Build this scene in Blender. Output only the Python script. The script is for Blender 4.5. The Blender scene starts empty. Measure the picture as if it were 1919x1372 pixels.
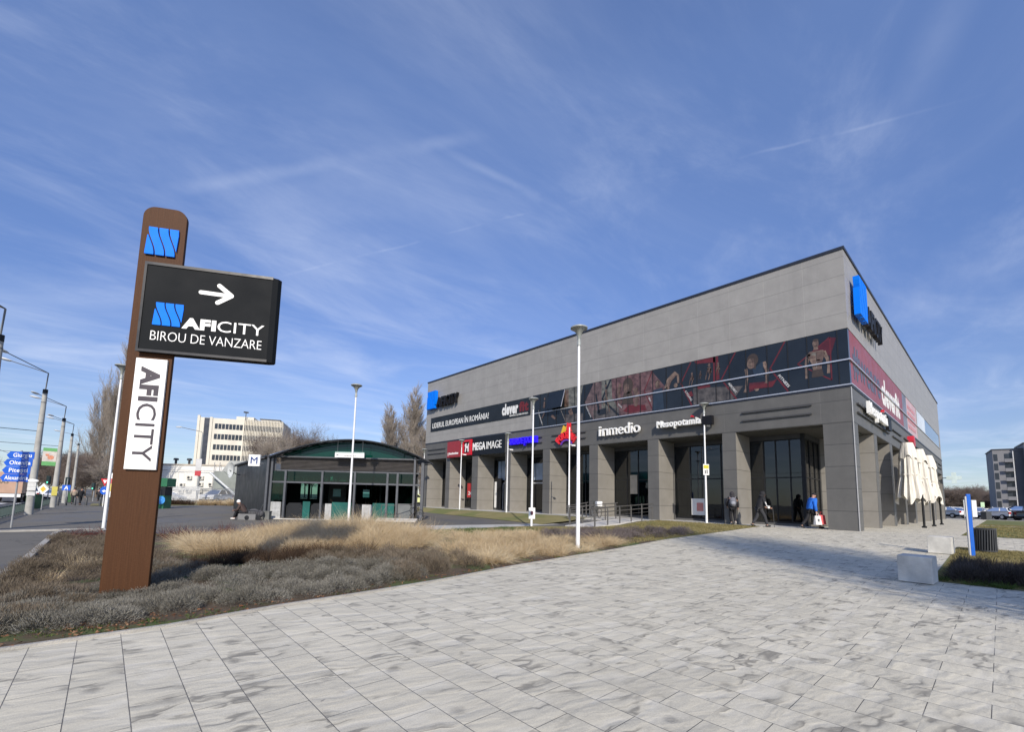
import bpy, bmesh, math, random
import numpy as np
from mathutils import Vector, Matrix
R = math.radians
S = bpy.context.scene
COL = S.collection
# ------------------------------------------------------------------ camera
cd = bpy.data.cameras.new('camera'); cam = bpy.data.objects.new('camera', cd); COL.objects.link(cam)
rv = Vector((0.7463149, -0.6651390, 0.0245785)); uv = Vector((-0.0895126, -0.0637084, 0.9939460)); fv = Vector((0.6595464, 0.7439968, 0.1070849))
CW = Vector((-25.09, -4.23, 1.55))
cam.matrix_world = Matrix(((rv.x, uv.x, -fv.x, CW.x), (rv.y, uv.y, -fv.y, CW.y), (rv.z, uv.z, -fv.z, CW.z), (0, 0, 0, 1)))
cd.sensor_width = 36; cd.lens = 830.35 / 1919 * 36
cd.shift_x = (959.5 - 938.22) / 1919; cd.shift_y = (845.57 - 686) / 1919
cd.clip_start = 0.1; cd.clip_end = 5000
S.camera = cam
# ------------------------------------------------------------------ sun, sky, exposure
SUN_EL = R(31)
SUN = Vector((-0.595 * math.cos(SUN_EL), -0.803 * math.cos(SUN_EL), math.sin(SUN_EL))).normalized()
sd = bpy.data.lights.new('sun', 'SUN'); sd.energy = 4.9; sd.angle = R(0.53); sd.color = (1.0, 0.915, 0.79)
so = bpy.data.objects.new('sun', sd); COL.objects.link(so); so.rotation_euler = SUN.to_track_quat('Z', 'Y').to_euler(); so.location = (-40, -40, 60)
S.view_settings.view_transform = 'Standard'; S.view_settings.look = 'None'; S.view_settings.exposure = 0.0; S.view_settings.gamma = 1.0
W = bpy.data.worlds.new("World"); S.world = W; W.use_nodes = True
wt = W.node_tree; wt.nodes.clear()
class NT:
    """tiny helper round a node tree"""
    def __init__(s, t): s.t = t
    def n(s, typ, ins=None, **kw):
        d = s.t.nodes.new(typ)
        for k, v in kw.items(): setattr(d, k, v)
        for k, v in (ins or {}).items():
            if isinstance(v, bpy.types.NodeSocket): s.t.links.new(v, d.inputs[k])
            else: d.inputs[k].default_value = v
        return d
    def m(s, op, a, b=0.0, c=0.0, clamp=False): return s.n('ShaderNodeMath', {0: a, 1: b, 2: c}, operation=op, use_clamp=clamp).outputs[0]
    def mix(s, f, a, b, mode='MIX'):
        d = s.n('ShaderNodeMix', data_type='RGBA', blend_type=mode)
        for i, v in ((0, f), (6, a), (7, b)):
            if isinstance(v, bpy.types.NodeSocket): s.t.links.new(v, d.inputs[i])
            else: d.inputs[i].default_value = v if i == 0 else (*v[:3], 1)
        return d.outputs[2]
    def ramp(s, f, stops, interp='LINEAR'):
        d = s.n('ShaderNodeValToRGB', {0: f}); e = d.color_ramp.elements; d.color_ramp.interpolation = interp
        while len(e) < len(stops): e.new(0.5)
        for q, (p, c) in zip(e, stops): q.position = p; q.color = (*c, 1) if len(c) == 3 else c
        return d.outputs[0]
    def noise(s, vec, scale, detail=3, rough=0.55, dist=0.0, out=0):
        i = {'Scale': scale, 'Detail': detail, 'Roughness': rough, 'Distortion': dist}
        if vec is not None: i['Vector'] = vec
        return s.n('ShaderNodeTexNoise', i).outputs[out]
    def maprange(s, v, a, b, c=0.0, d=1.0, smooth=False):
        return s.n('ShaderNodeMapRange', {0: v, 1: a, 2: b, 3: c, 4: d}, interpolation_type='SMOOTHSTEP' if smooth else 'LINEAR').outputs[0]
    def vm(s, op, a, b=(0, 0, 0)):
        d = s.n('ShaderNodeVectorMath', {0: a, 1: b}, operation=op); return d.outputs[1] if op in ('DOT_PRODUCT', 'LENGTH', 'DISTANCE') else d.outputs[0]
w = NT(wt)
sky = w.n('ShaderNodeTexSky', sky_type='NISHITA', sun_disc=False, sun_elevation=SUN_EL, sun_rotation=math.atan2(SUN.x, SUN.y), altitude=80, air_density=1.0, dust_density=0.35, ozone_density=2.2)
tc = w.n('ShaderNodeTexCoord'); dirv = tc.outputs['Generated']
sx = w.n('ShaderNodeSeparateXYZ', {0: dirv})
zc = w.m('MAXIMUM', sx.outputs[2], 0.03)
px_ = w.m('DIVIDE', sx.outputs[0], zc); py_ = w.m('DIVIDE', sx.outputs[1], zc)
pv = w.n('ShaderNodeCombineXYZ', {0: px_, 1: py_, 2: 0.0}).outputs[0]
rot = w.n('ShaderNodeMapping', {0: pv, 2: (0, 0, R(24)), 3: (0.6, 1.15, 1)}).outputs[0]
n1 = w.noise(rot, 0.8, 7, 0.60, 1.1)
n2 = w.noise(pv, 0.33, 3, 0.5, 0.3)
rot2 = w.n('ShaderNodeMapping', {0: pv, 1: (3.1, 7.7, 0), 2: (0, 0, R(-35)), 3: (0.6, 1.5, 1)}).outputs[0]
n3 = w.noise(rot2, 1.3, 8, 0.66, 0.5)
veil = w.m('MULTIPLY', w.maprange(n1, 0.36, 0.86, 0, 1, True), w.maprange(n2, 0.36, 0.66, 0.25, 1, True))
veil = w.m('ADD', veil, w.m('MULTIPLY', w.maprange(n3, 0.45, 0.85, 0, 0.5, True), w.maprange(n2, 0.3, 0.6, 1, 0.4)))
def trail(nrm, width, strength, a0, a1, ref, fuzz=0.35):
    """a contrail: a thin band round the great circle with normal nrm, between two angles along it"""
    d = w.m('ABSOLUTE', w.m('ADD', w.vm('DOT_PRODUCT', dirv, nrm), w.m('MULTIPLY', w.m('SUBTRACT', w.noise(dirv, 7, 3), 0.5), 0.012)))
    b = w.maprange(d, 0.0, width, 1, 0, True)
    t = w.vm('DOT_PRODUCT', dirv, ref)
    g = w.m('MULTIPLY', w.maprange(t, a0, a0 + 0.12, 0, 1, True), w.maprange(t, a1 - 0.12, a1, 1, 0, True))
    return w.m('MULTIPLY', w.m('MULTIPLY', b, g), w.m('MULTIPLY', strength, w.maprange(w.noise(dirv, 6, 5), 0.44, 0.62, fuzz, 1)))
def gc(p, q):
    n_ = Vector(p).cross(Vector(q)).normalized(); return tuple(n_)
def T2(p, q, width, strength, fuzz=0.3):
    p = Vector(p).normalized(); q = Vector(q).normalized(); e = (q - p * q.dot(p)).normalized()
    return trail(gc(p, q), width, strength, -0.08, q.dot(e) + 0.08, tuple(e), fuzz)
TR = T2((0.2257, 0.8806, 0.4167), (0.8135, 0.0895, 0.5747), 0.0035, 0.13, 0.0)
for a_ in (((0.057, 0.8644, 0.4996), (0.4217, 0.6275, 0.6545), 0.016, 0.10, 0.2), ((0.4593, 0.6268, 0.6295), (0.6459, 0.5211, 0.5579), 0.012, 0.11, 0.1), ((0.7642, 0.0037, 0.645), (0.815, 0.0539, 0.577), 0.04, 0.07, 0.2), ((0.2257, 0.8806, 0.4167), (0.8135, 0.0895, 0.5747), 0.05, 0.03, 0.0)):
    TR = w.m('ADD', TR, T2(*a_))
lowz = w.maprange(sx.outputs[2], 0.02, 0.45, 1, 0, True)
veil = w.m('ADD', w.m('MULTIPLY', veil, 0.56), w.m('MULTIPLY', lowz, 0.10))
veil = w.m('ADD', veil, TR, clamp=True)
# small grey cloud scraps low over the horizon
az = w.m('ARCTAN2', sx.outputs[0], sx.outputs[1])
scv = w.n('ShaderNodeCombineXYZ', {0: w.m('MULTIPLY', az, 6.0), 1: w.m('MULTIPLY', sx.outputs[2], 26.0), 2: 0.0}).outputs[0]
scr = w.m('MULTIPLY', w.maprange(w.noise(scv, 1.6, 4), 0.62, 0.74, 0, 0.35, True), w.m('MULTIPLY', w.maprange(sx.outputs[2], 0.03, 0.09, 0, 1), w.maprange(sx.outputs[2], 0.12, 0.22, 1, 0)))
grade = w.n('ShaderNodeHueSaturation', {'Hue': 0.508, 'Saturation': 1.0, 'Value': 1.28, 'Color': sky.outputs[0]}).outputs[0]
skyc = w.mix(1.0, grade, (0.97, 1.03, 1.15), 'MULTIPLY')
gr_ = w.ramp(sx.outputs[2], [(0.0, (0.50, 0.50, 0.52)), (0.12, (0.47, 0.48, 0.53)), (0.35, (0.56, 0.60, 0.68)), (0.7, (1.0, 1.0, 1.0))])
skyc = w.mix(1.0, skyc, gr_, 'MULTIPLY')
skyc = w.mix(veil, skyc, (5.6, 6.1, 7.3))
skyc = w.mix(scr, skyc, (2.9, 3.4, 4.7))
bg = w.n('ShaderNodeBackground', {'Color': skyc, 'Strength': 0.15})
wo = w.n('ShaderNodeOutputWorld', {'Surface': bg.outputs[0]})
# ------------------------------------------------------------------ materials
MATS = {}
def pmat(name, col, rough=0.6, metal=0.0, var=0.12, vs=3.0, bump=0.0, bs=40.0, spec=0.5, coat=0.0, emit=None, estr=1.0, trans=0.0):
    """principled material with procedural variation in colour and a fine bump"""
    if name in MATS: return MATS[name]
    m = bpy.data.materials.new(name); m.use_nodes = True; t = m.node_tree; t.nodes.clear(); n = NT(t)
    c = n.n('ShaderNodeTexCoord').outputs['Object']
    nz = n.noise(c, vs, 5, 0.6)
    a = tuple(max(0, x * (1 - var)) for x in col); b = tuple(min(1, x * (1 + var)) for x in col)
    cc = n.mix(n.maprange(nz, 0.3, 0.7), a, b)
    ins = {'Base Color': cc, 'Roughness': n.maprange(n.noise(c, vs * 2.3, 3), 0.3, 0.7, max(0.02, rough - 0.07), min(1, rough + 0.07)), 'Metallic': metal, 'Specular IOR Level': spec, 'Coat Weight': coat}
    if emit: ins['Emission Color'] = (*emit, 1); ins['Emission Strength'] = estr
    if trans: ins['Transmission Weight'] = trans
    if bump: ins['Normal'] = n.n('ShaderNodeBump', {'Strength': bump, 'Distance': 0.02, 'Height': n.noise(c, bs, 4)}).outputs[0]
    p = n.n('ShaderNodeBsdfPrincipled', ins)
    n.n('ShaderNodeOutputMaterial', {'Surface': p.outputs[0]})
    MATS[name] = m; return m
def newmat(name):
    m = bpy.data.materials.new(name); m.use_nodes = True; m.node_tree.nodes.clear(); MATS[name] = m; return m, NT(m.node_tree)
def glassmat(name, tint, gloss=0.10, rough=0.02, body=0.0, bodycol=(0.02, 0.03, 0.03)):
    if name in MATS: return MATS[name]
    m, n = newmat(name)
    c = n.n('ShaderNodeTexCoord').outputs['Object']
    bmp = n.n('ShaderNodeBump', {'Strength': 0.05, 'Distance': 0.02, 'Height': n.noise(c, 0.9, 2)}).outputs[0]
    tr = n.n('ShaderNodeBsdfTransparent', {'Color': (*tint, 1)}); gl = n.n('ShaderNodeBsdfGlossy', {'Roughness': rough, 'Normal': bmp})
    df = n.n('ShaderNodeBsdfDiffuse', {'Color': (*bodycol, 1)})
    base = n.n('ShaderNodeMixShader', {0: body, 1: tr.outputs[0], 2: df.outputs[0]})
    fr = n.n('ShaderNodeFresnel', {'IOR': 1.5}); f = n.m('ADD', fr.outputs[0], gloss, clamp=True)
    mx = n.n('ShaderNodeMixShader', {0: f, 1: base.outputs[0], 2: gl.outputs[0]})
    n.n('ShaderNodeOutputMaterial', {'Surface': mx.outputs[0]}); return m
# ------------------------------------------------------------------ object helpers
def obj(name, me, mat=None, parent=None, loc=None, rot=None):
    o = bpy.data.objects.new(name, me); COL.objects.link(o)
    if mat is not None and me is not None:
        me.materials.clear()
        for q in (mat if isinstance(mat, (list, tuple)) else [mat]): me.materials.append(q)
    if parent is not None: o.parent = parent
    if loc is not None: o.location = loc
    if rot is not None: o.rotation_euler = rot
    return o
def tag(o, label=None, cat=None, group=None, kind=None):
    if label: o['label'] = label
    if cat: o['category'] = cat
    if group: o['group'] = group
    if kind: o['kind'] = kind
    return o
def thing(name, label, cat, loc=(0, 0, 0), rz=0.0, group=None):
    o = obj(name, None, None, None, loc, (0, 0, rz)); o.empty_display_size = 0.3
    return tag(o, label, cat, group)
def copytree(root, loc=None, rz=None, label=None, sc=None):
    c = root.copy(); COL.objects.link(c)
    if loc is not None: c.location = loc
    if rz is not None: c.rotation_euler = (0, 0, rz)
    if sc is not None: c.scale = (sc, sc, sc) if not hasattr(sc, '__len__') else sc
    if label: c['label'] = label
    def rec(src, dst):
        for ch in list(src.children):
            d = ch.copy(); COL.objects.link(d); d.parent = dst; rec(ch, d)
    rec(root, c)
    return c
class MB:
    """mesh builder"""
    def __init__(s): s.v = []; s.f = []
    def add(s, vs, fs, M=None):
        k = len(s.v)
        s.v += [tuple(M @ Vector(p)) if M is not None else tuple(p) for p in vs]
        s.f += [tuple(i + k for i in f) for f in fs]; return s
    def box(s, x0, x1, y0, y1, z0, z1, M=None):
        vs = [(x, y, z) for z in (z0, z1) for y in (y0, y1) for x in (x0, x1)]
        return s.add(vs, [(0, 2, 3, 1), (4, 5, 7, 6), (0, 1, 5, 4), (2, 6, 7, 3), (0, 4, 6, 2), (1, 3, 7, 5)], M)
    def tube(s, pts, rad, n=8, cap=True, M=None):
        pts = [Vector(p) for p in pts]
        if not hasattr(rad, '__len__'): rad = [rad] * len(pts)
        vs = []; ref = None
        for i, p in enumerate(pts):
            d = (pts[min(i + 1, len(pts) - 1)] - pts[max(i - 1, 0)]).normalized()
            if ref is None: ref = Vector((0, 0, 1)) if abs(d.z) < 0.9 else Vector((1, 0, 0))
            a = d.cross(ref).normalized(); b = d.cross(a).normalized(); ref = -b if False else ref
            for k in range(n):
                t = 2 * math.pi * k / n; vs.append(p + (a * math.cos(t) + b * math.sin(t)) * rad[i])
        fs = [(i * n + k, i * n + (k + 1) % n, (i + 1) * n + (k + 1) % n, (i + 1) * n + k) for i in range(len(pts) - 1) for k in range(n)]
        if cap: fs += [tuple(range(n)), tuple(range((len(pts) - 1) * n, len(pts) * n))[::-1]]
        return s.add(vs, fs, M)
    def lathe(s, prof, n=20, M=None, cap=True):
        vs = [(r * math.cos(2 * math.pi * k / n), r * math.sin(2 * math.pi * k / n), z) for r, z in prof for k in range(n)]
        fs = [(i * n + k, i * n + (k + 1) % n, (i + 1) * n + (k + 1) % n, (i + 1) * n + k) for i in range(len(prof) - 1) for k in range(n)]
        if cap: fs += [tuple(range(n))[::-1], tuple(range((len(prof) - 1) * n, len(prof) * n))]
        return s.add(vs, fs, M)
    def prism(s, poly, d0, d1, M=None):
        """polygon in local x,y pulled from z=d0 to z=d1"""
        n = len(poly)
        a = sum(poly[i][0] * poly[(i + 1) % n][1] - poly[(i + 1) % n][0] * poly[i][1] for i in range(n))
        if a < 0: poly = poly[::-1]
        vs = [(x, y, d0) for x, y in poly] + [(x, y, d1) for x, y in poly]
        fs = [tuple(range(n))[::-1], tuple(range(n, 2 * n))] + [(i, (i + 1) % n, n + (i + 1) % n, n + i) for i in range(n)]
        return s.add(vs, fs, M)
    def ball(s, c, r, n=12, m=8, M=None):
        if not hasattr(r, '__len__'): r = (r, r, r)
        vs = [(c[0], c[1], c[2] - r[2])]
        for i in range(1, m):
            ph = math.pi * i / m - math.pi / 2
            vs += [(c[0] + r[0] * math.cos(ph) * math.cos(2 * math.pi * k / n), c[1] + r[1] * math.cos(ph) * math.sin(2 * math.pi * k / n), c[2] + r[2] * math.sin(ph)) for k in range(n)]
        vs.append((c[0], c[1], c[2] + r[2])); last = len(vs) - 1
        fs = [(0, 1 + (k + 1) % n, 1 + k) for k in range(n)]
        fs += [(1 + i * n + k, 1 + i * n + (k + 1) % n, 1 + (i + 1) * n + (k + 1) % n, 1 + (i + 1) * n + k) for i in range(m - 2) for k in range(n)]
        fs += [(last, 1 + (m - 2) * n + k, 1 + (m - 2) * n + (k + 1) % n) for k in range(n)]
        return s.add(vs, fs, M)
    def mesh(s, name, smooth=False, bevel=0.0):
        me = bpy.data.meshes.new(name); me.from_pydata(s.v, [], s.f); me.validate()
        if bevel:
            b = bmesh.new(); b.from_mesh(me); b.normal_update()
            es = [e for e in b.edges if len(e.link_faces) == 2 and e.calc_face_angle(0) > 0.6]
            bmesh.ops.bevel(b, geom=es, offset=bevel, segments=2, affect='EDGES', profile=0.6, clamp_overlap=True)
            b.to_mesh(me); b.free()
        if smooth:
            me.polygons.foreach_set('use_smooth', [True] * len(me.polygons))
            try: me.set_sharp_from_angle(angle=R(40))
            except Exception: pass
        me.update(); return me
    def build(s, name, mat, parent=None, smooth=False, bevel=0.0, **kw): return obj(name, s.mesh(name, smooth, bevel), mat, parent, **kw)
def frame(o, x, y):
    """matrix with origin o, local x and y axes given, z = x cross y"""
    x = Vector(x).normalized(); y = Vector(y).normalized(); z = x.cross(y); o = Vector(o)
    return Matrix(((x.x, y.x, z.x, o.x), (x.y, y.y, z.y, o.y), (x.z, y.z, z.z, o.z), (0, 0, 0, 1)))
_tc = {}; OFFS = ('AFI', 'clever', 'fit', 'cleverfit', 'in')
def textmesh(body, bold=0.0, depth=0.0):
    k = (body, bold, depth)
    if k in _tc: return _tc[k]
    cu = bpy.data.curves.new('lettering', 'FONT'); cu.body = body; cu.size = 1; cu.offset = bold if body in OFFS else min(bold, 0.0); cu.resolution_u = 3; cu.space_character = 1.0 + bold * 2.0
    o = bpy.data.objects.new('lettering', cu); COL.objects.link(o)
    dg = bpy.context.evaluated_depsgraph_get(); me = bpy.data.meshes.new_from_object(o.evaluated_get(dg))
    vs = [tuple(v.co) for v in me.vertices]; fs = [tuple(p.vertices) for p in me.polygons]
    bpy.data.objects.remove(o); bpy.data.curves.remove(cu)
    # boundary edges for the sides
    cnt = {}
    for f in fs:
        for i in range(len(f)):
            a, b = f[i], f[(i + 1) % len(f)]; cnt[(a, b)] = cnt.get((a, b), 0) + 1
    bd = [e for e in cnt if (e[1], e[0]) not in cnt]
    _tc[k] = (vs, fs, bd); bpy.data.meshes.remove(me); return _tc[k]
def addtext(mb, body, x0, x1, y0, y1, depth, M, bold=0.0, shear=0.0, base=None):
    """lettering stretched to the box x0..x1, y0..y1 of the frame M, depth towards +z.  base: height of y0..y1 measured on this sample text"""
    vs, fs, bd = textmesh(body, bold)
    xs = [v[0] for v in vs]; ref = textmesh(base, bold)[0] if base else vs
    ys = [v[1] for v in ref]; a, b = min(xs), max(xs); c, d = min(ys), max(ys)
    sx_ = (x1 - x0) / (b - a); sy_ = (y1 - y0) / (d - c)
    P = [(x0 + (v[0] - a) * sx_ + shear * (v[1] - c) * sy_, y0 + (v[1] - c) * sy_) for v in vs]
    n = len(P); q = max(bold, 0) * 0.9
    shifts = [(0, 0)] if bold <= 0 or body in OFFS else [(0, 0), (q * sx_, 0), (-q * sx_, 0), (0, q * sy_), (0, -q * sy_), (q * sx_ * .7, q * sy_ * .7), (-q * sx_ * .7, q * sy_ * .7), (q * sx_ * .7, -q * sy_ * .7), (-q * sx_ * .7, -q * sy_ * .7)]
    for i, (ax, ay) in enumerate(shifts):
        d_ = depth * (1 - 0.008 * i) if depth > 0.02 else depth - 0.0003 * i * min(1, depth / 0.004)
        V = [(x + ax, y + ay, d_) for x, y in P] + [(x + ax, y + ay, 0) for x, y in P]
        F = list(fs) + [(e[1], e[0], e[0] + n, e[1] + n) for e in bd]
        mb.add(V, F, M)
def wavelogo(mb, x0, x1, y0, y1, depth, M):
    """square emblem of slanted S-shaped ribbons"""
    N = 10; g = 0.05
    def e(i, t): s_ = t * t * (3 - 2 * t); return -0.36 + 0.34 * i + 0.34 * s_
    for i in range(4):
        L, Rr = [], []
        for k in range(N + 1):
            t = k / N
            a = max(0, e(i, t) + g / 2); b = min(1, e(i + 1, t) - g / 2)
            if b > a + 0.004: L.append((a, 1 - t)); Rr.append((b, 1 - t))
        if len(L) < 2: continue
        poly = L + Rr[::-1]
        poly = [(x0 + (x1 - x0) * (x + 0.06 * (y - 0.5)), y0 + (y1 - y0) * y) for x, y in poly]
        mb.prism(poly, 0, depth, M)
def terrain(X, Y):
    zp = np.interp(X, [-30, -20, -14, -7, -1, 0], [-.03, .02, .1, .3, .49, .5])
    zf = np.interp(X, [-30, -24, -16, -8, -4.5, -2.2], [-.12, -.1, .05, .14, .2, .5])
    t = np.clip((np.asarray(Y, float) - 6.5) / 5, 0, 1); t = t * t * (3 - 2 * t)
    return zp * (1 - t) + zf * t
def gz(x, y): return float(terrain(x, y))
def sheet(name, xs, lo, hi, ny, dz, mat, xstep=1.0, kind='structure'):
    """ground sheet between the curves lo(x) and hi(x), draped over the terrain dz above it"""
    X = sorted(set([xs[0], xs[-1]] + [x for x in xs] + list(np.arange(xs[0], xs[-1], xstep))))
    V = []; F = []
    for x in X:
        a, b = lo(x), hi(x)
        for j in range(ny + 1):
            y = a + (b - a) * j / ny; V.append((x, y, gz(x, y) + dz))
    for i in range(len(X) - 1):
        for j in range(ny):
            k = i * (ny + 1) + j; F.append((k, k + ny + 1, k + ny + 2, k + 1))
    me = bpy.data.meshes.new(name); me.from_pydata(V, [], F); me.update()
    me.polygons.foreach_set('use_smooth', [True] * len(me.polygons))
    o = obj(name, me, mat); tag(o, kind=kind); return o
def interp(tab):
    xs = [t[0] for t in tab]; ys = [t[1] for t in tab]
    return lambda x: float(np.interp(x, xs, ys))
def fastmesh(name, V, polys_sizes, idx, tint=None):
    me = bpy.data.meshes.new(name)
    me.vertices.add(len(V)); me.vertices.foreach_set('co', np.asarray(V, np.float32).ravel())
    me.loops.add(len(idx)); me.loops.foreach_set('vertex_index', np.asarray(idx, np.int32))
    st = np.concatenate([[0], np.cumsum(polys_sizes)[:-1]]).astype(np.int32)
    me.polygons.add(len(polys_sizes)); me.polygons.foreach_set('loop_start', st)
    try: me.polygons.foreach_set('loop_total', np.asarray(polys_sizes, np.int32))
    except Exception: pass
    if tint is not None:
        at = me.attributes.new('tint', 'FLOAT', 'POINT'); at.data.foreach_set('value', np.asarray(tint, np.float32))
    me.update(calc_edges=True); me.validate(); return me
# ------------------------------------------------------------------ ground materials
def world_xy(n):
    return n.n('ShaderNodeTexCoord').outputs['Object']
def mat_paving(name, light, dark, tile=(0.68, 0.34), streak=1.0):
    m, n = newmat(name); c = world_xy(n); sp = n.n('ShaderNodeSeparateXYZ', {0: c})
    X, Y = sp.outputs[0], sp.outputs[1]
    tv = n.n('ShaderNodeCombineXYZ', {0: Y, 1: X, 2: 0.0}).outputs[0]
    br = n.n('ShaderNodeTexBrick', {'Vector': tv, 'Color1': (1, 1, 1, 1), 'Color2': (0.93, 0.93, 0.93, 1), 'Mortar': (0, 0, 0, 1), 'Scale': 1.0, 'Mortar Size': 0.0032, 'Mortar Smooth': 0.25, 'Bias': 0.0, 'Brick Width': tile[0], 'Row Height': tile[1]}, offset=0.5, squash=1.0)
    # every slab gets one of a few relief patterns: shift the pattern by a random amount per row and per slab
    row = n.m('FLOOR', n.m('DIVIDE', X, tile[1]))
    wn = n.n('ShaderNodeTexWhiteNoise', {'W': row}, noise_dimensions='1D')
    colm = n.m('FLOOR', n.m('DIVIDE', n.m('ADD', Y, n.m('MULTIPLY', n.m('MODULO', n.m('ABSOLUTE', row), 2.0), tile[0] * 0.5)), tile[0]))
    wn2 = n.n('ShaderNodeTexWhiteNoise', {'Vector': n.n('ShaderNodeCombineXYZ', {0: row, 1: colm, 2: 0.0}).outputs[0]}, noise_dimensions='3D')
    off = n.m('FLOOR', n.m('MULTIPLY', wn2.outputs[0], 7.0))
    def relief(kx, ky, seed, wx):
        sv = n.n('ShaderNodeCombineXYZ', {0: n.m('MULTIPLY', X, kx), 1: n.m('ADD', n.m('MULTIPLY', Y, ky), n.m('MULTIPLY', X, ky * 0.22)), 2: n.m('ADD', n.m('MULTIPLY', off, 3.7), seed)}).outputs[0]
        wv = n.noise(n.n('ShaderNodeCombineXYZ', {0: X, 1: Y, 2: off}).outputs[0], 3.0, 2, 0.5, 0.0, out=1)
        return n.noise(n.vm('ADD', sv, n.vm('MULTIPLY', n.vm('SUBTRACT', wv, (0.5, 0.5, 0.5)), (wx, wx, 0.3))), 1.0, 2.5, 0.5, 0.0)
    h = relief(1.5, 5.0, 0.0, 1.1); h2 = relief(2.6, 13.0, 9.0, 1.6)
    side = n.m('MULTIPLY', n.maprange(h, 0.47, 0.515, 0, 1, True), n.maprange(h, 0.505, 0.60, 1.0, 0.0))
    side2 = n.m('MULTIPLY', n.maprange(h2, 0.48, 0.52, 0, 1, True), n.maprange(h2, 0.52, 0.66, 1.0, 0.0))
    mask = n.maprange(n.noise(n.n('ShaderNodeCombineXYZ', {0: n.m('MULTIPLY', X, 1.8), 1: n.m('MULTIPLY', Y, 2.2), 2: off}).outputs[0], 1.0, 3, 0.5), 0.47, 0.64, 0, 1, True)
    mask2 = n.maprange(n.noise(c, 1.7, 4, 0.6), 0.38, 0.66, 0, 1, True)
    dirt_shade = n.m('MULTIPLY', n.m('ADD', n.m('MULTIPLY', n.m('MULTIPLY', side, mask), 1.15), n.m('MULTIPLY', n.m('MULTIPLY', side2, mask2), 0.22)), streak, clamp=True)  # crevice dirt and the one-sided shading of the relief, both put into the colour
    scuff = n.m('MULTIPLY', n.maprange(n.noise(n.n('ShaderNodeMapping', {0: c, 3: (1.3, 5.0, 1)}).outputs[0], 2.6, 6, 0.7), 0.5, 0.75, 0, 0.22, True), 1.0)
    # round heel-worn dimples, one in some slabs
    spx = n.m('SUBTRACT', n.m('FRACT', n.m('DIVIDE', X, tile[1] * 3)), n.m('ADD', 0.35, n.m('MULTIPLY', wn2.outputs[0], 0.2)))
    spy = n.m('SUBTRACT', n.m('FRACT', n.m('DIVIDE', Y, tile[0] * 1.5)), n.m('ADD', 0.4, n.m('MULTIPLY', n.noise(c, 0.3, 1), 0.2)))
    dd = n.m('SQRT', n.m('ADD', n.m('POWER', n.m('MULTIPLY', spx, tile[1] * 3), 2.0), n.m('POWER', n.m('MULTIPLY', spy, tile[0] * 1.5), 2.0)))
    dd = n.m('ADD', dd, n.m('MULTIPLY', n.m('SUBTRACT', n.noise(c, 14, 3), 0.5), 0.09))
    cell = n.n('ShaderNodeTexWhiteNoise', {'Vector': n.n('ShaderNodeCombineXYZ', {0: n.m('FLOOR', n.m('DIVIDE', X, tile[1] * 3)), 1: n.m('FLOOR', n.m('DIVIDE', Y, tile[0] * 1.5)), 2: 5.0}).outputs[0]}, noise_dimensions='3D').outputs[0]
    dimple = n.m('MULTIPLY', n.maprange(dd, 0.015, 0.085, 1, 0, True), n.maprange(cell, 0.40, 0.45, 0, 1))
    dirt_shade = n.m('ADD', dirt_shade, n.m('ADD', n.m('MULTIPLY', dimple, 0.7), scuff), clamp=True)
    big = n.noise(c, 0.35, 4, 0.6)
    grain = n.noise(c, 90, 3, 0.7)
    base = n.mix(n.maprange(big, 0.3, 0.7), tuple(x * 0.9 for x in light), tuple(x * 1.05 for x in light))
    base = n.mix(1.0, base, br.outputs[0], 'MULTIPLY')
    base = n.mix(n.maprange(grain, 0.3, 0.7, 0.0, 0.30), base, dark)
    base = n.mix(n.m('MULTIPLY', dirt_shade, 0.74), base, dark)
    spots = n.maprange(n.noise(c, 9, 2, 0.4), 0.76, 0.8, 0, 0.6)
    base = n.mix(spots, base, (0.12, 0.11, 0.10))
    mort = n.m('SUBTRACT', 1.0, br.outputs[1])
    base = n.mix(n.m('MULTIPLY', br.outputs[1], 0.34), base, (0.24, 0.23, 0.21))
    lj = n.m('ABSOLUTE', n.m('SUBTRACT', n.m('FRACT', n.m('ADD', n.m('DIVIDE', X, tile[1]), 0.5)), 0.5))
    base = n.mix(n.maprange(lj, 0.005, 0.014, 0.48, 0), base, (0.13, 0.125, 0.115))
    base = n.mix(n.maprange(h, 0.3, 0.47, 0.22, 0.0), base, (0.80, 0.77, 0.69))  # ridges beside the dark streaks lightened in colour, as relief shading
    hgt = n.m('ADD', n.m('MULTIPLY', h, 0.055), n.m('ADD', n.m('MULTIPLY', grain, 0.0025), n.m('MULTIPLY', mort, 0.006)))
    hgt = n.m('SUBTRACT', hgt, n.m('MULTIPLY', dimple, 0.006))
    bp = n.n('ShaderNodeBump', {'Strength': 0.55, 'Distance': 1.0, 'Height': hgt})
    p = n.n('ShaderNodeBsdfPrincipled', {'Base Color': base, 'Roughness': 0.72, 'Specular IOR Level': 0.35, 'Normal': bp.outputs[0]})
    n.n('ShaderNodeOutputMaterial', {'Surface': p.outputs[0]}); return m
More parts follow.
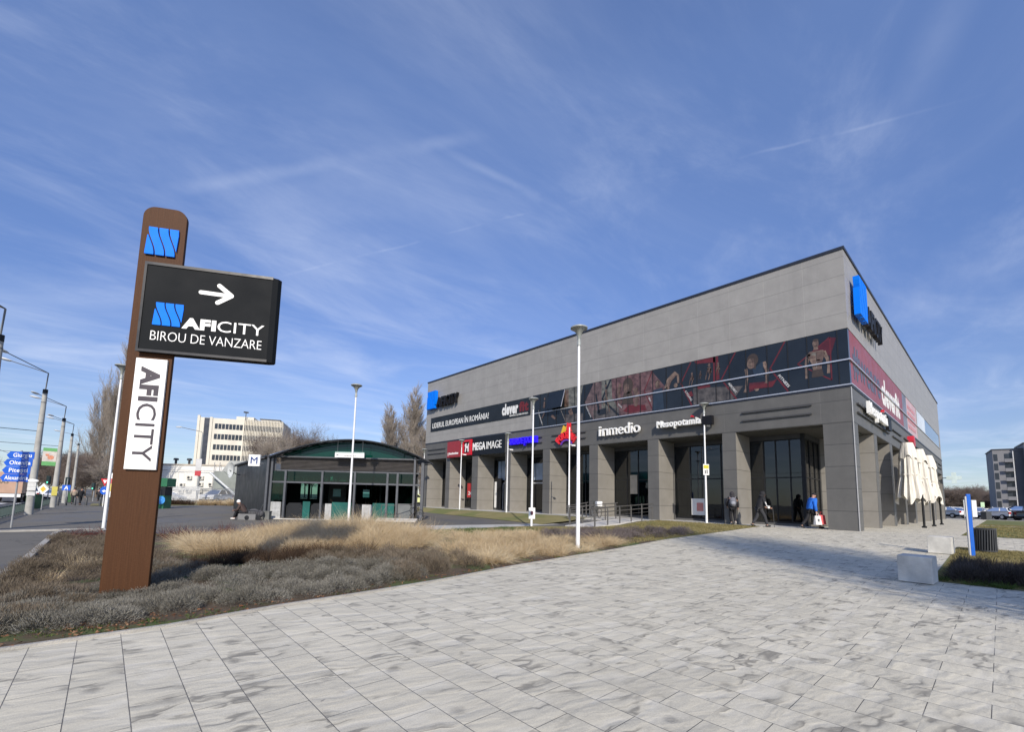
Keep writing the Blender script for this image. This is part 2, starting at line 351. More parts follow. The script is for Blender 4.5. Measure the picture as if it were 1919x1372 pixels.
def mat_ground(name, c1, c2, scale, fine=60, rough=0.9, bump=0.4, patch=None, cracks=False):
    m, n = newmat(name); c = world_xy(n)
    a = n.noise(c, scale, 6, 0.65); b = n.noise(c, fine, 4, 0.7)
    col = n.mix(n.maprange(a, 0.3, 0.7), c1, c2)
    col = n.mix(n.maprange(b, 0.35, 0.7, 0, 0.5), col, tuple(x * 0.55 for x in c1))
    if patch: col = n.mix(n.maprange(n.noise(c, scale * 0.4, 4, 0.6, 0.4), 0.5, 0.62, 0, 0.85, True), col, patch)
    h = n.m('MULTIPLY', b, 0.01)
    if cracks:
        vo = n.n('ShaderNodeTexVoronoi', {'Vector': n.vm('ADD', c, n.vm('MULTIPLY', n.noise(c, 1.2, 4, 0.6, 0, out=1), (1.2, 1.2, 0))), 'Scale': 0.22}, feature='DISTANCE_TO_EDGE').outputs[0]
        col = n.mix(n.maprange(vo, 0.0, 0.006, 0.55, 0), col, (0.02, 0.02, 0.02))
    bp = n.n('ShaderNodeBump', {'Strength': bump, 'Distance': 1.0, 'Height': h})
    p = n.n('ShaderNodeBsdfPrincipled', {'Base Color': col, 'Roughness': rough, 'Specular IOR Level': 0.3, 'Normal': bp.outputs[0]})
    n.n('ShaderNodeOutputMaterial', {'Surface': p.outputs[0]}); return m
PAVE = mat_paving('stamped_concrete', (0.645, 0.60, 0.48), (0.15, 0.14, 0.12))
PATH = mat_ground('pale_concrete', (0.44, 0.43, 0.40), (0.52, 0.51, 0.48), 1.2, 45, 0.8, 0.2)
ASPH = mat_ground('worn_asphalt', (0.125, 0.117, 0.100), (0.170, 0.158, 0.137), 0.5, 70, 0.85, 0.3, (0.10, 0.10, 0.103), True)
ROADM = mat_ground('road_asphalt', (0.075, 0.078, 0.085), (0.10, 0.10, 0.105), 0.4, 70, 0.85, 0.3)
EARTH = mat_ground('far_earth', (0.16, 0.15, 0.12), (0.20, 0.18, 0.14), 0.05, 3, 0.95, 0.1, (0.13, 0.15, 0.08))
SOIL = mat_ground('leafy_soil', (0.075, 0.055, 0.038), (0.12, 0.09, 0.06), 2.2, 25, 0.95, 0.8, (0.07, 0.10, 0.03))
TURF = mat_ground('dry_turf', (0.20, 0.18, 0.075), (0.27, 0.235, 0.11), 0.9, 55, 0.95, 1.0, (0.13, 0.15, 0.05))
TURFG = mat_ground('greener_turf', (0.13, 0.15, 0.05), (0.19, 0.18, 0.075), 0.7, 55, 0.95, 1.0, (0.10, 0.13, 0.04))
KERB = pmat('kerb_concrete', (0.34, 0.325, 0.295), 0.85, var=0.2, vs=4, bump=0.5, bs=60)
# ------------------------------------------------------------------ ground sheets
def groundmesh():
    xs = sorted(set([-3000, -1200, -500, -250, -120, -70] + list(np.arange(-50, 4, 1.0)) + [4, 8, 20, 50, 100, 200, 400, 900, 3000]))
    ys = sorted(set([-3000, -900, -300, -120, -60, -30] + list(np.arange(-20, 45, 1.5)) + [50, 60, 80, 120, 200, 400, 900, 3000]))
    V = [(x, y, gz(x, y)) for x in xs for y in ys]; n = len(ys)
    F = [(i * n + j, (i + 1) * n + j, (i + 1) * n + j + 1, i * n + j + 1) for i in range(len(xs) - 1) for j in range(n - 1)]
    me = bpy.data.meshes.new('ground'); me.from_pydata(V, [], F); me.update(); return me
tag(obj('ground', groundmesh(), ASPH), kind='structure')
EDGE = interp([(-60, 1.4), (-40, 1.75), (-25.7, 2.15), (-24.4, 2.16), (-23.3, 2.38), (-21.75, 2.5), (-20.2, 2.72), (-18.2, 3.06), (-15.5, 3.34), (-9.9, 3.8), (-1.8, 3.6), (-0.6, 3.55)])
sheet('plaza', [-60, -0.6], lambda x: -60, lambda x: EDGE(x), 60, 0.006, PAVE)
sheet('plaza_beside_building', [-0.6, 52], lambda x: -60, lambda x: 2.0, 30, 0.006, PAVE, 4)
sheet('pavement', [-0.6, 2.1], lambda x: 2.0 if x > -0.5 else 2.0, lambda x: 9.2, 4, 0.007, PATH, 0.6)
sheet('pavement_by_shops', [-1.9, 2.1], lambda x: 9.2, lambda x: 37.5, 10, 0.007, PATH, 0.6)
# planting bed
BACK = interp([(-26.2, 18.6), (-24.8, 18.2), (-23, 16.5), (-20, 16.2), (-17, 14.4), (-16, 12.9), (-8, 12.5), (-6.6, 11.2), (-5.4, 9.5), (-1.9, 9.3), (-0.6, 9.25)])
sheet('planting_bed', [-26.2, -10.5], lambda x: EDGE(x) + 0.05, BACK, 24, 0.012, SOIL)
sheet('lawn', [-10.5, -0.6], lambda x: EDGE(x) + 0.05, BACK, 16, 0.014, TURF)
SL = interp([(12.9, -6.7), (20, -5.4), (30, -4.3), (38, -3.9)])
def lawnslope():
    V = []; F = []; ys = list(np.arange(12.9, 38.1, 0.9))
    for y in ys:
        for j in range(7):
            x = SL(y) + (-1.92 - SL(y)) * j / 6; V.append((x, y, gz(x, y) + 0.02 + 0.10 * math.sin(math.pi * j / 6)))
    for i in range(len(ys) - 1):
        for j in range(6): k = i * 7 + j; F.append((k, k + 1, k + 8, k + 7))
    me = bpy.data.meshes.new('lawn'); me.from_pydata(V, [], F); me.update(); return me
tag(obj('lawn_slope', lawnslope(), TURF), kind='structure')
sheet('path', [-17.2, -5.6], interp([(-17.2, 13.2), (-16, 12.95), (-8, 12.55), (-5.6, 12.5)]), interp([(-17.2, 16.9), (-14.5, 15.8), (-7.2, 13.7), (-5.6, 13.4)]), 3, 0.010, PATH)
# lawns on the right of the plaza
sheet('lawn_beside_blocks', [-12.75, -4.85], lambda x: -30, lambda x: -3.2, 20, 0.014, TURF)
sheet('lawn_far', [1.5, 49], lambda x: -60, lambda x: -3.05, 20, 0.014, TURFG, 3)
sheet('path_across_lawn', [19.6, 20.8], lambda x: -60, lambda x: -3.05, 8, 0.020, PATH, 0.6)
# kerbs of the bed (thin edging strips with real height)
def strip(name, pts, w_, h, mat, dz=0.0, kind='structure'):
    mb = MB(); P = []
    for i in range(len(pts)):
        a = Vector(pts[max(i - 1, 0)]); b = Vector(pts[min(i + 1, len(pts) - 1)]); d = (b - a).normalized(); nrm = Vector((-d.y, d.x)); p = Vector(pts[i])
        for s_, zz in ((-1, -0.3), (-1, h), (1, h), (1, -0.3)):
            q = p + nrm * s_ * w_ / 2; P.append((q.x, q.y, gz(q.x, q.y) + zz + dz))
    F = []
    for i in range(len(pts) - 1):
        for k in range(3): F.append((i * 4 + k, i * 4 + k + 1, i * 4 + k + 5, i * 4 + k + 4))
    F += [(0, 1, 2, 3), tuple((len(pts) - 1) * 4 + k for k in (3, 2, 1, 0))]
    mb.add(P, F); o = mb.build(name, mat); tag(o, kind=kind); return o
strip('bed_edging', [(x, EDGE(x) + 0.02) for x in np.arange(-26.2, -0.6, 0.6)], 0.05, 0.035, KERB)
strip('bed_kerb', [(-26.25, y) for y in np.arange(2.2, 18.6, 0.8)] + [(-26.1, 19.0), (-25.6, 19.5), (-25.0, 19.8)], 0.14, 0.09, KERB)
strip('pavement_kerb', [(x, 20.1 - 0.03 * (x + 26)) for x in np.arange(-29.4, -24.6, 0.8)], 0.16, 0.07, KERB)
# road on the far left
sheet('sidewalk', [-29.4, -17.0], lambda x: 20.2, lambda x: 240, 30, 0.008, mat_ground('sidewalk_asphalt', (0.142, 0.132, 0.113), (0.182, 0.169, 0.146), 0.6, 60, 0.88, 0.3, (0.13, 0.13, 0.13), True), 1.5)
sheet('road', [-44, -29.75], lambda x: -120, lambda x: 420, 40, -0.11 + 0.13, ROADM, 2)
strip('road_kerb', [(-29.6, y) for y in list(np.arange(-40, 240, 4.0))], 0.2, 0.13, KERB)
lm = MB(); WL = pmat('road_paint', (0.62, 0.62, 0.60), 0.8, var=0.2, vs=8)
for y in np.arange(20, 150, 9.0):
    for x in (-33.2, -36.8): lm.box(x - 0.07, x + 0.07, y, y + 3, gz(x, y) + 0.028, gz(x, y) + 0.032)
for i in range(9): lm.box(-43 + i * 1.45, -42.3 + i * 1.45, 58, 61.5, gz(-36, 58) + 0.028, gz(-36, 58) + 0.032)
tag(lm.build('road_markings', WL), kind='structure')
# service lane markings: low sill between the planting and the lane
# ------------------------------------------------------------------ commercial building (corner at 0,0; sides along +Y and +X)
BZ = 0.5
def mat_cladding(name, c1, c2, bw, rh, phase, rough, off=0.0, mort=(0.10, 0.10, 0.10), msize=0.012, coat=0.0, spec=0.5):
    m, n = newmat(name); c = n.n('ShaderNodeTexCoord').outputs['Object']; sp = n.n('ShaderNodeSeparateXYZ', {0: c})
    u = n.m('ADD', sp.outputs[0], sp.outputs[1])
    tv = n.n('ShaderNodeCombineXYZ', {0: n.m('ADD', u, phase[0]), 1: n.m('ADD', sp.outputs[2], phase[1]), 2: 0.0}).outputs[0]
    br = n.n('ShaderNodeTexBrick', {'Vector': tv, 'Color1': (1, 1, 1, 1), 'Color2': (0.95, 0.95, 0.95, 1), 'Mortar': (1, 1, 1, 1), 'Scale': 1.0, 'Mortar Size': msize, 'Mortar Smooth': 0.1, 'Bias': 0.0, 'Brick Width': bw, 'Row Height': rh}, offset=off, squash=1.0)
    cl = n.noise(c, 1.1, 6, 0.62, 0.4); fine = n.noise(c, 26, 3, 0.6)
    col = n.mix(n.maprange(cl, 0.3, 0.72), c1, c2)
    col = n.mix(n.maprange(fine, 0.3, 0.75, 0, 0.22), col, tuple(x * 0.7 for x in c1))
    st = n.noise(n.n('ShaderNodeMapping', {0: c, 3: (1.6, 1.6, 0.12)}).outputs[0], 1.0, 5, 0.6)
    col = n.mix(n.maprange(st, 0.52, 0.75, 0, 0.28), col, tuple(x * 0.72 for x in c1))
    col = n.mix(1.0, col, br.outputs[0], 'MULTIPLY')
    fh = n.m('MULTIPLY', n.m('ABSOLUTE', n.m('SUBTRACT', n.m('FRACT', n.m('ADD', n.m('DIVIDE', n.m('ADD', sp.outputs[2], phase[1]), rh), 0.5)), 0.5)), rh)
    fv_ = n.m('MULTIPLY', n.m('ABSOLUTE', n.m('SUBTRACT', n.m('FRACT', n.m('ADD', n.m('DIVIDE', n.m('ADD', u, phase[0]), bw), 0.5)), 0.5)), bw)
    col = n.mix(n.maprange(fv_, 0.010, 0.022, 0.22, 0), col, tuple(min(1, x * 1.3) for x in c2))
    col = n.mix(n.maprange(fh, 0.007, 0.018, 0.85, 0), col, mort)
    bp = n.n('ShaderNodeBump', {'Strength': 0.5, 'Distance': 1.0, 'Height': n.m('ADD', n.m('MULTIPLY', n.m('SUBTRACT', 1.0, br.outputs[1]), 0.008), n.m('MULTIPLY', fine, 0.0012))})
    p = n.n('ShaderNodeBsdfPrincipled', {'Base Color': col, 'Roughness': rough, 'Specular IOR Level': spec, 'Normal': bp.outputs[0]})
    n.n('ShaderNodeOutputMaterial', {'Surface': p.outputs[0]}); return m
UPM = mat_cladding('upper_panels', (0.27, 0.26, 0.245), (0.335, 0.325, 0.305), 1.757, 0.92, (0.10, 0.0), 0.42, mort=(0.19, 0.185, 0.175), msize=0.008)
LOM = mat_cladding('lower_panels', (0.095, 0.093, 0.088), (0.125, 0.122, 0.116), 4.4, 1.02, (3.2, 0.15), 0.5, mort=(0.045, 0.045, 0.045))
PIM = mat_cladding('pillar_panels', (0.100, 0.098, 0.093), (0.13, 0.127, 0.12), 60.0, 1.02, (0.0, 0.15), 0.5, mort=(0.04, 0.04, 0.04))
REV = mat_cladding('beige_lining', (0.235, 0.222, 0.198), (0.29, 0.275, 0.25), 60.0, 1.02, (0.0, 0.15), 0.5, mort=(0.07, 0.065, 0.06))
NAVY = pmat('dark_flashing', (0.018, 0.022, 0.035), 0.4, var=0.1)
SILV = pmat('silver_trim', (0.62, 0.62, 0.64), 0.3, metal=0.6, var=0.05)
SOFF = pmat('soffit_panel', (0.07, 0.068, 0.06), 0.6)
BLK = pmat('black_metal', (0.014, 0.015, 0.017), 0.5, var=0.1, spec=0.3)
DKGR = pmat('dark_grey_metal', (0.055, 0.058, 0.062), 0.45)
GLS = glassmat('shop_glass', (0.22, 0.27, 0.27), 0.04, 0.015, 0.20, (0.012, 0.016, 0.018))
bld = thing('commercial_building', 'grey two-storey commercial building with a pillared arcade and a long band of printed windows', 'building', (0, 0, BZ))
LY, LX, H = 36.15, 46.2, 13.24
D2 = 2.05; DB = 2.5
def B(mb, name, mat, **k): return mb.build(name, mat, bld, **k)
# upper walls: one shell with the recesses for the window bands left open
u = MB()
T0, T1 = 6.68, 9.36
u.box(0, 0.35, 0, LY, T1, H)                 # long side above the band
u.box(0, 0.35, 20.3, LY, T0, T1)             # long side left of the band
u.box(0.35, LX, 0, 0.35, T1, H)              # short side above
u.box(18.95 + 6.0, LX, 0, 0.35, T0, 7.86)    # below the rear window strip
u.box(45.1, LX, 0, 0.35, 7.86, T1)
u.box(LX - 0.35, LX, 0.35, LY, T0, H); u.box(0.35, LX - 0.35, LY - 0.35, LY, T0, H)
B(u, 'upper_wall', UPM)
lw = MB(); lw.box(0.0, 0.45, 0, LY, 4.93, 6.56); lw.box(0.45, LX, 0, 0.45, 4.93, 6.56)
B(lw, 'lower_wall', LOM)
rf = MB(); rf.box(0.35, LX - 0.35, 0.35, LY - 0.35, H - 0.7, H - 0.5); B(rf, 'roof', pmat('roof_membrane', (0.25, 0.25, 0.25), 0.9))
cp = MB(); cp.box(-0.05, 0.40, -0.05, LY + 0.05, H, H + 0.13); cp.box(0.40, LX + 0.05, -0.05, 0.40, H, H + 0.13); cp.box(LX - 0.4, LX + 0.05, 0.4, LY + 0.05, H, H + 0.13); cp.box(0.4, LX - 0.4, LY - 0.4, LY + 0.05, H, H + 0.13)
B(cp, 'parapet_cap', NAVY)
fl = MB(); fl.box(-0.03, 0.35, -0.03, LY, 6.562, 6.678); fl.box(0.35, LX, -0.03, 0.35, 6.562, 6.678); B(fl, 'dark_flashing', NAVY)
sv = MB(); sv.box(-0.06, -0.031, -0.06, 20.35, 6.65, 6.70); sv.box(-0.031, 25, -0.06, -0.031, 6.65, 6.70); B(sv, 'lower_trim', SILV)
sv = MB(); sv.box(-0.05, -0.002, -0.05, 20.35, 7.83, 7.89); sv.box(-0.002, 45.1, -0.05, -0.002, 7.83, 7.89); B(sv, 'upper_trim', SILV)
# corner trim (light metal edge)
ct = MB(); ct.box(-0.02, 0.012, -0.02, 0.012, 0.0, 6.55); B(ct, 'corner_trim', pmat('corner_strip', (0.42, 0.42, 0.42), 0.4))
# pillars
def pillar(x0, x1, y0, y1):
    
    p = B(MB().box(x0, x1, y0, y1, 0, 4.929), 'pillar', PIM)
    if x0 < 0.1 and y0 > 1: MB().box(x0 + 0.012, x1 - 0.2, y0 - 0.006, y0 - 0.001, 0, 4.9).box(x0 + 0.012, x1 - 0.2, y1 + 0.001, y1 + 0.006, 0, 4.9).build('reveal_lining', REV, p)
    if y0 < 0.1 and x0 > 1: MB().box(x0 - 0.006, x0 - 0.001, y0 + 0.012, y1 - 0.2, 0, 4.9).box(x1 + 0.001, x1 + 0.006, y0 + 0.012, y1 - 0.2, 0, 4.9).build('reveal_lining', REV, p)
    return p
pillar(0.01, 1.0, 0.01, 1.15)
PA = [(5.05, 5.75), (9.52, 10.24), (14.0, 14.72), (18.42, 19.13), (22.8, 23.47), (27.15, 28.0), (31.54, 32.2), (35.6, 36.14)]
for a, b in PA: pillar(0.01, D2 + 0.1, a, b)
PB = [(4.92, 5.75), (9.88, 10.8), (14.78, 15.7), (19.7, 20.6), (24.6, 25.5), (29.5, 30.4), (34.4, 35.3), (39.3, 40.2), (44.9, 46.19)]
for a, b in PB: pillar(a, b, 0.01, DB + 0.1)
# soffit over the arcade and the inner storey slab
so_ = MB(); so_.box(0.45, D2 + 0.3, 0.45, LY, 4.86, 4.93); so_.box(D2 + 0.3, LX, 0.45, DB + 0.3, 4.86, 4.93); B(so_, 'soffit', SOFF)
inn = MB(); inn.box(D2 + 5.5, D2 + 5.6, DB + 5, LY - 0.4, 0, 4.86); inn.box(D2 + 5.6, LX - 0.4, DB + 5, DB + 5.1, 0, 4.86); inn.box(D2 + 0.3, LX - 0.4, DB + 0.3, LY - 0.4, 4.75, 4.855)
B(inn, 'inner_wall', pmat('interior_wall', (0.16, 0.15, 0.13), 0.8, var=0.3, vs=1.2))
sl = MB(); sl.box(D2, LX - 0.2, DB, LY - 0.2, 0.01, 0.10); B(sl, 'shop_floor', pmat('shop_floor', (0.20, 0.19, 0.17), 0.5))
B(MB().box(0.03, LX, LY - 0.3, LY - 0.02, 0, 4.86).box(LX - 0.3, LX - 0.02, DB + 0.2, LY - 0.3, 0, 4.86), 'rear_wall', PIM)
# glazing of each bay
def glazing(p, q, z0, z1, cols, rows, frame_w=0.06, gm=GLS, name='window', doors=None):
    """glass wall from p to q (x,y) with posts at cols (fractions) and rails at rows (heights)"""
    p = Vector((*p, 0)); q = Vector((*q, 0)); L = (q - p).length; M_ = frame(p, (q - p), (0, 0, 1))
    g = MB().box(0, L, z0, z1, -0.012, 0.012, M_).build(name, gm, bld)
    f = MB(); w2 = frame_w / 2
    f.box(0, L, z1 - frame_w, z1, -0.05, 0.05, M_); f.box(0, L, z0, z0 + frame_w * 1.5, -0.05, 0.05, M_)
    for r_ in rows: f.box(0, L, r_ - w2, r_ + w2, -0.045, 0.045, M_)
    for c_ in cols: f.box(L * c_ - w2, L * c_ + w2, z0 + 0.09, z1 - frame_w, -0.05, 0.05, M_)
    f.build('frame', BLK, g); return g
GX = D2; gaps = [(DB, 5.05)] + [(PA[i][1], PA[i + 1][0]) for i in range(len(PA) - 1)]
for i, (a, b) in enumerate(gaps):
    n_ = 4 if i == 0 else 4
    glazing((GX, b), (GX, a), 0.12, 4.62, [0.0, 0.27, 0.5, 0.76, 1.0], [2.55])
    B(MB().box(GX - 0.08, GX + 0.1, a, b, 4.62, 4.86), 'head_panel', DKGR)
    B(MB().box(GX - 0.1, GX + 0.1, a, b, 0.0, 0.12), 'plinth', pmat('plinth_stone', (0.10, 0.10, 0.10), 0.6))
# short side: glass behind the arcade
for i, (a, b) in enumerate([(D2, 4.92)] + [(PB[i][1], PB[i + 1][0]) for i in range(len(PB) - 1)]):
    glazing((a, DB), (b, DB), 0.12, 4.62, [0.0, 0.34, 0.67, 1.0], [2.55])
    B(MB().box(a, b, DB - 0.08, DB + 0.1, 4.62, 4.86), 'head_panel', DKGR)
B(MB().box(GX - 0.09, GX + 0.09, DB - 0.09, DB + 0.09, 0, 4.86), 'corner_post', BLK)
# things seen through and on the shop glass
def flat(name, mat, y0, y1, z0, z1, x=GX - 0.03, t=0.02): return B(MB().box(x - t, x, y0, y1, z0, z1), name, mat)
WHITEP = pmat('white_print', (0.72, 0.72, 0.70), 0.5, var=0.06); REDP = pmat('red_print', (0.42, 0.03, 0.035), 0.45); BEIGE = pmat('beige_board', (0.42, 0.36, 0.27), 0.6)
flat('notice_poster', WHITEP, 7.55, 8.5, 0.35, 1.35); flat('poster_mark', pmat('faint_red_print', (0.55, 0.22, 0.2), 0.5), 7.75, 8.15, 0.6, 1.1, GX - 0.051, 0.004)
flat('beige_panel', BEIGE, 12.2, 12.75, 1.6, 2.9)
flat('window_sticker', REDP, 30.35, 31.2, 1.1, 2.5, GX - 0.04)
mb = MB(); addtext(mb, '24', 0, 0.5, 0, 0.35, 0.01, frame((GX - 0.062, 31.0, 1.35), (0, -1, 0), (0, 0, 1)), 0.03); B(mb, 'sticker_lettering', WHITEP)
FROST = pmat('pale_glass_film', (0.26, 0.33, 0.42), 0.15, var=0.25, vs=1.0)
flat('pale_upper_film', FROST, 23.8, 26.6, 2.75, 4.5); flat('pale_upper_film', FROST, 20.2, 22.0, 2.7, 4.1)
fr = MB()
for y0, y1, z0, z1 in ((24.2, 25.9, 0.12, 2.5), (19.6, 22.2, 0.12, 2.5)):
    fr.box(GX - 0.07, GX - 0.03, y0, y0 + 0.09, z0, z1); fr.box(GX - 0.07, GX - 0.03, y1 - 0.09, y1, z0, z1); fr.box(GX - 0.07, GX - 0.03, y0, y1, z1 - 0.12, z1); fr.box(GX - 0.07, GX - 0.03, (y0 + y1) / 2 - 0.05, (y0 + y1) / 2 + 0.05, z0, z1)
B(fr, 'door_frame', pmat('aluminium_frame', (0.45, 0.46, 0.47), 0.35, metal=0.4))
flat('white_door_board', WHITEP, 26.55, 27.05, 0.12, 2.6); flat('dark_cash_machine', BLK, 25.95, 26.5, 0.12, 2.9, GX - 0.05, 0.2)
# shop furniture behind the glass
fu = MB(); random.seed(5)
for k in range(34):
    y = random.uniform(3.2, 34); x = GX + random.uniform(0.9, 4.4); hh = random.choice([0.9, 1.1, 1.4, 1.9, 2.1]); fu.box(x, x + random.uniform(0.3, 0.8), y, y + random.uniform(0.5, 1.6), 0.1, hh)
for k in range(14):
    x = random.uniform(4, 40); y = DB + random.uniform(1.0, 4.2); fu.box(x, x + random.uniform(0.5, 1.5), y, y + 0.5, 0.1, random.choice([0.9, 1.2, 1.8]))
B(fu, 'shop_fittings', pmat('fittings', (0.24, 0.22, 0.19), 0.6, var=0.6, vs=0.9))
pl = MB()
for k in range(18): y = 3.3 + k * 1.9; pl.box(GX + 0.6, GX + 2.2, y, y + 0.12, 4.4, 4.5)
B(pl, 'ceiling_fitting', pmat('ceiling_light_off', (0.6, 0.6, 0.58), 0.5))
# back wall pale strips (structural columns inside)
# ------------------------------------------------------------------ printed window bands
PG = pmat('dark_printed_glass', (0.012, 0.016, 0.021), 0.10, var=0.3, vs=0.5, spec=0.5)
PGT = pmat('pinkish_printed_glass', (0.16, 0.085, 0.085), 0.15, var=0.3, vs=0.6)
band = B(MB().box(0.02, 0.3, 0.02, 20.3, T0 + 0.02, T1), 'window_band', PG)
mu = MB(); y = 0.42
MUL = [0.42, 1.63, 2.46, 3.39, 4.41, 5.27, 6.0, 7.07, 7.98, 8.95, 9.84, 10.72, 11.62, 12.51, 13.34, 14.26, 15.15, 16.05, 16.93, 17.8, 18.69, 19.53, 20.28]
for y in MUL: mu.box(-0.004, 0.02, y - 0.018, y + 0.018, T0 + 0.02, T1)
mu.build('mullions', BLK, band)
POS = {}
def pm(k):
    cols = dict(red=(0.10, 0.014, 0.016), skin=(0.15, 0.105, 0.08), skin2=(0.11, 0.072, 0.056), pale=(0.20, 0.18, 0.155), dark=(0.012, 0.014, 0.018), grey=(0.16, 0.155, 0.15), pink=(0.11, 0.06, 0.06), floor=(0.07, 0.062, 0.058), white=(0.55, 0.55, 0.55), hair=(0.05, 0.035, 0.025), navy=(0.02, 0.032, 0.05), redd=(0.07, 0.012, 0.015), mauve=(0.10, 0.068, 0.066), sage=(0.115, 0.115, 0.10))
    return pmat('print_' + k, cols[k], 0.16, var=0.6 if k in ('skin', 'skin2', 'pale', 'pink', 'floor', 'grey', 'mauve', 'sage') else 0.2, vs=3.0)
_lay = [0]; PM_ = MB().box(0.02, 0.3, 0.02, 20.3, T0 + 0.02, T1); PI_ = [None] * 6
def poster(k, *polys, lay=None):
    """flat printed shapes on the long side; points are (distance along the wall, height)"""
    _lay[0] += 1; x = 0.02 - 0.0008 * _lay[0] if lay is None else 0.02 - lay
    n0 = len(PM_.f)
    for p in polys: PM_.prism([(-a, b) for a, b in p], 0, 0.0006, frame((x, 0, 0), (0, -1, 0), (0, 0, 1)))
    PI_.extend([k] * (len(PM_.f) - n0))
def ell(cx, cy, rx, ry, rot=0, n=16):
    return [(cx + rx * math.cos(t) * math.cos(rot) - ry * math.sin(t) * math.sin(rot), cy + rx * math.cos(t) * math.sin(rot) + ry * math.sin(t) * math.cos(rot)) for t in [2 * math.pi * i / n for i in range(n)]]
def limb(*pts):
    """polygon round a chain of (y, z, half width)"""
    L, Rr = [], []
    for i, (a, b, w_) in enumerate(pts):
        p, q = pts[max(i - 1, 0)], pts[min(i + 1, len(pts) - 1)]; d = math.hypot(q[0] - p[0], q[1] - p[1]) or 1; nx, ny = -(q[1] - p[1]) / d, (q[0] - p[0]) / d
        L.append((a + nx * w_, b + ny * w_)); Rr.append((a - nx * w_, b - ny * w_))
    return L + Rr[::-1]
def line(a, b, w_): return limb((*a, w_), (*b, w_))
# backgrounds of the pictures
poster('pink', [(9.95, 9.34), (12.9, 9.34), (13.6, 8.06), (12.4, 6.72), (9.95, 6.72), (9.0, 8.1)])
poster('mauve', [(13.0, 9.34), (14.5, 9.34), (15.2, 8.1), (14.4, 6.72), (12.3, 6.72), (13.0, 7.9)])
poster('sage', [(12.9, 9.34), (13.7, 9.34), (13.7, 7.3), (12.4, 7.3), (12.85, 8.05)], [(15.3, 9.34), (17.1, 9.34), (17.1, 7.95), (15.6, 7.9)])
poster('floor', [(4.6, 7.4), (7.3, 7.75), (7.3, 6.75), (5.1, 6.75)], [(12.3, 7.3), (14.4, 7.35), (14.35, 6.75), (12.3, 6.75)], [(15.3, 7.3), (17.0, 7.4), (17, 6.75), (15.3, 6.75)])
poster('redd', [(0.45, 9.0), (0.75, 9.1), (1.6, 8.3), (0.7, 8.2)], [(17.2, 9.0), (18.2, 7.9), (17.3, 7.9)], [(4.3, 7.5), (3.0, 7.4), (4.3, 7.0)])
poster('red', [(6.0, 9.34), (7.2, 9.34), (7.1, 9.15), (6.0, 9.02)], [(5.85, 9.34), (6.12, 9.34), (6.15, 7.9), (5.8, 8.0)], [(6.4, 7.9), (7.1, 7.85), (7.0, 7.62), (6.3, 7.66)], [(10.4, 7.2), (11.6, 7.35), (12.0, 7.0), (11.5, 6.8), (10.3, 6.85)], [(7.4, 7.6), (7.65, 7.5), (7.6, 7.2), (7.3, 7.3)])
# red zig-zag lines between the pictures
poster('red', line((2.56, 9.34), (3.27, 8.07), 0.035), line((3.27, 8.07), (2.5, 6.74), 0.04), line((0.70, 9.08), (0.71, 7.0), 0.03), line((0.71, 7.0), (2.05, 8.05), 0.03), line((2.05, 8.05), (0.70, 9.08), 0.03),
       line((4.93, 9.34), (5.7, 7.97), 0.035), line((5.7, 7.97), (4.95, 6.74), 0.04), line((7.4, 9.34), (8.03, 8.15), 0.035), line((8.03, 8.15), (7.4, 6.74), 0.045), line((9.85, 9.34), (10.45, 8.1), 0.03), line((10.45, 8.1), (9.85, 6.74), 0.03))
poster('dark', line((12.95, 9.34), (13.65, 8.06), 0.07), line((13.65, 8.06), (12.3, 6.74), 0.07), line((14.5, 9.34), (15.25, 8.1), 0.12), line((15.25, 8.1), (14.5, 6.74), 0.08))
poster('pale', line((19.7, 8.1), (19.2, 6.8), 0.02), line((17.35, 7.75), (16.9, 6.85), 0.02), line((17.3, 9.0), (17.5, 8.0), 0.02))
# figures: bare-chested man, woman in plank, cyclists, smiling man with arched back, woman at rest, climbing rope man
poster('skin', ell(1.27, 8.90, 0.13, 0.20), limb((1.27, 8.72, 0.09), (1.27, 8.6, 0.1)), [(1.55, 8.55), (0.98, 8.53), (0.92, 8.35), (1.05, 7.95), (1.08, 7.6), (1.42, 7.6), (1.47, 7.95), (1.63, 8.35)], limb((1.58, 8.45, 0.09), (1.68, 8.0, 0.07), (1.70, 7.6, 0.05), (1.68, 7.25, 0.07)), limb((0.97, 8.45, 0.09), (0.83, 8.05, 0.065), (0.80, 7.7, 0.05), (0.82, 7.35, 0.06)))
poster('pale', limb((1.45, 8.42, 0.05), (1.25, 8.38, 0.07), (1.05, 8.42, 0.05)), limb((1.27, 8.3, 0.02), (1.27, 7.7, 0.02)))
poster('skin2', [(1.27, 8.5), (0.98, 8.5), (0.94, 8.3), (1.06, 7.95), (1.1, 7.62), (1.25, 7.62)], ell(1.2, 8.9, 0.06, 0.17), [(1.6, 8.35), (1.3, 8.28), (1.3, 8.2), (1.55, 8.22)], [(1.45, 8.1), (1.12, 8.1), (1.12, 8.05), (1.45, 8.05)], [(1.42, 7.9), (1.15, 7.9), (1.15, 7.86), (1.42, 7.86)])
poster('hair', ell(1.26, 9.07, 0.12, 0.07), line((1.2, 8.8), (1.32, 8.78), 0.03), line((1.27, 8.45), (1.27, 8.0), 0.012), [(1.45, 7.62), (1.06, 7.62), (1.0, 7.25), (1.5, 7.25)])
poster('hair', ell(4.08, 8.72, 0.28, 0.34))
poster('skin', ell(4.16, 8.55, 0.20, 0.30, 0.15), limb((4.42, 8.3, 0.07), (4.38, 7.8, 0.06), (4.46, 7.2, 0.05), (4.5, 7.02, 0.09)), limb((3.55, 8.5, 0.10), (3.42, 8.0, 0.075), (3.45, 7.35, 0.065), (3.85, 7.22, 0.05)), ell(3.93, 7.13, 0.11, 0.13))
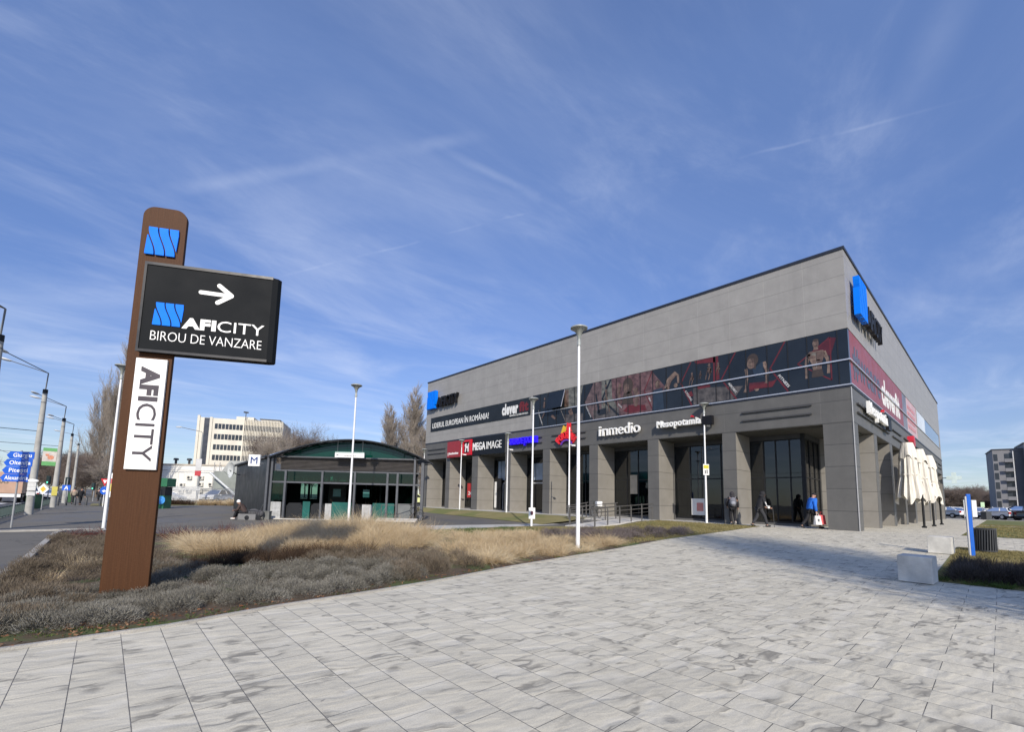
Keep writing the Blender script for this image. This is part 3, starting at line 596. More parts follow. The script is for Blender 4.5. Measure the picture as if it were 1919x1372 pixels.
poster('skin2', [(4.12, 8.82), (3.98, 8.6), (4.0, 8.3), (4.12, 8.25)], limb((3.48, 8.4, 0.03), (3.38, 8.0, 0.03), (3.42, 7.4, 0.02)))
poster('navy', [(4.1, 8.2), (3.6, 8.55), (3.55, 7.7), (4.0, 7.75)])
poster('hair', ell(4.2, 8.6, 0.05, 0.02), ell(4.08, 8.62, 0.04, 0.02), ell(4.15, 8.38, 0.05, 0.018), limb((4.0, 8.9, 0.06), (3.95, 8.5, 0.05), (3.98, 8.2, 0.03)))
poster('red', [(3.3, 7.35), (2.95, 7.5), (3.2, 7.1), (4.3, 7.15), (4.3, 7.35)])
for cx, cz, k in ((6.35, 8.85, 1.0), (7.35, 8.55, 0.8), (5.85, 8.85, 0.75), (6.85, 8.6, 0.5)):
    poster('skin2', ell(cx, cz + 0.08 * k, 0.07 * k, 0.10 * k), limb((cx + 0.02, cz - 0.05 * k, 0.09 * k), (cx - 0.05 * k, cz - 0.4 * k, 0.09 * k)), limb((cx + 0.05, cz - 0.1 * k, 0.03 * k), (cx + 0.15 * k, cz - 0.4 * k, 0.028 * k), (cx + 0.22 * k, cz - 0.75 * k, 0.025 * k)), limb((cx - 0.08 * k, cz - 0.12 * k, 0.03 * k), (cx - 0.02 * k, cz - 0.5 * k, 0.028 * k), (cx + 0.05 * k, cz - 0.78 * k, 0.025 * k)))
poster('skin', ell(9.52, 8.38, 0.14, 0.24, 0.1), limb((8.95, 8.0, 0.14), (8.75, 8.5, 0.16), (8.35, 8.85, 0.14), (8.2, 8.7, 0.07), (8.18, 8.2, 0.06)), ell(8.35, 8.1, 0.12, 0.14), ell(8.85, 8.0, 0.10, 0.12))
poster('skin2', limb((8.85, 8.0, 0.05), (8.66, 8.45, 0.06), (8.35, 8.73, 0.05)), ell(9.45, 8.36, 0.05, 0.2))
poster('hair', limb((9.66, 8.5, 0.03), (9.52, 8.64, 0.04), (9.38, 8.5, 0.03)), ell(9.52, 8.22, 0.05, 0.015), ell(9.57, 8.42, 0.02, 0.012), ell(9.46, 8.42, 0.02, 0.012))
poster('navy', [(9.8, 8.05), (9.2, 8.1), (9.1, 6.75), (9.9, 6.75)])
poster('hair', ell(11.62, 8.65, 0.38, 0.55), [(11.9, 8.3), (12.1, 7.5), (11.2, 7.4), (11.35, 8.2)])
poster('skin2', ell(11.74, 8.5, 0.20, 0.34, 0.12), limb((12.2, 8.9, 0.10), (12.35, 8.3, 0.10), (12.2, 7.6, 0.08)), limb((11.1, 8.4, 0.16), (10.95, 7.8, 0.14), (11.05, 7.2, 0.10)))
poster('dark', limb((14.15, 8.5, 0.05), (14.1, 8.1, 0.06), (13.95, 7.6, 0.07), (13.95, 7.1, 0.09)), limb((13.35, 9.2, 0.04), (13.3, 8.7, 0.05), (13.25, 8.2, 0.06)), [(13.95, 7.35), (13.35, 7.4), (13.35, 7.0), (13.95, 6.98)])
poster('skin2', ell(13.35, 8.95, 0.06, 0.10), limb((13.32, 8.7, 0.07), (13.3, 8.2, 0.06), (13.15, 7.6, 0.035), (13.05, 7.1, 0.03)), limb((13.45, 8.1, 0.04), (13.5, 7.6, 0.03)))
poster('skin2', ell(19.02, 8.9, 0.07, 0.11), limb((19.05, 8.7, 0.08), (19.1, 8.2, 0.1)), limb((19.0, 7.8, 0.06), (19.3, 7.4, 0.05)), limb((18.2, 8.4, 0.10), (17.9, 8.2, 0.12), (17.6, 8.3, 0.08)), limb((18.3, 7.5, 0.12), (17.9, 7.2, 0.08)), limb((16.9, 9.25, 0.25), (16.85, 8.0, 0.25)), limb((16.5, 7.7, 0.18), (16.3, 7.3, 0.15)))
poster('redd', limb((18.3, 8.5, 0.05), (17.8, 8.6, 0.12)), line((17.2, 9.2), (18.3, 8.2), 0.05))
# slanted lettering along the zig-zags
def slant(txt, y, z, L, h, ang):
    mb = PM_; n0 = len(mb.f); a = R(ang); xd = Vector((0, -math.cos(a), -math.sin(a))); yd = Vector((0, -math.sin(a), math.cos(a)))
    addtext(mb, txt, 0, L, 0, h, 0.0006, frame((-0.008, y, z), xd, yd), 0.02); PI_.extend(['white'] * (len(mb.f) - n0))
slant('FITNESS', 2.93, 7.62, 0.80, 0.12, 58); slant('AEROBIC', 5.36, 7.66, 0.72, 0.11, 58); slant('CYCLING', 7.80, 7.62, 0.72, 0.11, 60); slant('TRX', 10.18, 7.6, 0.30, 0.10, 60); slant('YOGA', 12.4, 7.5, 0.42, 0.10, 45); slant('FUNCTIONAL', 15.05, 7.72, 0.95, 0.09, 62); slant('PERSONAL', 19.66, 7.75, 0.9, 0.09, 66)
poster('dark', [(17.0, 9.3), (18.5, 9.3), (18.5, 7.92), (17.0, 7.92)])  # unlit opening behind the opened pane, painted on as a dark patch
ks = sorted(set(k for k in PI_ if k)); me = PM_.mesh('window_band') if False else bpy.data.meshes.new('window_band')
me.from_pydata(PM_.v, [], PM_.f); me.materials.append(PG); [me.materials.append(pm(k)) for k in ks]
me.polygons.foreach_set('material_index', [0 if k is None else ks.index(k) + 1 for k in PI_]); me.update(); band.data = me
# opened pane on the upper row
op = B(MB().prism([(-0.002, 9.3), (-0.022, 9.3), (-0.43, 7.95), (-0.41, 7.95)], -1.55, -0.001, frame((0, 17.0, 0), (1, 0, 0), (0, 0, 1))), 'opened_pane', PG)
mb = MB(); mb.prism([(0.0, 9.3), (-0.03, 9.3), (-0.45, 7.95), (-0.41, 7.95)], 0, 0.035, frame((0, 17.0, 0), (1, 0, 0), (0, 0, 1))); mb.build('pane_edge', SILV, bld)
# dark banner and its lettering
LM = lambda y, z, x=-0.06: frame((x, y, z), (0, -1, 0), (0, 0, 1))
ban = B(MB().box(-0.05, -0.002, 20.55, 35.2, 7.84, 9.30), 'banner', pmat('dark_banner', (0.018, 0.024, 0.032), 0.6, var=0.2, vs=0.6, spec=0.2))
mb = MB(); M_ = frame((-0.051, 0, 0), (0, -1, 0), (0, 0, 1)); addtext(mb, 'LIDERUL EUROPEAN \u00ceN ROM\u00c2NIA!', -34.85, -25.75, 8.17, 8.70, 0.01, M_, 0.012, base='LIDERUL'); mb.build('banner_lettering', WHITEP, ban); mb = MB(); addtext(mb, 'clever', -23.95, -21.95, 8.22, 9.08, 0.01, M_, 0.055, base='lever'); addtext(mb, 'WWW.CLEVER-FIT.RO', -23.0, -20.8, 7.96, 8.10, 0.01, M_, 0.015)
mb.build('banner_lettering', WHITEP, ban)
mb = MB(); addtext(mb, 'fit', -21.85, -20.75, 8.22, 9.08, 0.01, M_, 0.055); mb.build('banner_lettering', pmat('banner_red', (0.13, 0.014, 0.018), 0.5), ban)
# short-side band
PR = pmat('red_printed_glass', (0.23, 0.05, 0.055), 0.4, var=0.12, vs=0.6)
bb = B(MB().box(0.31, 16.9, 0.02, 0.3, T0 + 0.02, T1), 'window_band', PR)
MBf = frame((0, -0.001, 0), (1, 0, 0), (0, 0, 1)); MBf = frame((0, 0.018, 0), (1, 0, 0), (0, 0, 1))
mb = MB(); addtext(mb, '#weare', 0.85, 7.9, 7.15, 8.72, 0.006, MBf, 0.03); mb.build('band_lettering', pmat('print_slate', (0.06, 0.05, 0.06), 0.3), bb)
mb = MB(); addtext(mb, 'cleverfit', 8.35, 15.3, 7.1, 8.75, 0.006, MBf, 0.055); mb.build('band_lettering', WHITEP, bb)
b2 = B(MB().box(16.9, 18.95, 0.02, 0.3, T0 + 0.02, T1), 'window_band', pmat('brown_printed_glass', (0.14, 0.11, 0.09), 0.25, var=0.5, vs=0.7))
b3 = B(MB().box(18.95, 24.7, 0.02, 0.3, T0 + 0.02, T1), 'window_band', pmat('pink_printed_glass', (0.55, 0.34, 0.32), 0.3, var=0.12, vs=0.6))
mb = MB()
for k in range(4): mb.box(19.4, 23.6, 0.008, 0.02, 7.1 + 0.5 * k, 7.35 + 0.5 * k)
mb.build('faded_lettering', pmat('faded_pink', (0.50, 0.20, 0.20), 0.4, var=0.5, vs=5), b3)
b4 = B(MB().box(24.95, 31.1, 0.02, 0.3, 7.88, T1), 'window_band', pmat('pale_poster_glass', (0.62, 0.66, 0.70), 0.3, var=0.15, vs=0.4))
b5 = B(MB().box(31.1, 45.05, 0.02, 0.3, 7.88, T1), 'window_band', pmat('blue_glass', (0.13, 0.19, 0.27), 0.08, var=0.1, vs=0.6))
B(MB().box(24.7, 24.95, 0.0, 0.3, T0, T1), 'window_jamb', UPM)
# thin shadow-gap rails on the fascia
def rails(y0, y1, side='A'):
    mb = MB()
    for z in (5.49, 5.91):
        if side == 'A': mb.box(-0.09, -0.001, y0, y1, z - 0.035, z + 0.035)
        else: mb.box(y0, y1, -0.09, -0.001, z - 0.035, z + 0.035)
    B(mb, 'fascia_rails', pmat('rail_grey', (0.05, 0.05, 0.052), 0.5))
for a, b in ((1.55, 4.69), (15.0, 18.2), (19.2, 22.7), (32.4, 35.6)): rails(a, b)
rails(0.9, 9.6, 'B')
for k in range(1, 8): rails(1.15 + 4.95 * (k + 1), 4.75 + 4.95 * (k + 1), 'B')
# ------------------------------------------------------------------ signs bolted to the building: things of their own
BLUE = pmat('sign_blue', (0.0, 0.17, 0.80), 0.5, var=0.04, spec=0.15); BLK2 = pmat('sign_black', (0.008, 0.008, 0.01), 0.5, spec=0.25)
WHT = pmat('sign_white', (0.80, 0.80, 0.78), 0.4, var=0.03)
def wallsign(name, label, loc, cat='sign'): return thing(name, label, cat, loc)
FA = frame((0, 0, 0), (0, -1, 0), (0, 0, 1)); FB = frame((0, 0, 0), (1, 0, 0), (0, 0, 1))
def ta(x0, z0=0): return frame((x0, 0, z0), (0, -1, 0), (0, 0, 1))
t = wallsign('roof_lettering', 'blue emblem with black raised letters high on the long wall at its far left end', (-0.002, 33.0, BZ + 10.2))
mb = MB(); wavelogo(mb, -2.5, -1.0, 0.0, 1.85, 0.34, frame((-0.10, 0, 0), (0, -1, 0), (0, 0, 1))); mb.build('emblem', BLUE, t)
mb = MB(); addtext(mb, 'AFI', -0.85, 0.75, 0.05, 1.05, 0.30, ta(-0.10), 0.045); addtext(mb, 'CITY', 0.85, 2.75, 0.05, 1.05, 0.30, ta(-0.10), 0.012); mb.build('lettering', BLK2, t)
mb = MB().box(-0.10, 0, -2.4, 0.6, 0.5, 0.56).box(-0.10, 0, -2.4, 2.3, 0.8, 0.86); mb.build('bracket', DKGR, t)
t = wallsign('roof_lettering', 'blue emblem with black raised letters at the near corner of the short bright wall', (3.9, -0.002, BZ + 10.2))
FBt = frame((0, -0.14, 0), (1, 0, 0), (0, 0, 1))
mb = MB(); wavelogo(mb, -3.0, -1.15, 0.0, 1.95, 0.24, FBt); mb.build('emblem', BLUE, t)
mb = MB(); addtext(mb, 'AFI', -0.95, 1.05, 0.05, 1.15, 0.20, FBt, 0.045); addtext(mb, 'CITY', 1.2, 3.4, 0.05, 1.15, 0.20, FBt, 0.012); mb.build('lettering', BLK2, t)
MB().box(-2.8, 3.2, -0.14, 0, 0.5, 0.56).build('bracket', DKGR, t)
t = wallsign('shop_sign', 'square dark red box sign with a line of small white writing on the fascia', (-0.002, 30.6, BZ + 4.9))
MB().box(-0.30, 0, -1.05, 1.05, 0.0, 1.56).build('box', pmat('box_red', (0.27, 0.022, 0.028), 0.35), t, bevel=0.02)
mb = MB(); mb.box(-0.312, -0.30, 0.82, 0.90, 0.18, 0.48)
for k in range(9): mb.box(-0.312, -0.30, 0.70 - 0.17 * k - 0.12, 0.70 - 0.17 * k, 0.28, 0.28 + (0.16 if k % 3 else 0.20))
mb.build('small_lettering', WHT, t)
t = wallsign('shop_sign', 'long black fascia sign with white letters and a red framed white emblem', (-0.002, 26.5, BZ + 4.95))
MB().box(-0.08, 0, -2.98, 3.0, 0.0, 1.58).build('board', pmat('sign_charcoal', (0.010, 0.013, 0.018), 0.5, spec=0.25), t)
fr = MB(); X0 = -0.26
fr.box(X0, -0.081, 1.45, 1.72, 0.05, 1.5); fr.box(X0, -0.081, 2.62, 2.9, 0.05, 1.5); fr.box(X0, -0.081, 1.72, 2.62, 1.3, 1.5); fr.box(X0, -0.081, 1.72, 2.62, 0.05, 0.26); fr.build('red_frame', pmat('sign_red', (0.52, 0.015, 0.03), 0.3), t)
MB().box(-0.12, -0.081, 1.72, 2.62, 0.26, 1.3).build('emblem_field', BLK2, t)
li = MB(); li.prism([(-2.5, 0.38), (-2.35, 0.38), (-2.3, 0.75), (-2.1, 0.72), (-2.08, 0.38), (-1.92, 0.38), (-1.95, 0.85), (-1.9, 1.2), (-2.02, 1.12), (-2.1, 0.9), (-2.3, 0.95), (-2.25, 1.2), (-2.45, 1.18), (-2.52, 0.95), (-2.42, 0.8)], 0, 0.02, ta(-0.121)); li.build('emblem', WHT, t)
mb = MB(); addtext(mb, 'MEGA', -1.33, 0.42, 0.46, 1.12, 0.03, ta(-0.081), 0.03); addtext(mb, 'IMAGE', 0.62, 2.62, 0.46, 1.12, 0.03, ta(-0.081), -0.006); mb.build('lettering', WHT, t)
t = wallsign('shop_sign', 'saturated blue raised letters on the grey fascia above a dark doorway', (-0.002, 21.0, BZ + 5.3))
mb = MB(); addtext(mb, 'SALA DE JOCURI', -1.62, 1.42, 0.04, 0.72, 0.26, ta(-0.09), 0.02); mb.build('lettering', pmat('glow_blue', (0.03, 0.01, 0.75), 0.35, var=0.05, emit=(0.03, 0.01, 0.9), estr=0.25), t)  # plain blue letters, with a faint glow added to their colour
MB().box(-0.09, 0, -1.4, 1.6, 0.3, 0.36).build('bracket', DKGR, t)
# arched red sign
t = wallsign('shop_sign', 'arched cluster of red letters with a yellow crest over a purple curve', (-0.002, 16.65, BZ + 5.3))
def arcletters(body, r0, r1, a0, a1, depth, cx, cz, bold):
    mb = MB(); n_ = len(body)
    for i, ch in enumerate(body):
        if ch == ' ': continue
        a = a0 + (a1 - a0) * (i + 0.5) / n_; wv = (r0 + r1) / 2 * (a1 - a0) / n_ * 0.46
        rad = Vector((0, -math.sin(a), math.cos(a))); tan = Vector((0, -math.cos(a), -math.sin(a)))
        k = 1.25 - 0.5 * math.cos(a * 2.0) * 0.5
        addtext(mb, ch, -wv, wv, 0, (r1 - r0), depth, frame(Vector((-0.12, -cx, cz)) + rad * r0, tan, rad), bold)
    return mb
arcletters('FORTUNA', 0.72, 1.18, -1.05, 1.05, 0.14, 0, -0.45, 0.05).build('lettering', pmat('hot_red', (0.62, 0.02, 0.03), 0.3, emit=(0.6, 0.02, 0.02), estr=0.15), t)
mb = MB(); mb.prism([(0.66 * math.sin(a), -0.45 + 0.66 * math.cos(a)) for a in np.linspace(-1.1, 1.1, 16)] + [(0.54 * math.sin(a), -0.45 + 0.54 * math.cos(a)) for a in np.linspace(1.1, -1.1, 16)], 0, 0.1, ta(-0.1)); mb.build('purple_arc', pmat('sign_purple', (0.13, 0.04, 0.36), 0.4), t)
mb = MB(); mb.prism([(-0.55, 0.62), (-0.3, 1.25), (-0.1, 1.05), (0.02, 1.25), (-0.02, 0.8), (-0.25, 0.75)], 0, 0.1, ta(-0.1)); mb.build('yellow_crest', pmat('sign_yellow', (0.65, 0.42, 0.03), 0.4), t)
mb = MB(); mb.prism([(0.0, 0.85), (0.08, 1.42), (0.22, 1.3), (0.38, 1.38), (0.36, 0.9), (0.5, 0.75), (0.25, 0.72)], 0, 0.12, ta(-0.1)); mb.build('red_flame', MATS['hot_red'], t)
t = wallsign('shop_sign', 'plain white raised lower-case letters on the grey fascia above a dark glazed bay', (-0.002, 12.15, BZ + 5.42))
mb = MB(); addtext(mb, 'in', -1.6, -0.85, 0.03, 0.70, 0.16, ta(-0.10), 0.01); addtext(mb, 'medio', -0.78, 1.5, 0.03, 0.74, 0.16, ta(-0.10), 0.0, base='medi'); mb.build('lettering', WHT, t)
MB().box(-0.10, 0, -1.3, 1.4, 0.28, 0.34).build('bracket', DKGR, t)
def meso(t, M_, Mx, sgn):
    mb = MB(); addtext(mb, 'Mesopotamia', -1.35, 1.32, 0.14, 0.52, 0.26, M_, 0.035, base='Mesota'); mb.build('lettering', WHT, t)
    mb = MB(); mb.prism([(0.72, 0.56), (0.80, 0.66), (0.88, 0.56)], 0, 0.26, M_); mb.build('red_mark', pmat('sign_red', (0.5, 0.02, 0.03), 0.3), t)
    MB().box(-1.3, 1.3, 0.25, 0.31, -0.12, 0.0, M_).build('bracket', DKGR, t)
    MB().box(1.40, 1.95, 0.02, 0.52, 0.0, 0.26, M_).build('light_box', BLK2, t)
t = wallsign('shop_sign', 'chunky white letters with a small red mark and a black box on the long fascia', (-0.002, 8.05, BZ + 5.42))
meso(t, ta(-0.14), None, 1)
t = wallsign('shop_sign', 'chunky bright white letters on the short side fascia seen almost edge-on', (4.8, -0.002, BZ + 5.42))
M2 = frame((0, -0.16, 0), (1, 0, 0), (0, 0, 1)) @ Matrix.Diagonal((1.9, 1.5, 0.55, 1)); meso(t, M2, None, 1)
t = wallsign('round_sign', 'small red sign peeking above the folded parasols on the short side', (18.3, -0.002, BZ + 5.5))
MB().prism([(0.45 * math.cos(a), 0.4 + 0.42 * math.sin(a)) for a in np.linspace(0, 2 * math.pi, 15)[:-1]], 0, 0.35, FB).build('disc', pmat('disc_red', (0.5, 0.02, 0.04), 0.4), t)
MB().box(-0.04, 0.04, -0.3, 0.0, 0.36, 0.42).build('bracket', DKGR, t)
t = wallsign('pharmacy_cross', 'pale cross sign projecting from the far end of the short side', (44.6, -0.002, BZ + 4.55), 'sign')
mb = MB(); Mx = frame((0, -0.5, 0), (0, -1, 0), (0, 0, 1))
mb.prism([(a * 1.0, b * 1.0) for a, b in [(-0.2, -0.6), (0.2, -0.6), (0.2, -0.2), (0.6, -0.2), (0.6, 0.2), (0.2, 0.2), (0.2, 0.6), (-0.2, 0.6), (-0.2, 0.2), (-0.6, 0.2), (-0.6, -0.2), (-0.2, -0.2)]], -0.1, 0.1, frame((0, -0.95, 0), (0, -1, 0), (0, 0, 1)))
mb.build('cross', pmat('cross_pale', (0.62, 0.74, 0.74), 0.4), t); MB().box(-0.04, 0.04, -0.36, 0, -0.04, 0.04).build('bracket', DKGR, t)
# ------------------------------------------------------------------ totem sign
def mat_wood():
    m, n = newmat('wood_laminate'); c = n.n('ShaderNodeTexCoord').outputs['Object']
    st = n.noise(n.n('ShaderNodeMapping', {0: c, 3: (60, 60, 1.2)}).outputs[0], 1.0, 5, 0.65)
    st2 = n.noise(n.n('ShaderNodeMapping', {0: c, 3: (14, 14, 0.35)}).outputs[0], 1.0, 4, 0.6)
    col = n.mix(n.maprange(st, 0.3, 0.7), (0.050, 0.020, 0.0075), (0.082, 0.034, 0.0130))
    col = n.mix(n.maprange(st2, 0.3, 0.7, 0, 0.5), col, (0.062, 0.025, 0.0095))
    gr = n.noise(n.n('ShaderNodeMapping', {0: c, 3: (25, 25, 60)}).outputs[0], 1.0, 2, 0.6)
    col = n.mix(n.maprange(gr, 0.5, 0.8, 0, 0.3), col, (0.11, 0.055, 0.028))
    bp = n.n('ShaderNodeBump', {'Strength': 0.25, 'Distance': 0.01, 'Height': st})
    p = n.n('ShaderNodeBsdfPrincipled', {'Base Color': col, 'Roughness': 0.6, 'Specular IOR Level': 0.2, 'Normal': bp.outputs[0]})
    n.n('ShaderNodeOutputMaterial', {'Surface': p.outputs[0]}); return m
WOOD = mat_wood()
TA = R(-28)
t = thing('totem_sign', 'tall brown wood-look totem sign with a rounded top standing in the planting', 'sign', (-25.02, 4.60, gz(-25.0, 4.5) - 0.02), TA)
def TM(y=0.0): return frame((0, y, 0), (1, 0, 0), (0, 0, 1))   # local x right, z up, outward -y
def roundrect(x0, x1, z0, z1, r, corners=(1, 1, 1, 1), n=7):
    P = []
    for i, (cx, cz, a0) in enumerate(((x0, z0, 180), (x1, z0, 270), (x1, z1, 0), (x0, z1, 90))):
        if corners[i]:
            ox = cx + (r if cx == x0 else -r); oz = cz + (r if cz == z0 else -r)
            P += [(ox + r * math.cos(R(a0 + 90 * k / n)), oz + r * math.sin(R(a0 + 90 * k / n))) for k in range(n + 1)]
        else: P.append((cx, cz))
    return P
mb = MB(); mb.prism(roundrect(0, 0.615, 0, 6.12, 0.17, (0, 0, 1, 1)), -0.0, 0.0001, TM()) if False else mb.prism(roundrect(0, 0.615, 0, 6.12, 0.17, (0, 0, 1, 1)), -0.07, 0.0, TM())
mb.build('post', WOOD, t, bevel=0.006)
mb = MB(); wavelogo(mb, 0.10, 0.53, 5.30, 5.755, 0.025, TM(-0.012)); mb.build('emblem', BLUE, t)
# dark flag panel with rounded free end
pn = MB(); pn.prism([(0.16, -0.0), (1.98, 0.0), (2.06, 0.03), (2.10, 0.09), (2.06, 0.16), (1.98, 0.19), (0.16, 0.19)], 3.70, 5.14, Matrix(((1, 0, 0, 0), (0, 1, 0, -0.085), (0, 0, 1, 0), (0, 0, 0, 1))))
pnl = pn.build('panel', pmat('panel_charcoal', (0.0065, 0.008, 0.010), 0.6, var=0.03, vs=0.6, spec=0.12), t, bevel=0.004)
mb = MB(); mb.box(0.15, 1.99, -0.10, -0.086, 5.10, 5.145); mb.box(0.15, 1.99, -0.10, -0.086, 3.695, 3.735); mb.box(0.15, 0.185, -0.10, -0.086, 3.735, 5.10); mb.build('panel_rim', pmat('rim_black', (0.01, 0.01, 0.012), 0.4), pnl)
PF = TM(-0.087)
mb = MB(); wavelogo(mb, 0.345, 0.735, 4.135, 4.50, 0.012, PF); mb.build('emblem', BLUE, pnl)
wh = MB()
addtext(wh, 'AFI', 0.735, 1.215, 4.12, 4.30, 0.008, PF, 0.055); addtext(wh, 'CITY', 1.235, 1.915, 4.12, 4.30, 0.008, PF, 0.0)
wh.build('lettering', WHT, pnl)
wh = MB(); addtext(wh, 'BIROU DE VANZARE', 0.325, 1.895, 3.89, 4.04, 0.006, PF, -0.012); wh.build('small_lettering', WHT, pnl)
def capsule(x0, z0, x1, z1, r, n=8):
    a = math.atan2(z1 - z0, x1 - x0)
    return [(x1 + r * math.cos(a - math.pi / 2 + math.pi * k / n), z1 + r * math.sin(a - math.pi / 2 + math.pi * k / n)) for k in range(n + 1)] + [(x0 + r * math.cos(a + math.pi / 2 + math.pi * k / n), z0 + r * math.sin(a + math.pi / 2 + math.pi * k / n)) for k in range(n + 1)]
ar = MB(); ar.prism(capsule(0.955, 4.745, 1.38, 4.735, 0.032), 0, 0.008, PF); ar.prism(capsule(1.21, 4.885, 1.395, 4.74, 0.034), 0, 0.0095, PF); ar.prism(capsule(1.205, 4.60, 1.395, 4.735, 0.034), 0, 0.011, PF)
ar.build('arrow', WHT, pnl)
pl_ = MB().box(0.155, 0.575, -0.05, -0.012, 1.88, 3.60).build('white_plate', WHT, t, bevel=0.004)
vt = MB(); Mv = frame((0, -0.0505, 0), (0, 0, -1), (1, 0, 0))
addtext(vt, 'AFI', -3.475, -2.93, 0.24, 0.50, 0.004, Mv, 0.055); addtext(vt, 'CITY', -2.895, -2.00, 0.24, 0.50, 0.004, Mv, 0.0)
vt.build('lettering', pmat('plum_black', (0.045, 0.035, 0.045), 0.4), pl_)
# ------------------------------------------------------------------ plaza lamps
GALV = pmat('white_paint', (0.74, 0.745, 0.75), 0.35, var=0.05, vs=5, bump=0.1); LTOP = pmat('lamp_grey', (0.30, 0.32, 0.31), 0.4)
def plazalamp(name, label, loc, h, group='white post lamps round the plaza', top=True, cam_=False):
    t = thing(name, label, 'lamp post', (loc[0], loc[1], gz(*loc) - 0.02), 0, group); hc = h - (0.62 if top else 0.12)
    MB().lathe([(0.14, 0.0), (0.14, 0.03), (0.062, 0.035), (0.060, 1.2), (0.045, hc * 0.6), (0.038, hc)], 12).build('pole', GALV, t, smooth=True)
    if top:
        MB().lathe([(0.046, hc - 0.02), (0.058, hc - 0.01), (0.058, hc + 0.10), (0.045, hc + 0.12), (0.045, hc + 0.20)], 14).build('neck', LTOP, t, smooth=True)
        MB().lathe([(0.048, hc + 0.20), (0.062, hc + 0.31), (0.10, hc + 0.41), (0.17, hc + 0.485), (0.245, hc + 0.53), (0.0, hc + 0.532)], 18, cap=False).build('lens', glassmat('lamp_lens', (0.5, 0.55, 0.5), 0.1, 0.2, 0.75, (0.32, 0.34, 0.31)), t, smooth=True)
        MB().lathe([(0.0, hc + 0.534), (0.245, hc + 0.534), (0.268, hc + 0.54), (0.268, hc + 0.575), (0.20, hc + 0.61), (0.0, hc + 0.62)], 18, cap=False).build('canopy', LTOP, t, smooth=True)
    if cam_:
        mb = MB(); mb.tube([(0, 0, h - 1.25), (0.28, -0.1, h - 1.25)], 0.02, 6); mb.box(0.16, 0.40, -0.17, -0.05, h - 1.33, h - 1.24); mb.build('camera', WHT, t)
    return t
plazalamp('plaza_lamp', 'tall white post lamp with a cup-shaped head, nearest to the paved plaza edge', (-14.43, 4.23), 6.92)
plazalamp('plaza_lamp', 'white post lamp with a cup-shaped head in front of the green metro pavilion', (-16.35, 16.35), 6.92)
plazalamp('plaza_lamp', 'white post lamp half hidden behind the brown totem', (-24.98, 20.22), 6.95)
k = plazalamp('plaza_lamp', 'white post lamp with a notice low on its pole at the end of the forecourt', (-8.13, 12.31), 6.93)
sg = MB().box(-0.17, 0.17, -0.075, -0.065, 0.42, 1.0, Matrix.Rotation(R(-35), 4, 'Z')).build('notice', WHT, k)
mb = MB(); mb.prism([(0.08 * math.cos(a), 0.72 + 0.12 * math.sin(a)) for a in np.linspace(0, 6.28, 12)[:-1]], 0, 0.003, Matrix.Rotation(R(-35), 4, 'Z') @ TM(-0.0755)); mb.build('notice_symbol', pmat('notice_dark', (0.10, 0.03, 0.05), 0.5), sg)
k = plazalamp('plaza_lamp', 'white post lamp with a camera and a yellow notice beside the rightmost glazed bays', (-0.35, 6.55), 6.72, cam_=True)
sg = MB().box(-0.17, 0.17, -0.075, -0.065, 2.65, 3.25, Matrix.Rotation(R(-35), 4, 'Z')).build('notice', WHT, k); MB().box(-0.15, 0.15, -0.079, -0.0755, 3.0, 3.2, Matrix.Rotation(R(-35), 4, 'Z')).build('notice_symbol', pmat('notice_yellow', (0.55, 0.5, 0.05), 0.5), sg)
mb = MB(); mb.box(-0.09, -0.03, -0.078, -0.0755, 2.72, 2.92, Matrix.Rotation(R(-35), 4, 'Z')); mb.box(0.02, 0.08, -0.078, -0.0755, 2.72, 2.95, Matrix.Rotation(R(-35), 4, 'Z')); mb.build('notice_print', BLK2, sg)
plazalamp('plaza_lamp', 'slim white lamp at the far left corner of the long building', (-2.47, 32.3), 5.7, cam_=False)
plazalamp('plaza_lamp', 'slim white lamp in front of the dark red box sign', (-2.4, 26.45), 6.09, cam_=True)
plazalamp('plaza_lamp', 'slim white lamp between the black sign and the blue letters', (-2.33, 20.62), 6.13, cam_=True)
plazalamp('plaza_lamp', 'slim white lamp just in front of the arched red letters', (-3.07, 13.97), 6.0, top=False, cam_=True)
# ------------------------------------------------------------------ ramp, railing, steps
CONC = pmat('ramp_concrete', (0.52, 0.50, 0.46), 0.8, var=0.15, vs=3, bump=0.3, bs=50); STEEL = pmat('railing_steel', (0.12, 0.115, 0.11), 0.4, metal=0.3)
def wedge(name, X0, X1, Y0, Y1, z0, z1, label, cat):
    t = thing(name, label, cat, ((X0 + X1) / 2, Y0, 0)); hx = (X1 - X0) / 2; mb = MB()
    mb.add([(-hx, 0, -0.2), (hx, 0, -0.2), (hx, Y1 - Y0, -0.2), (-hx, Y1 - Y0, -0.2), (-hx, 0, z0), (hx, 0, z1), (hx, Y1 - Y0, z1), (-hx, Y1 - Y0, z0)], [(0, 3, 2, 1), (4, 5, 6, 7), (0, 1, 5, 4), (1, 2, 6, 5), (2, 3, 7, 6), (3, 0, 4, 7)])
    mb.build('ramp_body', CONC, t); return t
rp = wedge('access_ramp', -6.6, -1.9, 9.6, 11.3, 0.22, 0.52, 'pale concrete access ramp rising to the arcade beside the lawn', 'ramp')
st = thing('entrance_steps', 'short flight of pale concrete steps left of the ramp', 'steps', (-1.9, 11.5, 0)); mb = MB()
for k in range(4): mb.box(-0.9 - 0.34 * k, 0, 0, 1.7, -0.2, 0.50 - 0.11 * k)
mb.build('flight', CONC, st)
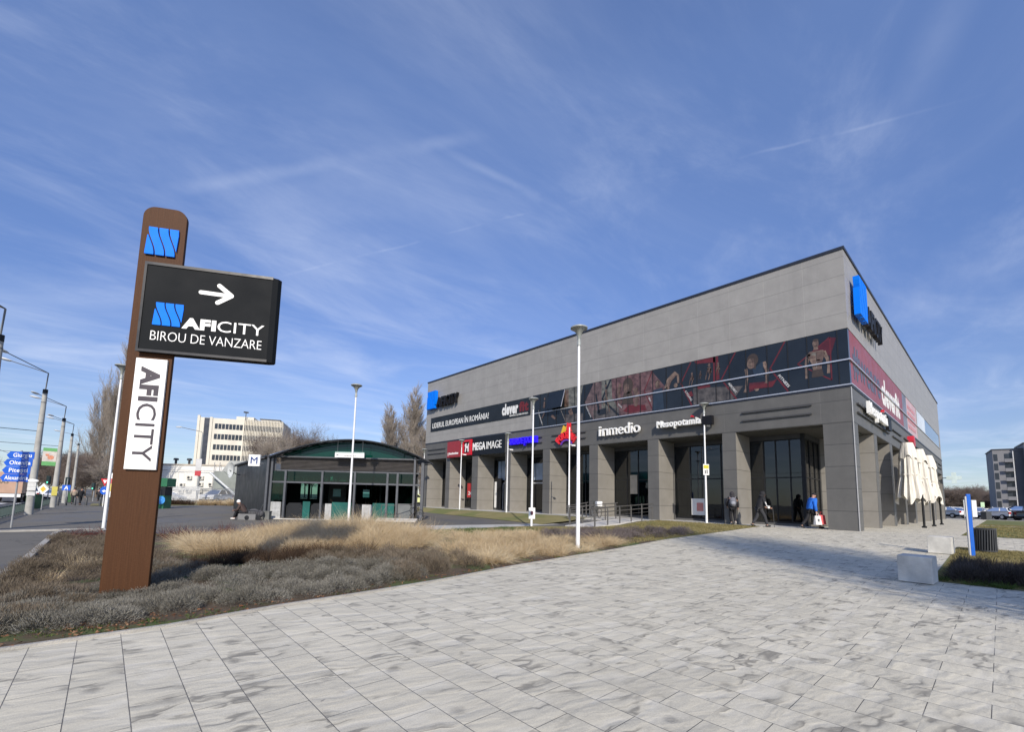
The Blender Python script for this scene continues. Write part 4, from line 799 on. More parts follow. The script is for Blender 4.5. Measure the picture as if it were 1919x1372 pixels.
def railing(label, x0, x1, y, zf, nposts, rungs=(0.3, 0.5, 0.7), h=0.95, double=True):
    t = thing('railing', label, 'railing', (x0, y, zf(x0))); L = x1 - x0
    P = lambda x, z: (x - x0, 0, zf(x) - zf(x0) + z)
    mb = MB()
    for i in range(nposts): x = x0 + L * i / (nposts - 1); mb.tube([P(x, -0.05), P(x, h)], 0.024, 6); mb.tube([(P(x, 0)[0] + 0.06, 0, P(x, 0)[2]), (P(x, 0)[0] + 0.06, 0, P(x, h - 0.12)[2])], 0.018, 6)
    mb.build('posts', STEEL, t, smooth=True)
    mb = MB(); mb.tube([P(x0 - 0.25, h), P(x1 + 0.2, h)], 0.026, 8); mb.tube([P(x0 - 0.25, h - 0.22), P(x1 + 0.2, h - 0.22)], 0.02, 8); mb.build('handrail', STEEL, t, smooth=True)
    mb = MB()
    for r_ in rungs: mb.tube([P(x0, r_), P(x1, r_)], 0.009, 5)
    mb.build('rungs', STEEL, t)
rz_ = lambda x: float(np.interp(x, [-6.6, -1.9], [0.22, 0.52]))
railing('grey steel railing along the near side of the ramp', -6.3, -0.7, 9.62, rz_, 6)
railing('grey steel railing along the far side of the ramp', -6.3, -2.0, 11.25, rz_, 5)
railing('short steel railing left of the entrance steps', -3.9, -2.2, 13.3, lambda x: float(np.interp(x, [-3.9, -2.2], [0.25, 0.5])), 3)
# ------------------------------------------------------------------ concrete blocks, blue marker, bins
def cube(label, x, y, sx, sy, sz, rz):
    t = thing('concrete_block', label, 'bench', (x, y, gz(x, y) - 0.01), rz, 'concrete seat blocks at the lawn edge')
    MB().box(-sx / 2, sx / 2, -sy / 2, sy / 2, 0.02, sz).build('block', pmat('cast_concrete', (0.56, 0.545, 0.50), 0.75, var=0.22, vs=2.5, bump=0.25, bs=35), t, bevel=0.012)
    MB().box(-sx / 2 + 0.04, sx / 2 - 0.04, -sy / 2 + 0.04, sy / 2 - 0.04, -0.02, 0.02).build('base', DKGR, t)
cube('pale concrete seat block, the larger and nearer of the two, beside the dark low hedge', -13.0, -3.05, 0.58, 0.5, 0.52, R(-3))
cube('pale concrete seat block, the farther of the two, left of the blue marker post', -7.0, -3.0, 0.55, 0.5, 0.49, R(-3))
t = thing('marker_post', 'slim bright blue marker post with a pale edge, standing in the lawn', 'marker post', (-7.14, -3.6, gz(-7.14, -3.6) - 0.02), R(-70))
MB().box(-0.02, 0.06, -0.05, 0.03, 0, 1.72).build('blade', pmat('marker_blue', (0.01, 0.12, 0.55), 0.35), t, bevel=0.004); MB().box(-0.05, -0.021, -0.045, 0.03, 0, 1.66).build('edge', pmat('marker_grey', (0.5, 0.5, 0.5), 0.4), t)
t = thing('litter_bin', 'dark grey slatted litter bin behind the blue marker post', 'bin', (-5.75, -3.85, gz(-5.75, -3.85)), R(-40))
mb = MB()
for k in range(26): mb.box(-0.012, 0.012, -0.235, -0.215, 0.05, 0.70, Matrix.Rotation(2 * math.pi * k / 26, 4, 'Z') @ Matrix.Rotation(0.05, 4, 'Y'))
mb.lathe([(0.24, 0.66), (0.25, 0.70), (0.20, 0.70), (0.20, 0.66)], 26).lathe([(0.235, 0.03), (0.24, 0.07), (0.2, 0.07)], 26)
mb.build('slats', DKGR, t); MB().lathe([(0.20, 0.02), (0.205, 0.64), (0.19, 0.64), (0.18, 0.1)], 20, cap=False).build('liner', BLK, t, smooth=True)
# ------------------------------------------------------------------ folded parasols
def mat_cloth(name, col):
    m, n = newmat(name); c = n.n('ShaderNodeTexCoord').outputs['Object']
    w_ = n.noise(n.n('ShaderNodeMapping', {0: c, 3: (5, 5, 0.8)}).outputs[0], 1.0, 4, 0.6)
    col_ = n.mix(n.maprange(n.noise(c, 2, 4), 0.3, 0.7), col, tuple(x * 0.88 for x in col))
    bp = n.n('ShaderNodeBump', {'Strength': 0.8, 'Distance': 0.08, 'Height': w_})
    p = n.n('ShaderNodeBsdfPrincipled', {'Base Color': col_, 'Roughness': 0.85, 'Specular IOR Level': 0.2, 'Normal': bp.outputs[0]})
    n.n('ShaderNodeOutputMaterial', {'Surface': p.outputs[0]}); return m
CLOTH = mat_cloth('cream_canvas', (0.74, 0.70, 0.62))
def flute(zr, nf, amp, seed, n=96, wav=0.0, ang0=0.0):
    rnd = random.Random(seed); ph = [rnd.uniform(0, 6.28) for _ in range(6)]; V = []; F = []
    for i, (z, r) in enumerate(zr):
        s_ = i / (len(zr) - 1)
        for k in range(n):
            a = 2 * math.pi * k / n
            f = 1 + amp * (0.4 + 0.6 * s_) * (0.6 * math.sin(nf * a + ph[0] + 0.7 * s_) + 0.35 * math.sin((nf * 2 - 3) * a + ph[1] - s_) + 0.3 * math.sin(3 * a + ph[2] + 2 * s_))
            zz = z - (wav * (0.5 + 0.5 * math.sin(3 * a + ph[3])) + wav * 0.4 * math.sin(7 * a + ph[4])) * (s_ ** 3)
            V.append((r * f * math.cos(a + ang0), r * f * math.sin(a + ang0), zz))
    for i in range(len(zr) - 1):
        for k in range(n): F.append((i * n + k, i * n + (k + 1) % n, (i + 1) * n + (k + 1) % n, (i + 1) * n + k))
    return V, F
def parasol(label, x, y, seed, hscale=1.0):
    t = thing('cantilever_parasol', label, 'parasol', (x, y, BZ), R(random.Random(seed).uniform(-6, 6)), 'folded parasols along the short side of the building')
    mb = MB(); mb.tube([(0, 0, 0.0), (0, 0, 2.55)], 0.055, 8); mb.build('post', BLK, t)
    MB().box(-0.10, 0.10, -0.10, 0.10, 0, 0.10).build('foot', BLK, t, bevel=0.01)
    mb = MB(); mb.box(-0.05, 0.06, -0.05, 0.5, 2.50, 2.60); mb.box(-0.04, 0.04, 0.1, 0.35, 1.95, 2.15); mb.build('arm', BLK, t)
    c = MB(); V, F = flute([(4.78, 0.02), (4.80, 0.24), (4.6, 0.29), (4.2, 0.34), (3.6, 0.39), (3.1, 0.42), (2.95, 0.41), (2.7, 0.46), (2.3, 0.53), (2.05, 0.57), (1.82, 0.59)], 11, 0.17, seed, wav=0.40); c.add(V, F, Matrix.Translation((-0.05, 0.48, 0)))
    c.build('canopy', CLOTH, t, smooth=True)
    c = MB(); V, F = flute([(4.83, 0.02), (4.85, 0.26), (4.6, 0.32), (4.3, 0.39), (4.05, 0.42)], 5, 0.10, seed + 9, wav=0.18); c.add(V, F, Matrix.Translation((-0.05, 0.48, 0))); c.build('top_flap', CLOTH, t, smooth=True)
    c = MB(); V, F = flute([(3.06, 0.43), (3.0, 0.435), (2.96, 0.43)], 9, 0.10, seed); c.add(V, F, Matrix.Translation((-0.05, 0.48, 0))); c.build('strap', CLOTH, t, smooth=True)
    c = MB(); c.tube([(-0.05, 0.48, 1.5), (-0.05, 0.48, 4.7)], 0.035, 8); c.build('mast', BLK, t)
parasol('folded cream parasol on a black post, nearest to the building corner', 9.43, -1.28, 3)
parasol('folded cream parasol on a black post, middle one of the three', 13.6, -1.37, 11)
parasol('folded cream parasol on a black post, farthest of the three', 18.5, -1.39, 20)
# ------------------------------------------------------------------ metro pavilion
GT = glassmat('green_glass', (0.09, 0.33, 0.26), 0.0, 0.03, 0.5, (0.006, 0.075, 0.055))
GT2 = glassmat('clear_green_glass', (0.22, 0.42, 0.36), 0.0, 0.03, 0.10, (0.006, 0.06, 0.045)); GR = glassmat('green_roof_glass', (0.02, 0.38, 0.27), 0.0, 0.3, 0.55, (0.004, 0.20, 0.14))
MG = pmat('pavilion_grey', (0.08, 0.085, 0.095), 0.45, var=0.15); MGD = pmat('pavilion_dark', (0.022, 0.024, 0.028), 0.5)
STONE = pmat('grey_marble', (0.36, 0.365, 0.36), 0.5, var=0.3, vs=5)
GP = pmat('green_panel', (0.015, 0.10, 0.085), 0.25, var=0.25, vs=1.2)
ms = thing('metro_pavilion', 'metro station entrance pavilion with a green glass barrel roof and dark ribbed side wall', 'station entrance', (-17.68, 24.72, 0.02), R(-41.7))
ARC = [(-0.35, 3.72), (0.6, 4.12), (2.0, 4.52), (3.2, 4.74), (4.93, 4.84), (6.2, 4.70), (7.4, 4.36), (8.4, 3.98), (9.35, 3.52)]
xs_ = np.array([p[0] for p in ARC]); pf = np.polyfit(xs_, [p[1] for p in ARC], 4); SH = Matrix(((1, -0.783, 0, 0), (0, 1, 0, 0), (0, 0, 1, 0), (0, 0, 0, 1))); AX = np.linspace(-0.35, 9.35, 25); AZ = np.polyval(pf, AX)
mb = MB()
P = [(x, -0.4, z) for x, z in zip(AX, AZ)] + [(x, 11.5, z) for x, z in zip(AX, AZ)]; n_ = len(AX)
mb.add(P, [(i, i + 1, n_ + i + 1, n_ + i) for i in range(n_ - 1)], SH); rfo = mb.build('roof_glass', GR, ms, smooth=True)
mb = MB()
for y in (-0.42, 1.2, 3.3, 5.4, 7.5, 9.6, 11.5): mb.tube([(x, y, z - 0.06) for x, z in zip(AX, AZ)], 0.035, 6, M=SH)
for i in range(0, n_, 3): mb.tube([(AX[i], -0.4, AZ[i] - 0.05), (AX[i], 11.5, AZ[i] - 0.05)], 0.03, 5, M=SH)
mb.build('roof_ribs', MGD, rfo)
# gable glass over the louvres, transom, louvres
mb = MB(); mb.prism([(0.25, 3.66)] + [(x, z - 0.12) for x, z in zip(AX, AZ) if 0.25 < x < 8.9] + [(8.9, 3.66)], 0, 0.02, TM(0.35)); mb.build('gable_glass', GT, ms)
mb = MB()
for k in range(9): z = 2.98 + k * 0.078; mb.add([(0.35, 0.30, z), (8.65, 0.30, z), (8.65, 0.20, z + 0.055), (0.35, 0.20, z + 0.055), (0.35, 0.31, z + 0.01), (8.65, 0.31, z + 0.01), (8.65, 0.21, z + 0.065), (0.35, 0.21, z + 0.065)], [(0, 1, 2, 3), (7, 6, 5, 4), (0, 4, 5, 1), (3, 2, 6, 7), (0, 3, 7, 4), (1, 5, 6, 2)])
mb.box(0.35, 8.65, 0.32, 0.36, 2.95, 3.70); mb.build('louvres', pmat('louvre_grey', (0.20, 0.185, 0.175), 0.45), ms)
mb = MB(); mb.box(0.0, 8.9, -0.05, 0.05, 2.16, 2.26); mb.box(0.0, 8.9, 0.0, 0.38, 3.70, 3.78); mb.box(0.2, 8.8, 0.1, 0.36, 2.87, 2.95)
for x in (0.0, 0.85, 3.05, 5.0, 6.95, 7.55, 8.55): mb.box(x - 0.06, x + 0.06, -0.08, 0.08, 0, 2.9 if 0.1 < x < 8.5 else 3.85)
mb.box(-0.24, -0.12, -0.2, 0.1, 0, 3.75); mb.box(8.95, 9.12, -0.12, 0.12, 0, 3.55); mb.tube([(9.1, -0.1, 0.0), (8.98, -0.05, 1.3)], 0.05, 6); mb.build('frame', MG, ms)
for x0, x1 in ((0.91, 2.99), (3.11, 4.94), (5.06, 6.89), (7.01, 7.49), (7.61, 8.49)):
    MB().box(x0, x1, -0.01, 0.01, 2.27, 2.86).build('upper_pane', GT2, ms)
MB().box(0.06, 0.80, -0.01, 0.01, 1.12, 2.86).build('side_pane', GT2, ms)
# low fronts: stone, green panels, escalator mouths
for x0, x1, z1 in ((0.02, 0.66, 1.02), (3.3, 3.68, 0.98), (5.5, 6.1, 0.98)): MB().box(x0, x1, 0.0, 0.14, 0.05, z1).build('stone_panel', STONE, ms)
for x0, x1 in ((1.96, 2.38), (3.69, 4.85), (6.11, 7.4)): MB().box(x0, x1, 0.03, 0.09, 0.06, 1.08).build('green_panel', GP, ms)
MB().box(7.62, 8.5, 0.03, 0.09, 0.06, 1.08).build('grey_panel', pmat('panel_grey', (0.13, 0.14, 0.14), 0.4), ms)
mb = MB()
for x0, x1 in ((0.95, 1.92), (2.42, 3.25), (4.9, 5.45)):
    mb.prism([(x0, 0.05), (x1, 0.05), (x1, 0.8), (x1 - 0.15, 0.98), (x0 + 0.15, 0.98), (x0, 0.8)], 0.10, 1.6, Matrix(((1, 0, 0, 0), (0, 0, 1, 0), (0, 1, 0, 0), (0, 0, 0, 1))) @ Matrix.Translation((0, 0, 0.0)))
mb.build('escalator_cowl', BLK, ms)
MB().box(0.0, 8.9, -0.25, 0.5, 0.0, 0.06).build('threshold', CONC, ms)
# interior: floor, kiosk, back wall windows
MB().box(0.1, 8.8, 0.5, 10.4, 0.0, 0.03, SH).build('inner_floor', pmat('inner_floor', (0.10, 0.10, 0.10), 0.5), ms)
bw = MB(); zt = 3.4; _bx = bw.box; bw.box = lambda *a: _bx(*a, SH)
bw.box(0.3, 9.0, 9.95, 10.05, 2.45, 2.6); bw.box(0.3, 9.0, 9.95, 10.05, 1.0, 1.12); bw.box(0.3, 9.0, 9.97, 10.03, 0, 1.0); bw.box(0.3, 9.0, 9.95, 10.05, 3.3, zt)
for k in range(12): x = 0.35 + 0.78 * k; bw.box(x - 0.07, x + 0.07, 9.9, 10.1, 0, zt)
bw.build('rear_frame', MGD, ms); PGL = glassmat('pale_green_glass', (0.5, 0.68, 0.62), 0.0, 0.03, 0.06, (0.02, 0.08, 0.06)); MB().box(0.3, 9.0, 9.99, 10.01, 1.12, 3.3, SH).build('rear_glass', PGL, ms)
rw = MB(); _rx = rw.box; rw.box = lambda *a: _rx(*a, SH)
for k in range(10): y = 0.4 + k * 1.05; rw.box(8.90, 8.98, y - 0.06, y + 0.06, 0, 3.4) if k % 2 == 0 else None
rw.box(8.88, 8.98, 0.3, 10, 3.2, 3.4); rw.box(8.88, 8.98, 0.3, 10, 0, 0.9); rw.build('right_wall', MGD, ms)
MB().box(8.91, 8.93, 0.4, 10, 0.9, 3.2, SH).build('right_glass', PGL, ms)
kx = MB(); kx.box(5.3, 6.5, 4.6, 6.2, 0, 2.5, SH); kx.box(2.8, 3.6, 5.4, 6.6, 0, 2.3, SH); kx.build('ticket_booth', MGD, ms)
mb = MB(); mb.box(0.5, 8.7, 2.0, 8.0, 2.95, 3.0, SH); mb.build('inner_ceiling', MGD, ms)
MB().box(2.6, 3.1, 3.0, 3.05, 1.4, 1.9).build('info_screen', pmat('screen_teal', (0.08, 0.25, 0.24), 0.3), ms); MB().box(4.9, 5.3, 2.0, 2.05, 1.4, 1.9).build('info_screen', MATS['screen_teal'], ms)
# splayed left wall with fins
V0 = Vector((-0.16, 0.0, 0)); V1 = Vector((-8.3, 10.4, 0)); dW = (V1 - V0); LW = dW.length; MW = frame(V0, dW, (0, 0, 1))
mb = MB(); mb.box(0, LW, 0.0, 3.75, -0.04, 0.0, MW); wl = mb.build('left_wall', pmat('pavilion_wall', (0.009, 0.010, 0.012), 0.4, var=0.4, vs=0.7), ms)
mb = MB(); NF = 15
for k in range(NF): x = LW * k / (NF - 1); mb.prism([(x, -0.02), (x + 0.0, 3.7), (x + 0.07, 3.7), (x + 0.07, -0.02)], 0.0, 0.34, MW)
for z in (0.9, 2.05, 2.85): mb.box(0, LW, z, z + 0.1, 0.20, 0.27, MW)
mb.build('wall_fins', MG, wl)
for k in (2.2, 4.6, 6.1, 9.0): MB().tube([MW @ Vector((k, 0.0, 0.40)), MW @ Vector((k, 3.6, 0.40))], 0.04, 6).build('added_pale_line', pmat('pale_line', (0.30, 0.31, 0.33), 0.45), wl)  # tubes added to imitate the lighter vertical lines among the dark fins
mb = MB(); mb.box(0, LW, 3.70, 3.80, -0.25, 0.45, MW); mb.build('eave', MGD, ms)
mb = MB()
for k in range(8):
    x = LW * (k + 0.5) / 8; mb.box(x - 0.35, x + 0.35, 2.2, 2.8, 0.001, 0.02, MW)
mb.build('high_window', glassmat('dim_glass', (0.1, 0.1, 0.1), 0.15, 0.05, 0.8, (0.01, 0.012, 0.015)), ms)
t = thing('metro_sign', 'white square sign with a dark blue letter M at the left end of the pavilion', 'sign', (-18.05, 25.25, 0.02), R(-41.7))
MB().box(-0.70, -0.02, -0.42, -0.28, 3.10, 3.78).build('box', WHT, t, bevel=0.01); mb = MB(); addtext(mb, 'M', -0.56, -0.16, 3.24, 3.64, 0.012, TM(-0.421), 0.012); mb.build('lettering', pmat('metro_blue', (0.02, 0.05, 0.18), 0.4), t)
mb = MB(); mb.box(-0.02, 0.22, -0.37, -0.33, 3.25, 3.30); mb.box(-0.02, 0.22, -0.37, -0.33, 3.58, 3.63); mb.build('bracket', MG, t)
t = thing('hanging_sign', 'long white name sign hung on two rods under the green glass gable', 'sign', (-17.68, 24.72, 0.02), R(-41.7))
MB().box(3.9, 5.62, -0.55, -0.43, 3.72, 3.98).build('board', WHT, t, bevel=0.008); MB().box(3.9, 5.62, -0.54, -0.44, 3.985, 4.05).build('top_rail', pmat('pale_green_metal', (0.35, 0.45, 0.42), 0.4), t)
mb = MB(); addtext(mb, 'LAMINORULUI', 4.42, 5.15, 3.79, 3.88, 0.006, TM(-0.551), 0.01); addtext(mb, 'M', 4.0, 4.1, 3.80, 3.90, 0.006, TM(-0.551), 0.03); mb.build('lettering', pmat('dark_grey_print', (0.04, 0.05, 0.06), 0.5), t)
mb = MB(); mb.tube([(4.02, -0.49, 4.05), (4.02, -0.49, 4.70)], 0.012, 5); mb.tube([(5.5, -0.49, 4.05), (5.5, -0.49, 4.70)], 0.012, 5); mb.build('rods', MG, t)
t = thing('satellite_dish', 'round white satellite dish on the far end of the ribbed side wall', 'satellite dish', (-17.95, 34.6, 0), R(-41.7))
mb = MB(); Md = frame((-0.15, -0.35, 3.2), (0.9, -0.44, 0), (0.1, 0.2, 0.97)); pr = [(0.02, 0.0), (0.25, 0.04), (0.42, 0.10), (0.58, 0.20)]; Mq = frame((0.15, -0.1, 3.2), (0.78, -0.626, 0), (0.0, 0.0, 1)); mb.lathe(pr, 22, Mq, cap=False).lathe([(r, z - 0.012) for r, z in pr], 22, Mq, cap=False)
mb.build('dish', pmat('dish_white', (0.5, 0.52, 0.51), 0.4), t, smooth=True); mb = MB(); mb.tube([(-0.15, -0.1, 3.2), (0.1, 0.5, 2.9), (0.1, 0.9, 2.9)], 0.03, 6).tube([(-0.15, -0.1, 2.8), (-0.15, -0.75, 3.05)], 0.012, 5); mb.build('arm', MG, t)
t = thing('stone_ramp', 'low stone-edged ramp at the right front corner of the pavilion', 'ramp', (-17.68, 24.72, 0.02), R(-41.7))
mb = MB(); mb.add([(6.6, -0.95, -0.1), (8.9, -1.0, -0.1), (8.9, -0.3, -0.1), (6.6, -0.3, -0.1), (6.6, -0.95, 0.14), (8.9, -1.0, 0.12), (8.9, -0.3, 0.24), (6.6, -0.3, 0.24)], [(0, 3, 2, 1), (4, 5, 6, 7), (0, 1, 5, 4), (1, 2, 6, 5), (2, 3, 7, 6), (3, 0, 4, 7)]); mb.build('ramp_body', CONC, t)
mb = MB()
for x, y in ((6.9, -0.9), (7.7, -0.9)): mb.tube([(x, y, 0), (x, y, 1.0)], 0.02, 6)
mb.tube([(6.9, -0.9, 1.0), (7.7, -0.9, 1.0), (8.8, -0.4, 1.1)], 0.02, 6); mb.build('handrail', STEEL, t)
# ------------------------------------------------------------------ bicycles
def bicycle(label, x, y, z, rz, frame_mat, crate=None):
    t = thing('bicycle', label, 'bicycle', (x, y, z), rz); TY = pmat('tyre', (0.02, 0.02, 0.02), 0.8)
    for cx in (-0.52, 0.52):
        ring = MB(); N = 26
        ring.tube([(cx + 0.33 * math.cos(2 * math.pi * k / N), 0, 0.34 + 0.33 * math.sin(2 * math.pi * k / N)) for k in range(N + 1)], 0.018, 6)
        wh_ = ring.build('wheel', TY, t, smooth=True)
        sp = MB(); [sp.tube([(cx, 0, 0.34), (cx + 0.32 * math.cos(2 * math.pi * k / 12), 0, 0.34 + 0.32 * math.sin(2 * math.pi * k / 12))], 0.003, 3) for k in range(12)]; sp.build('spokes', SILV, wh_)
    f = MB(); f.tube([(-0.52, 0, 0.34), (-0.12, 0, 0.30), (0.36, 0, 0.72), (-0.22, 0, 0.80), (-0.12, 0, 0.30)], 0.018, 6); f.tube([(-0.52, 0, 0.34), (-0.22, 0, 0.76)], 0.012, 6); f.tube([(0.52, 0, 0.34), (0.40, 0, 0.68), (0.34, 0, 0.92)], 0.016, 6); f.build('frame', frame_mat, t, smooth=True)
    s_ = MB(); s_.tube([(-0.22, 0, 0.80), (-0.24, 0, 0.92)], 0.014, 6).ball((-0.24, 0, 0.95), (0.13, 0.07, 0.035), 10, 6); s_.build('saddle', BLK, t, smooth=True)
    h = MB(); h.tube([(0.34, 0, 0.92), (0.33, 0, 1.0)], 0.014, 6).tube([(0.25, -0.28, 1.0), (0.36, -0.14, 1.02), (0.36, 0.14, 1.02), (0.25, 0.28, 1.0)], 0.013, 6); h.build('handlebar', BLK, t, smooth=True)
    c = MB(); c.lathe([(0.09, -0.005), (0.09, 0.005)], 14, frame((-0.12, -0.04, 0.30), (1, 0, 0), (0, 0, 1))).tube([(-0.12, -0.06, 0.30), (-0.02, -0.08, 0.16)], 0.01, 5).tube([(-0.12, 0.05, 0.30), (-0.22, 0.08, 0.44)], 0.01, 5); c.build('crank', DKGR, t)
    if crate: MB().box(-0.62, -0.30, -0.17, 0.17, 0.72, 1.02).build('carrier_bag', crate, t, bevel=0.03)
    return t
bicycle('bicycle with a white carrier bag leaning at the arcade behind the ramp railing', -1.30, 13.2, 0.51, R(60), BLK2, WHT)
bicycle('dark bicycle parked at the right corner of the metro pavilion', -11.35, 18.9, 0.13, R(-75), BLK2)
# ------------------------------------------------------------------ street poles and lamps on the left
PCON = pmat('pole_concrete', (0.36, 0.355, 0.33), 0.85, var=0.22, vs=1.5, bump=0.2); LHEAD = pmat('lamp_head', (0.62, 0.63, 0.62), 0.35); LGRY = pmat('arm_grey', (0.13, 0.135, 0.14), 0.45)
def streetpole(label, x, y, hp=7.75, mast=True, arms=2, single=False):
    t = thing('street_lamp', label, 'street lamp', (x, y, gz(x, y)), 0, 'concrete street lamp poles along the road')
    MB().lathe([(0.20, 0.0), (0.185, 0.8), (0.175, 2.2), (0.115, hp - 0.25)], 14).build('pole', PCON, t, smooth=True)
    MB().lathe([(0.122, hp - 0.26), (0.122, hp), (0.05, hp + 0.01)], 14).build('pole_cap', BLK, t)
    a = MB(); hm = hp + 1.05
    a.tube([(0, 0, hp), (0.03, 0, hm)], 0.035, 6)
    ends = []
    for k in range(arms):
        ex, ey = ((-1.55, -2.2), (-1.65, 0.1))[k] if arms == 2 else (-2.0, 0.0)
        a.tube([(0.03, 0, hm), (ex, ey, hm + 0.45)], 0.025, 6); ends.append((ex, ey, hm + 0.45))
    a.build('arm', LGRY, t)
    for ex, ey, ez in ends:
        d = Vector((ex, ey, 0.35)).normalized(); c = Vector((ex, ey, ez)) + d * 0.25
        mb = MB(); mb.ball((0, 0, 0), (0.36, 0.15, 0.08), 12, 8, frame(c, d, Vector((-d.y, d.x, 0)))); mb.build('lamp_head', LHEAD, t, smooth=True)
    b = MB()
    for z in (2.4, 4.4, 5.6, 6.9): b.lathe([(0.182 - z * 0.0078, z), (0.182 - z * 0.0078, z + 0.05)], 14)
    b.build('bands', LGRY, t); return t
streetpole('concrete street lamp pole cut by the left edge, nearest to the camera', -28.6, 20.9, 7.45)
p1 = streetpole('concrete street lamp pole beside the blue direction signs', -28.39, 35.0, 7.75)
MB().ball((0, -0.22, 2.05), (0.27, 0.03, 0.11), 12, 6).build('plate', WHT, p1); nm = MB()
for k, (z, c_) in enumerate(((1.45, 0), (1.15, 0), (1.7, 0))): nm.box(-0.19, 0.17, -0.222, -0.215, z, z + 0.24)
nm.build('stuck_notices', pmat('paper_white', (0.6, 0.6, 0.58), 0.7, var=0.2), p1)
p2 = streetpole('concrete street lamp pole carrying a green and white advertising banner', -28.23, 49.1, 7.65)
bn = MB().box(-1.0, -0.16, -0.03, 0.01, 3.5, 5.0).build('banner', pmat('banner_print', (0.55, 0.50, 0.45), 0.5, var=0.25, vs=2.5), p2)
MB().box(-1.0, -0.16, -0.035, -0.031, 4.72, 5.0).build('top_stripe', pmat('banner_green', (0.12, 0.36, 0.12), 0.5), bn); MB().box(-1.0, -0.16, -0.035, -0.031, 3.5, 3.85).build('bottom_stripe', MATS['banner_green'], bn)
MB().ball((-0.5, -0.036, 4.2), (0.2, 0.004, 0.18), 12, 6).ball((-0.72, -0.036, 4.4), (0.12, 0.004, 0.1), 12, 6).build('picture_print', pmat('banner_orange', (0.60, 0.24, 0.14), 0.5, var=0.3, vs=6), bn)
MB().box(-0.17, 0.17, -0.225, -0.215, 1.0, 1.75).build('yellow_notice', pmat('notice_yellow2', (0.55, 0.48, 0.10), 0.6), p2)
streetpole('concrete street lamp pole, third from the left edge, among the crossing signs', -28.3, 64.0, 7.7)
streetpole('thin far street lamp pole behind the crossing signs', -28.3, 80.0, 7.8, arms=1)
t = thing('street_lamp', 'steel street lamp with a single arm in front of the white low building', 'street lamp', (-16.30, 63.3, gz(-16.3, 63.3)), R(-41.7))
MB().lathe([(0.17, 0), (0.15, 1.2), (0.09, 8.9)], 10).build('pole', pmat('pole_grey', (0.25, 0.26, 0.26), 0.5), t, smooth=True)
MB().tube([(0, 0, 8.8), (-0.15, 0, 9.1), (-2.4, -0.5, 9.55)], 0.04, 6).build('arm', LGRY, t); MB().ball((-2.75, -0.55, 9.58), (0.42, 0.15, 0.09), 12, 8).build('lamp_head', LHEAD, t, smooth=True)
MB().box(-0.42, 0.34, -0.2, -0.17, 4.1, 5.6).build('sign_plate', pmat('dull_white', (0.5, 0.5, 0.5), 0.6), t); MB().box(-0.42, 0.34, -0.2, -0.17, 3.45, 4.08).build('red_plate', pmat('plate_red', (0.45, 0.05, 0.06), 0.5), t)
# direction signs
t = thing('direction_sign', 'four stacked blue arrow signs pointing left on one thin post', 'road sign', (-27.79, 22.42, gz(-27.8, 22.4)), R(-41.7))
MB().tube([(0, 0.03, 0), (0, 0.03, 3.15)], 0.032, 8).tube([(-1.0, 0.10, 1.2), (-1.0, 0.10, 2.4)], 0.02, 6).build('post', pmat('post_galvanised', (0.28, 0.29, 0.30), 0.5), t)
RB = pmat('road_sign_blue', (0.015, 0.10, 0.52), 0.4)
for i, (nm_, z0, x0, x1) in enumerate((('Giurgiu', 2.80, -0.52, 0.62), ('Olteni\u021ba', 2.49, -0.60, 0.58), ('Pite\u0219ti', 2.18, -0.62, 0.54), ('Alexandria', 1.87, -0.66, 0.50))):
    p_ = MB().prism([(x0 + 0.14, z0), (x1, z0), (x1, z0 + 0.30), (x0 + 0.14, z0 + 0.30), (x0, z0 + 0.15)], 0, 0.012, TM(-0.03 - 0.002 * i)).build('arrow_board', RB, t)
    mb = MB(); L_ = 0.108 * len(nm_) * (0.88 if len(nm_) > 8 else 1.0); cx = (x0 + 0.14 + x1) / 2 + 0.02; addtext(mb, nm_, cx - L_ / 2, cx + L_ / 2, z0 + 0.075, z0 + 0.235, 0.004, TM(-0.043 - 0.002 * i), 0.02, base='Gtl'); mb.build('lettering', WHT, p_)
# low green fence
t = thing('pavement_fence', 'long low grey-green metal fence between pavement and road', 'fence', (-29.0, 22.0, -0.11)); mb = MB()
GF = pmat('fence_green', (0.055, 0.085, 0.08), 0.6)
for k in range(36):
    y = k * 1.0; mb.box(-0.03, 0.03, y - 0.03, y + 0.03, 0, 0.62)
    for j in range(1, 7): mb.box(-0.01, 0.01, y + j * 0.143 - 0.012, y + j * 0.143 + 0.012, 0.08, 0.55)
mb.build('bars', GF, t); mb = MB(); mb.box(-0.02, 0.02, 0, 36, 0.55, 0.60); mb.box(-0.02, 0.02, 0, 36, 0.06, 0.09); mb.build('rail', GF, t)
# other road signs and lights
PG_ = MATS['post_galvanised']
t = thing('priority_sign', 'white and yellow diamond priority sign on a thin post', 'road sign', (-28.4, 42.0, -0.11), R(-41.7))
MB().tube([(0, 0.03, 0), (0, 0.03, 1.95)], 0.03, 8).build('post', PG_, t)
MB().prism([(0, 1.12), (0.42, 1.54), (0, 1.96), (-0.42, 1.54)], 0, 0.012, TM(-0.01)).build('plate', WHT, t); MB().prism([(0, 1.31), (0.23, 1.54), (0, 1.77), (-0.23, 1.54)], 0, 0.004, TM(-0.023)).build('yellow_diamond', pmat('sign_amber', (0.62, 0.42, 0.06), 0.4), t)
t = thing('crossing_sign', 'blue pedestrian crossing sign on a post among the traffic lights', 'road sign', (-27.96, 58.2, -0.11), R(-41.7))
MB().tube([(0, 0.03, 0), (0, 0.03, 2.6)], 0.035, 8).build('post', PG_, t); MB().box(-0.42, 0.42, -0.02, 0.0, 1.42, 1.95).build('plate', RB, t)
